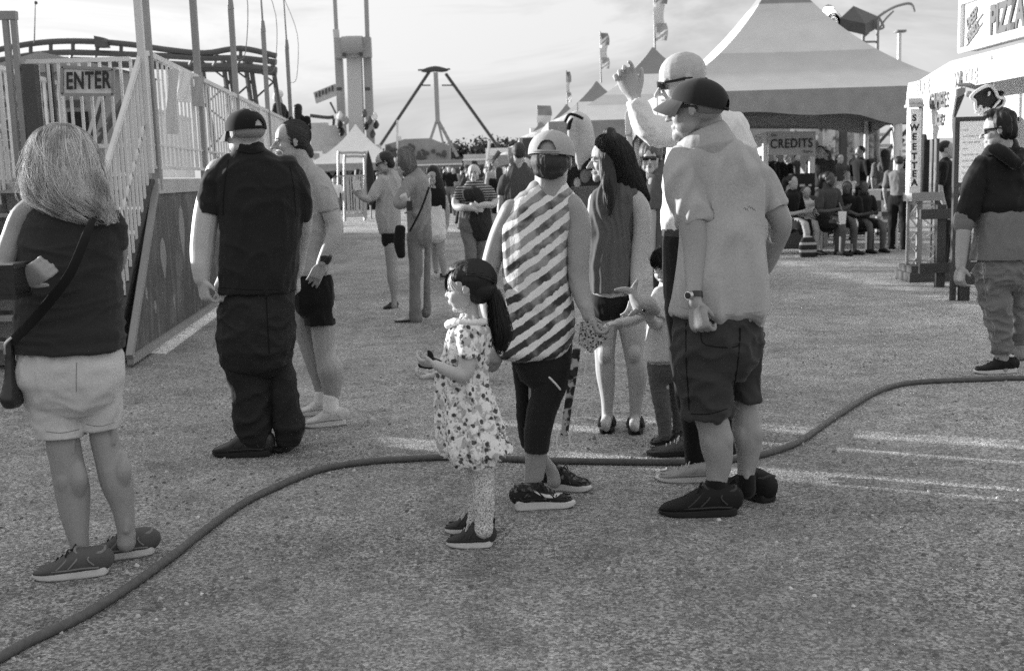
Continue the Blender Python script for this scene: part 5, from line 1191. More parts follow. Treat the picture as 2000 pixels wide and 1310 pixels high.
def stripe_woman():
    f=Fig((1062,985),'woman from behind in pale baseball cap, diagonally striped sleeveless top and dark capri leggings');b=f.body
    T=headT(f.pt(1078,316,0),.225,-166,6,3);head_geo(b,T)
    f.L(b,[(1076,340,.02,32,1),(1074,375,.02,34,1),(1072,400,.03,60,.6)])
    tor=[(1030,1115,372,.02,.55),(1008,1124,384,.02,.55),(992,1128,405,.02,.56),(982,1122,435,.02,.6),(980,1112,470,.01,.68),(983,1110,510,0,.72),(987,1112,555,0,.75),(991,1120,600,0,.78),(992,1126,640,0,.8),(980,1120,668,0,.82),(968,1112,690,0,.84)]
    f.E(b,tor[:-1],sc=.85)
    f.L(b,[(1115,400,.0,23,1),(1130,430,-.0,24,1),(1130,470,-.01,24,1),(1129,510,-.02,22,1),(1130,545,-.03,21,1),(1138,580,-.06,18,1),(1147,606,-.1,14,1),(1150,618,-.11,13,.9)])
    f.hand(b,f.pt(1149,612,-.11),V((.45,-.2,-1)),V((.9,.1,.5)),.165,(50,55,58,50),ts=1,thumb=(.5,.6,.8))
    f.L(b,[(1000,410,.02,22,1),(980,450,.03,21,1),(966,490,.03,20,1),(956,530,.03,19,1),(950,570,-.0,17,1),(955,610,-.05,15,1),(968,645,-.08,13,1),(976,668,-.09,12,.9)])
    f.hand(b,f.pt(976,664,-.09),V((-.25,-.1,-1)),V((-.6,.6,0)),.17,(28,26,24,22),ts=-1)
    f.L(b,[(1060,690,0,30,1),(1056,780,0,24,1),(1050,862,0,22,1),(1047,890,0,22,1),(1045,920,0,19.5,1),(1042,950,0,17,1.1),(1042,972,0,18,1.15)])
    f.L(b,[(1022,690,.1,18,1),(1024,800,.12,11,1),(1034,862,.14,11,1),(1075,915,.16,12,1),(1082,940,.16,14,1.1)])
    f.B('body',b,SK_LEG,.0055,3)
    t=M();f.E(t,[(1030,1114,368,.02,.6)]+tor[1:],hol1=.05,pw=2.4)
    f.E(t,[(978,1128,640,0,.82),(964,1120,668,0,.84),(958,1110,688,-.01,.82),(985,1100,700,-.03,.6),(1030,1092,709,-.04,.4)],hol1=0)
    f.L(t,[(996,660,.0,20,.8),(975,685,-.02,14,.8),(957,700,-.02,6,.8)])
    f.B('sleeveless_top',t,tiedye(),.006,3,folds(.012,7,(1,1,.55),7,.7))
    l=M();f.E(l,[(998,1116,630,0,.85),(1000,1118,680,0,.85),(1006,1118,715,0,.88)])
    f.L(l,[(1078,690,0,40,1.1),(1076,730,0,41,1.1),(1066,775,-.01,32,1.1),(1056,810,-.01,29,1.1),(1050,845,-.01,27,1.1),(1048,882,-.01,24,1.1)],hol1=.03)
    f.L(l,[(1022,690,.1,26,1.1),(1024,730,.1,22,1.1),(1024,775,.11,17,1.1),(1024,820,.12,15,1.1),(1030,865,.13,14,1.1)])
    f.B('capri_leggings',l,cloth('dark_leggings',.022,bs=.25),.006,3,folds(.003,16,(.7,.7,1.6),3,.6))
    z=M();z.tube([f.pt(1073,737,-.2),f.pt(1084,748,-.195),f.pt(1094,760,-.18)],.004,n=6,k=2);build('pocket_trim',z,WSOLE,f.root)
    h=M();h.ell(T,(-.14,0,-.02),(.36,.36,.27));h.ell(T,(-.2,0,-.2),(.2,.28,.14));f.B('hair',h,HBR,.005,2,grooves(.004,60))
    f.cap(T,PALECAP,PALECAP,rim=-.08,cu=.14,R_=(.49,.425,.42))
    f.shoe((1010,995),(1122,988),(PRSH,WSOLE,DLACE),.095,.105,.036,L=.255,swoosh=-1);f.shoe((1075,955),(1136,958),(PRSH,WSOLE,DLACE),.095,.1,.034,L=.235,swoosh=1)
    m=M();f.L(m,[(1043,945,0,19,1.15),(1042,962,0,19.5,1.2)]);f.B('ankle_sock',m,GSH,.005,1)
    e=empty('card_wallet',f.pt(1155,655,-.12),'leopard print wallet held by the woman in the striped top, strap hanging down','wallet')
    m=M();a=[f.pt(1134,630,-.15),f.pt(1164,624,-.15),f.pt(1187,660,-.15),f.pt(1155,690,-.15),f.pt(1130,672,-.15)]
    m.prism(a,(0,.022,0));build('wallet_body',m,floral('leopard_print',.4,.1,90,120,(.35,.42)),e,shade=False)
    m=M();m.tube([f.pt(1127,680,-.13),f.pt(1120,730,-.13),f.pt(1110,790,-.12),f.pt(1102,850,-.11)],.016,ratio=.12,n=8,k=3,rnd=False);build('hanging_strap',m,floral('strap_print',.35,.08,26,60,(.5,.6)),e)
    m=M();pts=[f.pt(1100+13*math.cos(q),862+26*math.sin(q),-.11) for q in [x*.52 for x in range(-3,10)]];m.tube(pts,.0035,n=6,k=2,rnd=False);m.tube([f.pt(1146,690,-.14),f.pt(1140,740,-.13),f.pt(1128,800,-.12),f.pt(1112,860,-.11)],.0022,n=5,k=2,rnd=False);build('loop_cord',m,WSOLE,e)
PALECAP=cloth('washed_pale_cap',.36,bs=.3)
def prsh():
    n=N('printed_shoe_fabric');v=n.vor(55,out='Color');s=n.n('SeparateColor');n.l(v,s.inputs[0]);return n.out(n.ramp(n.math('MULTIPLY',s.outputs[0],n.noise(60,3)),[(.35,.02),(.5,.16)]),.8,n.noise(200),.3)
PRSH=prsh()
def long_hair_woman():
    f=Fig((1215,838),'woman with very long dark hair in a grey sleeveless blouse, black shorts and sandals');b=f.body
    T=headT(f.pt(1186,313,0),.222,86,4,0);head_geo(b,T,nose=1.1)
    f.L(b,[(1196,345,.02,19,1.1),(1200,370,.03,22,1),(1200,390,.03,40,.8)])
    tor=[(1170,1236,362,.02,.9),(1158,1250,376,.02,.85),(1151,1244,400,.02,.85),(1149,1236,430,.01,.85),(1149,1235,470,0,.85),(1147,1235,510,0,.85),(1149,1236,545,0,.9),(1150,1240,570,0,.95)]
    f.E(b,tor,sc=.85)
    f.L(b,[(1238,385,-.02,18,1),(1252,410,-.03,19,1),(1254,450,-.04,18,1),(1249,490,-.05,17,1),(1245,525,-.07,15,1),(1243,560,-.1,12,1),(1240,580,-.12,10,.9)])
    f.hand(b,f.pt(1240,574,-.12),V((-.3,-.1,-1)),V((-.7,.5,0)),.165,(20,20,20,20),ts=-1)
    f.L(b,[(1165,390,.1,16,1),(1160,450,.14,15,1),(1165,520,.14,13,1),(1180,570,.1,11,1)])
    f.L(b,[(1184,600,.02,26,1.05),(1182,640,.02,24,1.05),(1181,690,.02,20,1.05),(1183,730,.02,19,1.05),(1186,770,.02,14,1),(1186,800,.02,11,1.1),(1186,826,.02,12,1.2)])
    f.L(b,[(1232,600,.0,28,1.05),(1234,640,.0,26,1.05),(1238,690,.0,19.5,1.05),(1245,730,.0,20,1.05),(1243,770,.0,15,1),(1241,800,.0,11.5,1.1),(1240,826,.0,12,1.2)])
    f.L(b,[(1184,822,-.02,11,1.),(1182,833,-.12,12,.6)]);f.L(b,[(1240,822,-.04,11,1.),(1238,835,-.14,12,.6)])
    for kx,ky,dd in((1181,694,.02),(1238,692,0)):
        f.L(b,[(kx,ky-14,dd-.035,12,1),(kx,ky,dd-.048,13,1),(kx,ky+14,dd-.03,9,1)],n=10)
    f.B('body',b,SK_MED,.005,2);f.eyes(T,EYED,EYEW,SK_MED,.42,brow=HBR);lips(f,T)
    t=M();f.E(t,[(1176,1232,354,.02,.9)]+tor[1:],hol1=.04);f.B('blouse',t,cloth('grey_pleated_blouse',.085),.006,3,lambda p,n:.004*math.sin(p.x*170+noise.noise(p*6)*6)+folds(.007,9,(1,1,.4),5)(p,n))
    s=M();f.E(s,[(1160,1228,552,0,.75),(1153,1238,590,0,.9)]);f.E(s,[(1150,1204,590,.02,1.1),(1151,1205,622,.02,1.1)],hol1=.04);f.E(s,[(1198,1245,590,0,1.3),(1200,1252,622,0,1.2)],hol1=.04)
    f.B('shorts',s,BLK,.006,2,folds(.005,9))
    hr=[(1176,1205,261,0,1.),(1164,1220,272,0,1.1),(1166,1236,295,0,1.05),(1180,1245,325,.01,1.),(1189,1256,352,.02,.9),(1196,1264,375,.03,.8),(1206,1268,388,.04,.6),(1222,1266,398,.05,.4)]
    h=M();h.ell(T,(-.11,0,.15),(.41,.375,.385));h.ell(T,(.02,.27,.0),(.2,.13,.3));h.ell(T,(.02,-.27,.0),(.2,.13,.3));f.E(h,hr,sc=.93,pw=2.);f.L(h,[(1184,312,-.06,15,.7),(1188,345,-.08,17,.6),(1193,385,-.11,12,.5),(1189,420,-.13,3,.5)]);hh=f.B('hair',h,HD,.005,3,grooves(.004,50));scalp(f,T,(-.13,0,.15),(.41,.385,.395),lambda q:(q.uniform(-.3,.75),q.gauss(0,.08),1),lambda q:(q.uniform(-.9,.25),q.choice((-1,1)),-.6),500,HD,hh);f.strands([(1172,1197,318,-.06,.7),(1177,1199,350,-.09,.6),(1184,1201,385,-.12,.5),(1186,1193,424,-.13,.5)],60,HD,hh,.0011,(0,.2),(.8,1.05),(0,6.28),(.95,1.1),.2,.05,8)
    f.strands(hr,200,HD,hh,.0035,(0,.4),(.7,1.0),(3.0,6.4),(.98,1.03),.3,.06,14,flare=.03);f.strands(hr,900,HD,hh,.0009,(0,.3),(.75,1.02),(3.0,6.4),(.98,1.06),.3,.06,4,flare=.05)
    for a,tt in(((1186,843),(1176,843)),((1241,845),(1236,845))):
        p=G(a[0],a[1]-14);q=V((-.10,-1,0)).normalized();m=M();rs=[]
        for t_,w in((0,.03),(.3,.036),(.6,.042),(.85,.04),(1,.022)):
            c=p+q*(.23*t_);rs.append([c+V((-w,0,0)),c+V((w,0,0)),c+V((w,0,.022)),c+V((-w,0,.022))])
        m.rings(rs);o=build('sandal',m,BLK,f.root)
        m=M()
        for t_ in(.25,.42,.62):
            c=p+q*(.23*t_);m.tube([c+V((-.042,0,.02)),c+V((-.025,0,.07-.03*t_)),c+V((.025,0,.07-.03*t_)),c+V((.042,0,.02))],.011,ratio=.35,n=8,k=3,rnd=False,ref=(0,1,0))
        build('sandal_strap',m,LEA,f.root).parent=o
def toddler():
    f=Fig((1300,868),'toddler in white top and grey leggings, half hidden by the pale shirted man');b=f.body
    T=headT(f.pt(1303,520,0),.19,48,22,0);head_geo(b,T,kid=True)
    f.L(b,[(1304,550,.02,15,1),(1302,570,.02,20,1)])
    tor=[(1290,1330,560,.02,.9),(1274,1338,578,.02,.9),(1266,1338,610,.02,.9),(1262,1340,645,0,.9),(1258,1342,680,0,.95),(1256,1344,700,0,.95)]
    f.E(b,tor,sc=.83)
    f.L(b,[(1290,585,-.04,15,1),(1284,615,-.07,14,1),(1280,632,-.1,13,1),(1270,622,-.15,11,1),(1262,612,-.19,9,1)])
    f.hand(b,f.pt(1264,614,-.19),V((-1,-.2,.3)),V((.1,.5,.8)),.11,(40,40,40,40),ts=1)
    f.L(b,[(1278,600,.0,13,1),(1255,617,-.02,12,1),(1228,628,-.05,11,1),(1208,630,-.07,9,1)])
    f.hand(b,f.pt(1212,629,-.07),V((-1,-.1,-.1)),V((0,.2,-1)),.1,(15,15,15,15),ts=1)
    f.L(b,[(1285,700,0,20,1),(1300,850,0,10,1)]);f.L(b,[(1322,700,.08,20,1),(1326,845,.06,10,1)])
    f.B('body',b,SK_FAIR,.004,3);f.eyes(T,EYED,EYEW,SK_FAIR,.3,kid=True,brow=HBR);lips(f,T,-.225)
    h=M();h.ell(T,(-.05,0,.20),(.45,.40,.36));h.ell(T,(-.2,0,0),(.3,.36,.3));hh=f.B('hair',h,HD,.0045,2,grooves(.003,60));scalp(f,T,(-.05,0,.2),(.455,.405,.365),lambda q:(q.gauss(0,.2),q.gauss(0,.2),1),lambda q:(q.uniform(-1,1),q.uniform(-1,1),-.1),300,HD,hh)
    t=M();f.E(t,tor,hol1=.04);f.L(t,[(1290,575,-.02,17,1),(1284,605,-.06,19,1),(1282,622,-.08,17,1)],hol1=.03);f.B('top',t,cloth('cream_cotton',.5),.005,2,folds(.005,14,(1,1,.6)))
    l=M();f.E(l,[(1268,1334,690,0,.85),(1264,1338,715,0,.95)]);f.L(l,[(1285,715,0,22,1),(1288,760,0,18,1),(1296,810,0,16,1),(1299,850,0,12.5,1)]);f.L(l,[(1320,715,.06,20,1),(1322,760,.06,16,1),(1326,810,.06,14,1),(1327,850,.06,12,1)])
    f.B('leggings',l,cloth('grey_leggings',.1),.005,2,folds(.004,24,(.6,.6,1.6)))
    f.shoe((1312,862),(1276,868),(LEA,RUB,LACE),.065,.06,.018,L=.15,lace=False,vox=.004);f.shoe((1338,862),(1310,868),(LEA,RUB,LACE),.065,.06,.018,L=.15,lace=False,vox=.004)
    e=empty('plush_dolphin',f.pt(1255,595,-.22),'pale plush dolphin with its tail up, held by the toddler','toy')
    d=f.Y-.22;q=lambda x,y,o=0:P(x,y,d+o)
    m=M();r=lambda px:px*mpp(q(1250,595))
    m.tube([q(1280,606),q(1268,598),q(1252,592),q(1240,580),q(1236,566)],[r(11),r(19),r(20),r(12),r(7)],n=14,k=4)
    m.tube([q(1236,572),q(1222,566),q(1201,566)],[r(7),r(7),r(3)],ratio=.6,n=8,k=3);m.tube([q(1236,570),q(1240,558),q(1246,546)],[r(7),r(6),r(3)],ratio=.6,n=8,k=3)
    m.tube([q(1246,606,-.02),q(1236,612,-.03),q(1227,617,-.03)],[r(6),r(6),r(2)],ratio=.5,n=8,k=2)
    build('plush_body',m,cloth('grey_plush',.34),e,vox=.004,sm=3);m=M();m.ell(lambda a,b_,c:q(1258,606,-.068)+V((a,b_,c)),(0,0,0),(.009,.006,.009));build('toy_eye',m,PLAS,e)
def grey_shirt_man():
    f=Fig((1362,1003),'big man from behind in pale short sleeved shirt, dark cap and long shorts');b=f.body
    T=headT(f.pt(1358,216,0),.24,112,0,0);head_geo(b,T);T2=headT(f.pt(1358,214,0),.24,112,-14,0)
    f.L(b,[(1376,230,.03,33,1.05),(1380,262,.04,40,1.1),(1385,300,.04,70,.6)])
    tor=[(1345,1425,272,.03,.75),(1322,1446,288,.03,.68),(1306,1468,310,.03,.62),(1306,1488,340,.03,.6),(1316,1496,380,.03,.62),(1328,1494,430,.02,.68),(1330,1492,480,.01,.74),(1324,1496,530,0,.78),(1316,1500,575,0,.8),(1313,1502,612,0,.8)]
    f.E(b,tor,sc=.86)
    f.L(b,[(1325,340,.0,28,1),(1338,390,-.03,31,1),(1352,430,-.06,30,1),(1358,470,-.08,27,1),(1358,505,-.1,23,1),(1356,540,-.13,19,1),(1356,575,-.17,14.5,1),(1357,592,-.18,15,.95)],n=16)
    f.hand(b,f.pt(1358,588,-.18),V((.14,-.25,-1)),V((.6,.8,.0)),.19,(60,58,56,50),ts=-1,thumb=(.6,.3,.8))
    f.L(b,[(1478,350,.04,26,1),(1505,395,.06,25,1),(1522,425,.06,23,1),(1526,447,.07,20,1),(1512,480,.12,19,1),(1495,520,.17,16,1),(1470,545,.2,13,1)])
    f.hand(b,f.pt(1474,543,.2),V((-1,.1,-.3)),V((0,-1,0)),.18,(20,20,20,20))
    f.L(b,[(1378,700,0,34,1),(1385,800,0,32,1),(1394,832,0,32,1),(1400,870,0,32,1.05),(1404,905,0,26,1),(1400,935,0,21,1.05),(1398,965,0,20,1.2),(1395,985,0,20,1.3)],n=16)
    f.L(b,[(1455,700,.1,22,1),(1454,770,.1,22,1),(1456,800,.1,26,1),(1458,828,.1,29,1),(1461,860,.1,28,1.05),(1461,890,.1,22,1),(1457,925,.1,17,1.05),(1457,955,.1,18,1.2)],n=16)
    f.calf(b,1402,862,.0,30,1,30,1398,968,20);f.calf(b,1461,850,.1,28,1,30,1458,945,18)
    f.B('body',b,SK_LEG,.006,2)
    t=M();f.E(t,[(1352,1420,262,.03,.8)]+tor[1:-1]+[(1314,1502,608,0,.8)],hol1=.05,pw=2.5)
    f.E(t,[(1314,1502,600,0,.8),(1340,1500,616,-.01,.78),(1400,1500,628,-.02,.6)])
    f.L(t,[(1335,305,.01,26,1.2),(1330,340,-.0,33,1.2),(1340,380,-.02,35,1.2),(1352,415,-.04,35,1.2),(1358,437,-.05,33,1.2)],n=18,hol1=.08,th=.009)
    f.L(t,[(1462,315,.04,26,1.2),(1485,350,.05,29,1.2),(1502,385,.06,28,1.2),(1514,408,.06,27,1.2)],n=18,hol1=.07,th=.009)
    ss=f.B('short_sleeved_shirt',t,SHIRT,.006,3,folds(.024,5.5,(1.1,1.,.38),11,1.));f.on(ss,[(1320,432),(1352,441),(1386,432)],.0012,SEAM);f.on(ss,[(1322,598),(1400,614),(1496,608)],.0012,SEAM)
    c=M();f.L(c,[(1369,250,.03,44,1.),(1374,264,.03,52,.98),(1378,284,.03,62,.9)],n=20,hol0=.03,th=.01);f.B('collar',c,SHIRT,.005,2)
    s=M();f.E(s,[(1322,1484,596,0,.7),(1316,1488,630,0,.78),(1314,1488,680,0,.85)])
    f.E(s,[(1313,1440,670,0,1.),(1317,1436,710,0,1.05),(1325,1432,750,0,1.08),(1333,1428,785,0,1.1),(1337,1425,812,0,1.1)],hol1=.08)
    f.E(s,[(1420,1490,655,.08,1.3),(1424,1484,695,.09,1.25),(1424,1483,740,.1,1.25),(1422,1485,778,.1,1.3)],hol1=.08)
    so_=f.B('long_shorts',s,cloth('dark_grey_shorts',.045),.006,3,folds(.018,7,(1,1,1.1),4,1.));f.on(so_,[(1340,630),(1340,700),(1346,800)],.0028,SEAMD);f.on(so_,[(1350,808),(1385,808),(1420,798)],.002,SEAMD);f.on(so_,[(1370,640),(1376,672),(1440,676),(1444,640)],.0022,SEAMD,'pocket_stitching');f.on(so_,[(1446,640),(1442,700),(1432,770)],.003,SEAMD)
    k=f.cap(T2,cloth('grey_black_cap',.022,bs=.2),BLKCAP,ow=.34,orow=4,bt=.12,rim=-.02,cu=.09,brimlen=.26,brimmt=cloth('washed_brim',.06))
    h=M();h.ell(T,(-.135,0,.06),(.362,.348,.2));f.B('hair',h,mat('cropped_hair',.2,.8),.005,2);f.glasses(T,LENS,GLF)
    for rows in([(1399,942,0,22,1.15),(1397,978,0,23,1.3)],[(1457,932,.1,19,1.15),(1457,955,.1,19.5,1.3)]):
        m=M();f.L(m,rows);f.B('sock',m,BLK,.005,1)
    f.shoe((1438,1003),(1284,1003),(BSH,RUB,DLACE,DKG),.112,.12,.028,L=.315);f.shoe((1478,972),(1440,958),(BSH,RUB,DLACE,DKG),.11,.12,.028,lace=False,L=.3)
    w=M();f.L(w,[(1356,571,-.165,16.5,1.1),(1357,582,-.172,16.5,1.1)],rnd=False);o=build('watch_strap',w,PLAS,f.root)
    w=M();p=f.pt(1345,577,-.205);ax=V((-.75,-.66,0));w.cyl(p-ax*.008,p+ax*.006,.018,.016,n=18);build('watch_case',w,STEEL,f.root)
    w=M();w.cyl(p+ax*.0055,p+ax*.0075,.013,.013,n=18);build('watch_face',w,EYED,f.root)
    m=M();rnd=random.Random(2)
    for i in range(5):
        a=f.pt(1456+6*i/1.3-4,408+3*math.sin(i*2),-.262);m.tube([a,a+V((.005,0,.006)),a+V((.009,0,-.004))],.0012,n=4,k=1,rnd=False)
    build('shirt_embroidery',m,GLF,f.root)
SHIRT=cloth('pale_fishing_shirt',.38,var=.08,bs=.55)
def bald_man():
    f=Fig((1350,938),'tall bald man in sunglasses and a white long sleeved shirt with one hand raised',dy=.05);b=f.body
    T=headT(f.pt(1330,160,0),.25,82,12,-4);head_geo(b,T,nose=1.15)
    f.L(b,[(1350,195,.03,30,1),(1360,230,.03,32,1),(1368,260,.03,60,.7)])
    tor=[(1345,1418,212,.02,.8),(1322,1440,235,.02,.75),(1308,1458,260,.02,.7),(1302,1468,300,.02,.68),(1298,1470,350,.02,.7),(1294,1470,400,.0,.75),(1294,1468,448,0,.75)]
    f.E(b,tor,sc=.85)
    f.L(b,[(1330,250,-.06,26,1),(1300,262,-.14,22,1),(1272,262,-.2,19,1),(1256,240,-.22,16,1),(1246,215,-.22,14,1),(1239,196,-.22,12,.9)])
    f.hand(b,f.pt(1240,194,-.22),V((-.35,.05,1)),V((-.35,-.9,.1)),.20,(52,46,40,30),ts=-1,thumb=(1.,.75,.0),tl=.46,spread=.16)
    f.L(b,[(1440,270,.1,26,1),(1452,340,.12,24,1),(1440,420,.14,20,1)])
    f.B('body',b,SK_FAIR,.005,3);f.glasses(T,LENS,GLF);lips(f,T)
    t=M();f.E(t,[(1350,1408,206,.02,.85)]+tor[1:],hol1=.02,pw=2.4)
    f.L(t,[(1345,245,-.04,32,1.1),(1312,258,-.12,30,1),(1278,255,-.19,28,1),(1258,238,-.22,25,1),(1248,214,-.22,21,1),(1241,196,-.22,17,1)],n=16,hol1=.03)
    f.L(t,[(1430,250,.08,30,1.1),(1446,300,.11,30,1.1),(1446,370,.13,26,1.1),(1430,430,.14,22,1)])
    f.B('long_sleeved_shirt',t,cloth('white_linen',.66,var=.06,bs=.7),.006,3,folds(.012,10,(1,1,.9),9,.9))
    p=M();f.E(p,[(1296,1466,452,0,.78),(1296,1464,520,0,.8),(1300,1460,600,0,.85)]);f.E(p,[(1297,1380,600,-.02,1.1),(1306,1376,680,-.02,1.1),(1322,1378,780,-.02,1.1),(1336,1378,860,-.02,1.1),(1340,1380,905,-.02,1.1)],hol1=.04);f.E(p,[(1378,1458,600,.1,1.1),(1384,1450,700,.1,1.1),(1392,1445,800,.1,1.1),(1396,1440,885,.1,1.1)],hol1=.04)
    f.B('trousers',p,BLK,.008,2,folds(.01,7))
    m=M();f.E(m,[(1293,1468,444,0,.8),(1293,1468,458,0,.8)],rnd=False);build('belt',m,LEA,f.root)
    f.shoe((1385,937),(1300,937),(mat('lit_suede',.3,.9),WSOLE,LACE),.105,.085,.028,L=.29);f.shoe((1362,886),(1276,888),(mat('unlit_suede',.07,.9),RUB,LACE),.105,.08,.026,L=.29)  # one pair: near shoe's paler suede stands for sunlight on it
def jacket_man():
    f=Fig((1958,728),'dark haired young man in two tone hooded anorak walking away at the right edge');b=f.body
    T=headT(f.pt(1950,255,0),.235,112,6,0);head_geo(b,T)
    f.L(b,[(1955,275,.02,22,1.1),(1958,305,.02,26,1.1)])
    tor=[(1935,1990,296,.02,.8),(1914,2006,310,.02,.7),(1908,2018,335,.02,.65),(1906,2022,370,.02,.68),(1908,2022,410,.01,.72),(1906,2022,450,0,.76),(1903,2022,480,0,.78),(1900,2022,503,0,.78)]
    f.E(b,tor,sc=.8)
    f.L(b,[(1888,390,.0,16,1),(1884,430,-.02,15,1),(1880,470,-.04,13,1),(1877,505,-.06,11,1),(1876,522,-.07,9.5,.9)])
    f.hand(b,f.pt(1876,518,-.07),V((-.1,-.1,-1)),V((.8,.5,0)),.185,(35,35,35,35),ts=-1)
    f.L(b,[(1940,600,0,18,1),(1958,700,0,12,1.1),(1958,720,0,12,1.2)]);f.L(b,[(1990,600,.15,18,1),(1992,690,.2,12,1.1)])
    f.B('body',b,SK_MED,.005,3);m=M();f.glasses(T,mat('clear_lens',.25,.1,spec=.8),GLF)
    h=M();h.ell(T,(-.10,0,.21),(.40,.39,.40));h.ell(T,(-.22,0,.0),(.30,.35,.34));h.ell(T,(.12,0,.46),(.22,.26,.14));f.B('hair',h,HD,.005,2,grooves(.012,30))
    up=M();f.E(up,[(1938,1985,286,.02,.9)]+tor[1:4]+[(1906,2023,392,.01,.74),(1905,2024,402,.01,.75)])
    f.L(up,[(1922,320,.02,18,1.2),(1906,350,.01,21,1.2),(1896,385,-.0,22,1.2),(1888,415,-.01,21,1.2),(1884,430,-.01,19,1.2)],hol1=.04)
    f.L(up,[(2005,330,.03,20,1.2),(2018,380,.03,20,1.2),(2018,440,.03,18,1.2)])
    f.L(up,[(1928,300,.0,9,1),(1940,292,-.08,11,1),(1962,300,-.13,14,1),(1985,318,-.14,12,1),(1995,300,-.08,11,1)])
    f.B('anorak_yoke',up,cloth('black_nylon',.014,rough=.6),.006,3,folds(.010,8,(1,1,.6),2,.9))
    lo=M();f.E(lo,[(1918,2012,385,.01,.6),(1909,2021,408,.01,.72),(1905,2023,460,0,.78),(1899,2023,490,0,.8),(1898,2023,506,0,.8)],hol1=.05)
    f.B('anorak_skirt',lo,cloth('grey_nylon',.17,rough=.6),.006,3,folds(.012,7,(1,1,.6),5,.8))
    cu=M();f.L(cu,[(1885,422,-.01,21,1.1),(1882,440,-.015,19,1.1)]);f.B('rolled_cuff',cu,cloth('grey_nylon',.17),.006,2)
    j=M();f.E(j,[(1912,2004,490,0,.7),(1906,2008,530,0,.88)]);f.E(j,[(1906,1968,520,0,1.1),(1914,1970,570,0,1.1),(1924,1971,615,0,1.1),(1934,1974,655,0,1.1),(1943,1982,690,0,1.1)],hol1=.03)
    f.E(j,[(1965,2010,520,.08,1.1),(1968,2004,580,.12,1.1),(1970,2006,640,.16,1.1),(1972,2004,672,.2,1.1)],hol1=.03);jo=f.B('jeans',j,DEN,.006,2,folds(.018,9,(.8,.8,1.2),6,1.));f.on(jo,[(1920,515),(1926,580),(1942,650),(1952,685)],.003,SEAM);f.on(jo,[(1925,524),(1955,526),(1955,560),(1940,570),(1927,560),(1925,524)],.002,SEAM,'pocket_stitching')
    f.shoe((1975,727),(1908,729),(BSH,WSOLE,DLACE),.1,.1,.03,L=.275);f.shoe((2008,690),(1972,712),(BSH,WSOLE,DLACE),.1,.1,.03,L=.26,lift=.02)
for fn in (blonde_woman,black_tee_man,ponytail_woman,girl,stripe_woman,long_hair_woman,toddler,grey_shirt_man,bald_man,jacket_man): fn()
# ---------- mid-distance people, posed from the photo ----------
def phone_woman():
    f=Fig((760,606),'woman in a dark visor and black shorts holding a phone out in front of her');b=f.body
    T=headT(f.pt(750,318,0),.22,75,18,0);head_geo(b,T);f.L(b,[(760,330,.02,8,1),(764,345,.02,9,1)])
    tor=[(756,778,341,0,.9),(744,782,350,0,.8),(736,783,365,0,.8),(735,783,390,0,.8),(733,783,420,0,.8),(738,783,445,0,.8)]
    f.E(b,tor,sc=.85);f.L(b,[(745,352,-.05,9,1),(730,375,-.1,8,1),(722,388,-.15,8,1),(712,388,-.2,7,1),(703,384,-.22,5,1)]);f.hand(b,f.pt(704,384,-.22),V((-.6,0,.8)),V((0,.8,.2)),.17,(50,50,50,50))
    f.L(b,[(762,450,0,14,1),(763,480,0,13,1),(765,515,0,11,1),(768,548,0,11,1),(770,580,0,6,1),(770,597,0,6,1)]);f.B('body',b,SK_LEG,.008,2);f.glasses(T,LENS,GLF)
    t=M();f.E(t,tor);f.L(t,[(748,352,-.05,11,1.2),(735,370,-.09,11,1.2),(727,384,-.12,10,1.2)]);f.B('loose_shirt',t,LTG,.01,2,folds(.012,9))
    s=M();f.E(s,[(744,783,436,0,.85),(745,776,472,0,.9)]);f.B('shorts',s,BLK,.01,2)
    h=M();h.ell(T,(-.13,0,.16),(.42,.39,.37));h.ell(T,(-.25,0,-.1),(.25,.3,.3));f.B('hair',h,HD,.008,2);f.shoe((782,598),(742,606),(BLK,RUB,DLACE),.08,.06,.02,lace=False,L=.23)
    m=M();k=f.pt(697,366,-.24);m.bar(k+V((.012,0,-.03)),k+V((-.012,0,.07)),.07,.012,(0,1,0));build('phone',m,PW,f.root,shade=False)
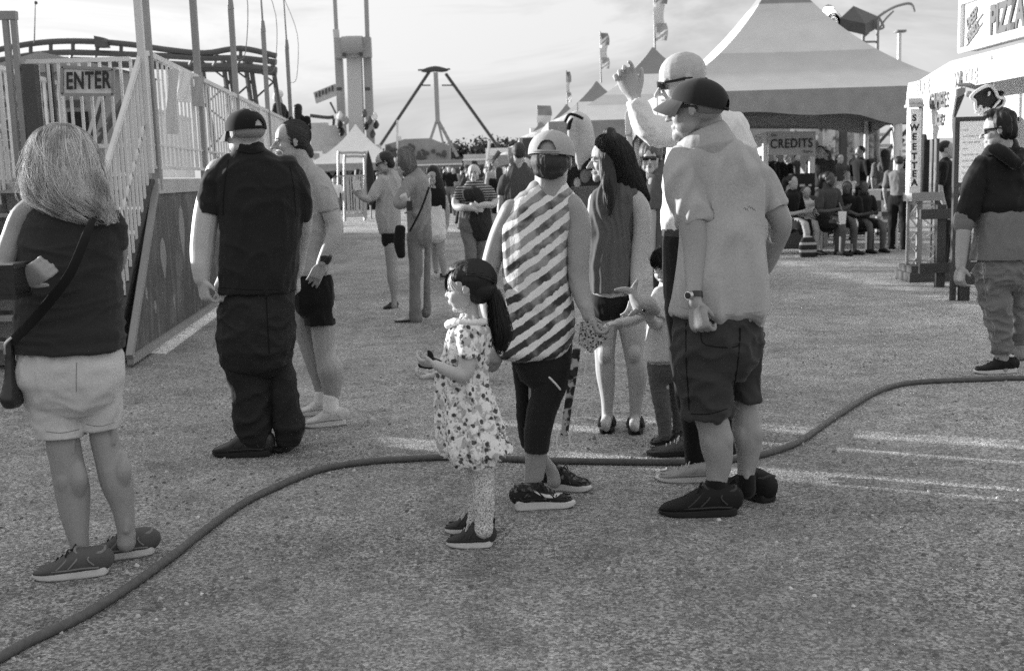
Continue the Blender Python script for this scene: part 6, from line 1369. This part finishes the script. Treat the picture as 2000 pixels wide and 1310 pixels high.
def jeans_woman():
    f=Fig((815,628),'woman with shoulder length fair hair, grey long sleeves and flared jeans beside the phone holder');b=f.body
    T=headT(f.pt(790,320,0),.22,80,15,0);head_geo(b,T);f.L(b,[(798,335,.02,8,1),(805,350,.02,9,1)])
    tor=[(795,828,343,0,.8),(786,838,356,0,.8),(790,842,385,0,.8),(795,842,420,0,.8),(796,842,450,0,.85)]
    f.E(b,tor,sc=.85);f.hand(b,f.pt(795,400,-.25),V((-.3,-.2,.8)),V((0,.8,.2)),.16,(50,50,50,50));f.L(b,[(815,440,0,15,1),(818,600,0,9,1)]);f.B('body',b,SK_FAIR,.008,2)
    t=M();f.E(t,[(797,826,338,0,.8)]+tor[1:]);f.L(t,[(800,356,-.08,13,1),(788,378,-.14,12,1),(777,397,-.19,10,1),(784,400,-.23,9,1),(797,398,-.26,7,1)]);f.L(t,[(826,352,.02,12,1),(832,380,.03,11,1),(828,405,.0,10,1),(812,418,-.1,8,1)]);f.B('long_sleeved_top',t,cloth('heather_grey',.24),.01,2,folds(.01,10))
    j=M();f.E(j,[(796,843,442,0,.85),(795,844,465,0,.9)]);f.E(j,[(795,824,465,-.02,1),(799,826,510,-.02,1),(800,823,560,-.02,1),(799,822,600,-.02,1),(800,824,622,-.02,1)]);f.E(j,[(816,843,465,.1,1),(824,840,520,.12,1),(826,840,570,.12,1),(823,842,612,.12,1)]);f.B('flared_jeans',j,DEN,.01,2,folds(.012,9))
    h=M();h.ell(T,(-.12,0,.14),(.44,.40,.40));f.E(h,[(776,810,300,0,1),(775,814,318,0,1),(780,815,334,0,.8),(790,811,346,0,.5)]);f.B('hair',h,HL,.008,2,grooves(.006,50))
    f.shoe((820,627),(770,629),(PL,RUB,LACE),.09,.07,.02,L=.25);m=M();f.L(m,[(838,366,-.12,2,.4),(822,410,-.22,2,.4),(800,452,-.22,2,.4)]);f.L(m,[(782,445,-.2,10,.6),(780,475,-.2,11,.6),(784,500,-.2,8,.6)]);build('shoulder_bag',m,BLK,f.root)
    m=M();k=f.pt(800,402,-.3);m.box(k,(.05,.02,.09));build('phone',m,PLAS,f.root,shade=False)
def dark_hair_girl():
    f=Fig((862,546),'girl with long black hair, black top and short white skirt behind the jeans woman');b=f.body
    T=headT(f.pt(845,347,0),.22,20,0,0);head_geo(b,T);f.L(b,[(848,360,0,7,1),(850,372,0,8,1)]);tor=[(836,866,372,0,.6),(832,872,385,0,.65),(836,872,405,0,.7),(838,868,420,0,.7)]
    f.E(b,tor,sc=.85);f.L(b,[(868,385,0,6,1),(873,410,0,6,1),(872,440,0,5,1)]);f.L(b,[(848,450,.1,9,1),(850,500,.2,7,1),(852,530,.2,5,1)]);f.L(b,[(858,450,0,11,1),(861,490,0,8,1),(865,515,0,7,1),(867,535,0,4.5,1)]);f.hand(b,f.pt(872,438,0),V((0,0,-1)),V((-1,0,0)),.16);f.B('body',b,SK_MED,.009,2);f.eyes(T,EYED,EYEW,SK_MED,.5,brow=HD)
    t=M();f.E(t,tor);f.B('top',t,BLK,.01,2);s=M();f.E(s,[(838,869,402,0,.8),(837,871,430,0,.9),(836,873,458,0,1)]);f.B('skirt',s,WHT,.01,2,folds(.01,10))
    h=M();h.ell(T,(-.14,0,.15),(.43,.42,.41));f.E(h,[(832,858,335,.03,1),(836,866,355,.03,.8),(848,872,380,.0,.5),(856,874,400,-.02,.4),(862,872,412,-.02,.3)]);f.B('hair',h,HD,.009,2,grooves(.006,50));f.shoe((868,540),(862,548),(BLK,WSOLE,LACE),.09,.07,.02,lace=False,L=.22)
def striped_walker():
    f=Fig((930,572),'woman in a striped top walking forward with a dark jacket tied around her waist');b=f.body
    T=headT(f.pt(926,338,0),.215,8,2,0);head_geo(b,T);f.L(b,[(927,352,0,8,1),(927,364,0,10,1)]);tor=[(908,948,360,0,.55),(896,960,370,0,.6),(897,958,385,0,.65),(901,954,400,0,.7),(900,955,420,0,.75)]
    f.E(b,tor,sc=.86);f.L(b,[(897,375,0,8,1),(890,392,-.03,8,1),(893,404,-.08,8,1),(910,406,-.2,7,1),(925,408,-.24,5,1)]);f.L(b,[(958,375,0,8,1),(966,390,-.02,7.5,1),(962,400,-.1,7,1),(948,400,-.2,6.5,1),(935,403,-.24,5,1)]);f.hand(b,f.pt(925,408,-.24),V((1,0,-.1)),V((0,1,0)),.16);f.hand(b,f.pt(936,403,-.24),V((-1,0,.1)),V((0,1,0)),.16);f.B('body',b,SK_FAIR,.008,2);f.eyes(T,EYED,EYEW,SK_FAIR,.5,brow=HBR);lips(f,T)
    n=N('narrow_striped_jersey');s=n.n('SeparateXYZ');n.l(n.co(),s.inputs[0]);c=n.ramp(n.math('SINE',n.math('MULTIPLY',s.outputs[2],210)),[(.4,.04),(.6,.35)])
    t=M();f.E(t,tor);f.L(t,[(899,372,0,10,1),(893,386,-.02,10,1)]);f.L(t,[(956,372,0,10,1),(963,386,-.02,9,1)]);f.B('striped_top',t,n.out(c,.8),.01,2,folds(.006,9))
    j=M();f.E(j,[(898,956,415,0,.8),(896,954,440,0,.85)]);f.E(j,[(896,926,440,0,1),(904,930,475,-.05,1),(910,929,510,-.08,1),(911,927,555,-.05,1)]);f.E(j,[(924,952,440,0,1),(928,948,475,.05,1),(930,946,510,.08,1),(930,944,560,.1,1)]);f.B('jeans',j,MIDG,.01,2,folds(.012,9))
    k=M();f.L(k,[(912,380,-.12,12,.6),(930,378,-.14,13,.6),(938,392,-.14,10,.6)]);f.E(k,[(910,958,412,-.02,.95),(908,960,430,-.02,1),(916,962,450,-.02,.95)]);f.B('tied_jacket',k,CHAR,.01,2,folds(.015,10))
    h=M();h.ell(T,(-.16,0,.17),(.40,.37,.38));h.ell(T,(-.12,0,.56),(.14,.2,.12));f.B('hair',h,HD,.008,2);f.shoe((920,560),(917,575),(BLK,WSOLE,LACE),.09,.08,.02,lace=False,L=.24);f.shoe((938,562),(938,574),(BLK,WSOLE,LACE),.09,.08,.02,lace=False,L=.24)
def short_hair_man():
    f=Fig((1010,560),'man with cropped dark hair and grey T-shirt, from behind, left of the pale cap');b=f.body
    T=headT(f.pt(1013,298,0),.23,172,0,0);head_geo(b,T);f.L(b,[(1014,312,0,11,1),(1014,330,0,12,1),(1014,345,0,30,.5)]);tor=[(994,1036,330,0,.6),(984,1050,345,0,.55),(981,1056,370,0,.6),(984,1056,400,0,.65),(986,1054,440,0,.7)]
    f.E(b,tor,sc=.88);f.L(b,[(984,360,0,10,1),(980,395,0,9,1),(978,425,0,8,1)]);f.L(b,[(1052,360,0,10,1),(1056,395,0,9,1)]);f.B('body',b,SK_MED,.01,2);t=M();f.E(t,[(998,1032,325,0,.6)]+tor[1:]);f.L(t,[(988,352,0,13,1),(982,375,0,12,1)]);f.L(t,[(1050,352,0,13,1),(1055,380,0,12,1)]);f.B('t_shirt',t,cloth('slate_jersey',.07),.01,2,folds(.01,8))
    j=M();f.E(j,[(986,1052,430,0,.7),(990,1018,480,0,1),(996,1016,545,0,1)]);f.E(j,[(1020,1052,450,.1,1),(1022,1046,545,.1,1)]);f.B('trousers',j,DDEN,.012,2);h=M();h.ell(T,(-.10,0,.15),(.425,.37,.40));h.ell(T,(-.2,0,-.05),(.28,.33,.27));f.B('hair',h,HBR,.008,2)
    f.shoe((1005,560),(1003,550),(BLK,RUB,LACE),.1,.08,.02,lace=False,L=.28);f.shoe((1032,556),(1034,546),(BLK,RUB,LACE),.1,.08,.02,lace=False,L=.28)
def sunglasses_woman():
    f=Fig((1300,700),'woman in sunglasses and grey T-shirt facing the camera behind the long haired woman');b=f.body
    T=headT(f.pt(1271,310,0),.22,12,2,0);head_geo(b,T);f.L(b,[(1274,328,.02,13,1),(1276,345,.02,14,1)]);tor=[(1272,1320,332,0,.8),(1268,1332,350,0,.7),(1268,1338,400,0,.7),(1272,1340,450,0,.75),(1274,1340,520,0,.8)]
    f.E(b,tor,sc=.85);f.L(b,[(1280,350,-.02,15,1),(1274,400,-.03,14,1),(1271,450,-.04,12,1),(1270,500,-.05,10,1)]);f.L(b,[(1290,600,0,18,1),(1305,690,0,12,1)]);f.B('body',b,SK_FAIR,.007,2);f.glasses(T,LENS,GLF);lips(f,T)
    t=M();f.E(t,tor);f.L(t,[(1285,345,-.01,19,1),(1280,375,-.02,19,1),(1277,410,-.03,18,1)],hol1=.03);f.B('t_shirt',t,cloth('grey_tee',.11),.008,2,folds(.01,8));j=M();f.E(j,[(1274,1338,500,0,.8),(1278,1310,600,0,1),(1290,1314,690,0,1)]);f.E(j,[(1308,1338,560,.1,1),(1318,1338,690,.1,1)]);f.B('trousers',j,CHAR,.01,2)
    h=M();h.ell(T,(-.10,0,.2),(.45,.42,.42));h.ell(T,(-.2,0,-.1),(.3,.38,.4));f.B('hair',h,HL,.008,2,grooves(.006,50));f.shoe((1302,690),(1296,702),(BLK,RUB,LACE),.09,.07,.02,lace=False,L=.24);f.shoe((1328,690),(1326,702),(BLK,RUB,LACE),.09,.07,.02,lace=False,L=.24)
for fn in(phone_woman,jeans_woman,dark_hair_girl,striped_walker,short_hair_man,sunglasses_woman): fn()
# ---------- far figures: a few built types, copied and dressed differently ----------
PROTO={}
def std(kind):
    root=empty('person',(0,0,0));b=M();top=M();bot=M();hr=M();sh=[M(),M()]
    sit=kind=='seated';H=1.70;hz=1.58 if not sit else 1.16;kid=kind=='child'
    t_=lambda m,p,r,q=1.,n=10,k=2,**kw:m.tube([V(x) for x in p],r,n=n,ratio=q,k=k,**kw)
    yaw={'back':0}.get(kind,0);T=headT((0,-.02 if not sit else -.08,hz),.225,0,4,0);head_geo(b,T,ears=True)
    z0=.93 if not sit else .5;ty=0 if not sit else -.04
    t_(b,[(0,.01,hz-.06),(0,.02+ty*0,hz-.18)],[.055,.06])
    trow=[(-.0,ty,z0-.02),(0,ty,z0+.12),(0,ty,z0+.32),(0,ty*1.2,z0+.46),(0,ty*1.3,z0+.52)];tr=[.165,.15,.185,.19,.09];t_(b,trow,[x*.88 for x in tr],.6,14,3,hz=True);t_(top,trow,tr,.62,14,3,hz=True)
    sz=z0+.45
    arms={'man':(((-.2,0,sz),(-.26,.02,sz-.28),(-.25,-.05,sz-.52)),((.2,0,sz),(.26,.02,sz-.28),(.25,-.05,sz-.52))),
     'woman':(((-.18,0,sz),(-.23,.03,sz-.26),(-.10,-.2,sz-.34)),((.18,0,sz),(.23,.03,sz-.26),(.2,-.06,sz-.5))),
     'walker':(((-.2,0,sz),(-.25,.12,sz-.24),(-.24,.05,sz-.48)),((.2,0,sz),(.24,-.06,sz-.26),(.16,-.28,sz-.25))),
     'child':(((-.18,0,sz),(-.26,.0,sz-.26),(-.25,-.05,sz-.5)),((.18,0,sz),(.28,.0,sz-.24),(.3,-.15,sz-.42))),
     'seated':(((-.2,-.05,sz),(-.25,-.1,sz-.27),(-.08,-.32,sz-.25)),((.2,-.05,sz),(.25,-.1,sz-.27),(.1,-.33,sz-.22)))}[kind]
    for a in arms:
        t_(b,a,[.052,.042,.028]);d=(V(a[2])-V(a[1])).normalized();w=V(a[2]);t_(b,[w-d*.02,w+d*.05,w+d*.1],[.03,.042,.03],.5);s_=d.cross(V((0,1,0.3))).normalized()
        for o in(-.027,-.009,.009,.027): t_(b,[w+d*.09+s_*o,w+d*.14+s_*o,w+d*.17+s_*o+V((0,-.01,0))],[.011,.011,.009],n=6,k=1)
        t_(b,[w+d*.03,w+d*.06+s_*.045,w+d*.09+s_*.055],[.014,.013,.011],n=6,k=1)
        t_(top,[a[0],tuple(lerp(x,y,.75) for x,y in zip(a[0],a[1]))],[.07,.064])
    for i,s in enumerate((-1,1)):
        if sit: L=[(s*.1,-.02,.52),(s*.13,-.42,.5),(s*.14,-.44,.1),(s*.14,-.45,.06)];r=[.09,.065,.045,.045]
        elif kind=='walker': L=[(s*.09,0,.92),(s*.1,-s*.16,.5),(s*.1,-s*.2+.06,.1),(s*.1,-s*.2+.06,.06)];r=[.09,.062,.045,.045]
        else: L=[(s*.09,0,.92),(s*.11,-.01,.5),(s*.12,.02,.1),(s*.12,.02,.06)];r=[.09,.06,.042,.045]
        t_(b,L,r,k=3)
        if kind in('man','walker'): t_(bot,L[:3],[.108,.082,.07],k=3)
        elif kind=='seated': t_(bot,[L[0],tuple(lerp(a,c,.8) for a,c in zip(L[0],L[1]))],[.11,.09],k=3)
        else: t_(bot,[L[0],tuple(lerp(a,c,.55) for a,c in zip(L[0],L[1]))],[.108,.095],k=3)
        e=V(L[3]);sh[i].tube([e+V((0,.06,-.02)),e+V((0,-.02,-.015)),e+V((0,-.13,-.035)),e+V((0,-.19,-.04))],[.04,.045,.044,.03],ratio=[1,1,.7,.5],n=8,k=2,ref=(0,0,1))
    t_(bot,[(0,ty,z0-.06),(0,ty,z0+.03)],[.165,.158],.66,14,hz=True)
    hr.ell(T,(-.13,0,.17),(.41,.385,.38),12,8)
    if kind in('woman',): t_(hr,[(0,.06,hz+.06),(0,.08,hz-.1),(0,.1,hz-.28)],[.09,.1,.07],.6)
    if kind=='seated': t_(hr,[(0,.04,hz+.04),(0,.05,hz-.12)],[.09,.085],.7)
    build('body',b,SK_MED,root,vox=.016,sm=1);build('top',top,MIDG,root,vox=.016,sm=2,disp=folds(.012,8));build('trousers' if kind in('man','walker') else 'shorts',bot,CHAR,root,vox=.016,sm=2,disp=folds(.012,8));build('hair',hr,HD,root,vox=.016,sm=1)
    for m in sh: build('shoe',m,BSH,root,vox=.014,sm=1)
    for c in root.children:
        for sl_ in c.material_slots: mm=sl_.material;sl_.link='OBJECT';sl_.material=mm
    PROTO[kind]=[root,False]
def put(kind,px,Z,h,yaw,label,top,bot,hair,skin=None,group=None,lift=0,shoes=None):
    if kind not in PROTO: std(kind)
    r0,used=PROTO[kind]
    if not used: r=r0;PROTO[kind][1]=True;ch=list(r.children)
    else:
        r=r0.copy();COL.objects.link(r);ch=[]
        for c in r0.children: d=c.copy();COL.objects.link(d);d.parent=r;ch.append(d)
        for k in('label','group'): 
            if k in r: del r[k]
    p=P(px,340,Z);r.location=(p.x,Z,lift);r.rotation_euler=(0,0,R(yaw));s=h/1.7;r.scale=(s,s,s);tag(r,label,'person',group)
    for c in ch:
        n=c.name.split('.')[0];mm={'body':skin or SK_MED,'top':top,'trousers':bot,'shorts':bot,'hair':hair}.get(n,shoes or c.material_slots[0].material);c.material_slots[0].material=mm
    return r
tones=[(BLK,'black'),(CHAR,'charcoal'),(DKG,'dark grey'),(MIDG,'mid grey'),(LTG,'light grey'),(WHT,'white')]
# yaw 0 faces the camera; negative turns towards the left of the picture
put('walker',553,22.6,1.72,-95,'man in a pale cap and dark shirt standing on the raised ride deck',CHAR,CHAR,WHT,lift=1.45)
put('woman',590,22.0,1.55,170,'dark clothed woman at the ride deck rail, right of the pale capped man',BLK,BLK,HD,lift=1.3)
put('child',652,34,1.45,10,'child in a white top standing before the tubular gates',WHT,MIDG,HL)
seat=[(1540,17.9,1.66,40,'seated man in black at the left end of the bench, legs stretched right',BLK,BLK,HD,None),(1573,18.1,1.42,5,'seated pale child in a light top, left of the large seated woman',WHT,CHAR,HL,SK_FAIR),(1612,17.8,1.72,35,'large seated woman with long dark hair holding a tall paper cup',DKG,BLK,HD,SK_DARK),(1655,18.0,1.5,-20,'seated boy in black shirt and white shorts, second from right on the bench',BLK,WHT,HD,SK_DARK),(1682,18.1,1.5,20,'seated teenager in dark shorts at the right end of the bench',BLK,BLK,HD,SK_DARK)]
for px,Z,h,y,l,t,bo,ha,sk in seat: put('seated',px,Z,h,y,l,t,bo,ha,sk,group='people seated on the long bench')
E=empty('paper_cup',P(1646,425,17.3),'tall white paper cup with a straw held by the large seated woman','cup');m=M();c=P(1645,426,17.35);m.cyl(c+V((0,0,-.09)),c+V((0,0,.1)),.05,.065,14);build('cup_body',m,WHT,E);m=M();m.cyl(c+V((0,0,.1)),c+V((-.05,0,.24)),.008,.008,6);build('straw',m,PG,E)
E=empty('striped_bag',P(1577,480,17.2),'black and white striped bag standing at the seated child\'s feet','bag');n=N('bag_stripes');s_=n.n('SeparateXYZ');n.l(n.co(),s_.inputs[0]);bm_=n.out(n.ramp(n.math('SINE',n.math('MULTIPLY',s_.outputs[2],55)),[(.45,.02),(.55,.35)]),.8)
m=M();c=P(1578,470,17.3);m.tube([(c.x,17.3,.02),(c.x,17.3,.16),(c.x,17.3,.28)],[.12,.14,.10],ratio=.5,n=14,k=3,hz=True,pw=3);build('bag_body',m,bm_,E,vox=.012,sm=2,base=None)
st=[('child',1654,21,1.28,0,'boy in a white shirt standing behind the bench',WHT,WHT,HD,SK_FAIR),('woman',1612,23,1.7,-60,'standing person behind the boy in white, long fair hair',MIDG,CHAR,HL,None),('man',1680,22.5,1.74,-70,'person in a black top bending by the checked table, left of the tent pole',BLK,BLK,HD,None),
 ('woman',1728,22,1.66,165,'broad woman in a grey top seen from behind right of the tent pole',MIDG,CHAR,HBR,None),('woman',1749,23,1.7,-20,'blonde woman in a black top right of the tent pole',BLK,DKG,HB,SK_FAIR),('man',1756,18.3,1.5,140,'person in black trousers standing beside the checked table',MIDG,BLK,HBR,None),
 ('man',1500,21.5,1.72,30,'man in a dark cap standing left of the ticket booth',BLK,BLK,HD,None),('man',1523,22.5,1.7,0,'man in a black shirt waiting in the ticket booth, left of the case',BLK,CHAR,HD,None),('woman',1537,24,1.6,40,'woman in a pale top inside the ticket booth',WHT,MIDG,HL,SK_FAIR),('man',1602,21.5,1.75,-30,'man in a dark grey shirt right of the ticket booth post',DKG,CHAR,HBR,None),('woman',1640,25,1.62,10,'dark haired woman behind the boy in white',DKG,CHAR,HD,None),
 ('man',1846,14.2,1.65,60,'dark clothed person leaning at the stand counter behind the barrier',BLK,BLK,HD,None),('child',1866,15.5,1.6,20,'customer in a pale top under the white banner',LTG,CHAR,HD,None)]
for k,px,Z,h,y,l,t,bo,ha,sk in st: put(k,px,Z,h,y,l,t,bo,ha,sk,group='people standing on the right side of the fairground')
rnd=random.Random(21);kinds=['man','woman','walker','man','woman']
hairs=[(HD,'black haired'),(HBR,'brown haired'),(HL,'fair haired'),(HD,'dark haired')]
lm=[(640,720,'left of the folded parasol'),(720,800,'behind the phone holding woman'),(800,868,'behind the jeans woman'),(868,905,'left of the striped walker'),(905,945,'behind the striped walker'),(945,985,'left of the short haired man'),(985,1060,'behind the short haired man'),(1060,1150,'right of the pale cap'),(1150,1260,'behind the long haired woman'),(1260,1480,'under the tents behind the bald man'),(1480,1600,'behind the ticket booth'),(1600,1800,'behind the tent pole')]
cnt={}
def where(px,Z):
    for a,b,w in lm:
        if a<=px<b: break
    return w
rows_=[]
for i in range(64):
    px=rnd.choice((rnd.uniform(868,1010),rnd.uniform(868,1010),rnd.uniform(1090,1175),rnd.uniform(640,870),rnd.uniform(1480,1790)))
    Z=rnd.uniform(30,58)
    if px>1480: Z=rnd.uniform(24,40)
    elif 868<px<1010: Z=rnd.uniform(24,52)
    if px<870: Z=rnd.uniform(34,60)
    rows_.append((px,Z))
rows_.sort(key=lambda r:r[0]);left={}
for px,Z in rows_:
    t,tn=rnd.choice(tones[:5]+tones[:3]);h_,hn=rnd.choice(hairs);k=rnd.choice(kinds);b_,bn=rnd.choice(tones[:4]);w=where(px,Z)
    key=(w,hn,tn,k);left[key]=left.get(key,0)+1
    size='near' if Z<38 else 'far' 
    cnt[w]=cnt.get(w,0)+1;lab='%s from left, %s in %s top %s'%(('first second third fourth fifth sixth seventh eighth ninth tenth eleventh twelfth thirteenth fourteenth fifteenth sixteenth seventeenth eighteenth nineteenth twentieth'.split()+['farther']*40)[cnt[w]-1],{'man':'man','woman':'woman','walker':'walker'}[k],tn,w)
    put(k,px,Z,rnd.uniform(1.55,1.82),rnd.uniform(-180,180),lab,t,b_,h_,rnd.choice((SK_MED,SK_FAIR,SK_LEG)),group='crowd in the distance')
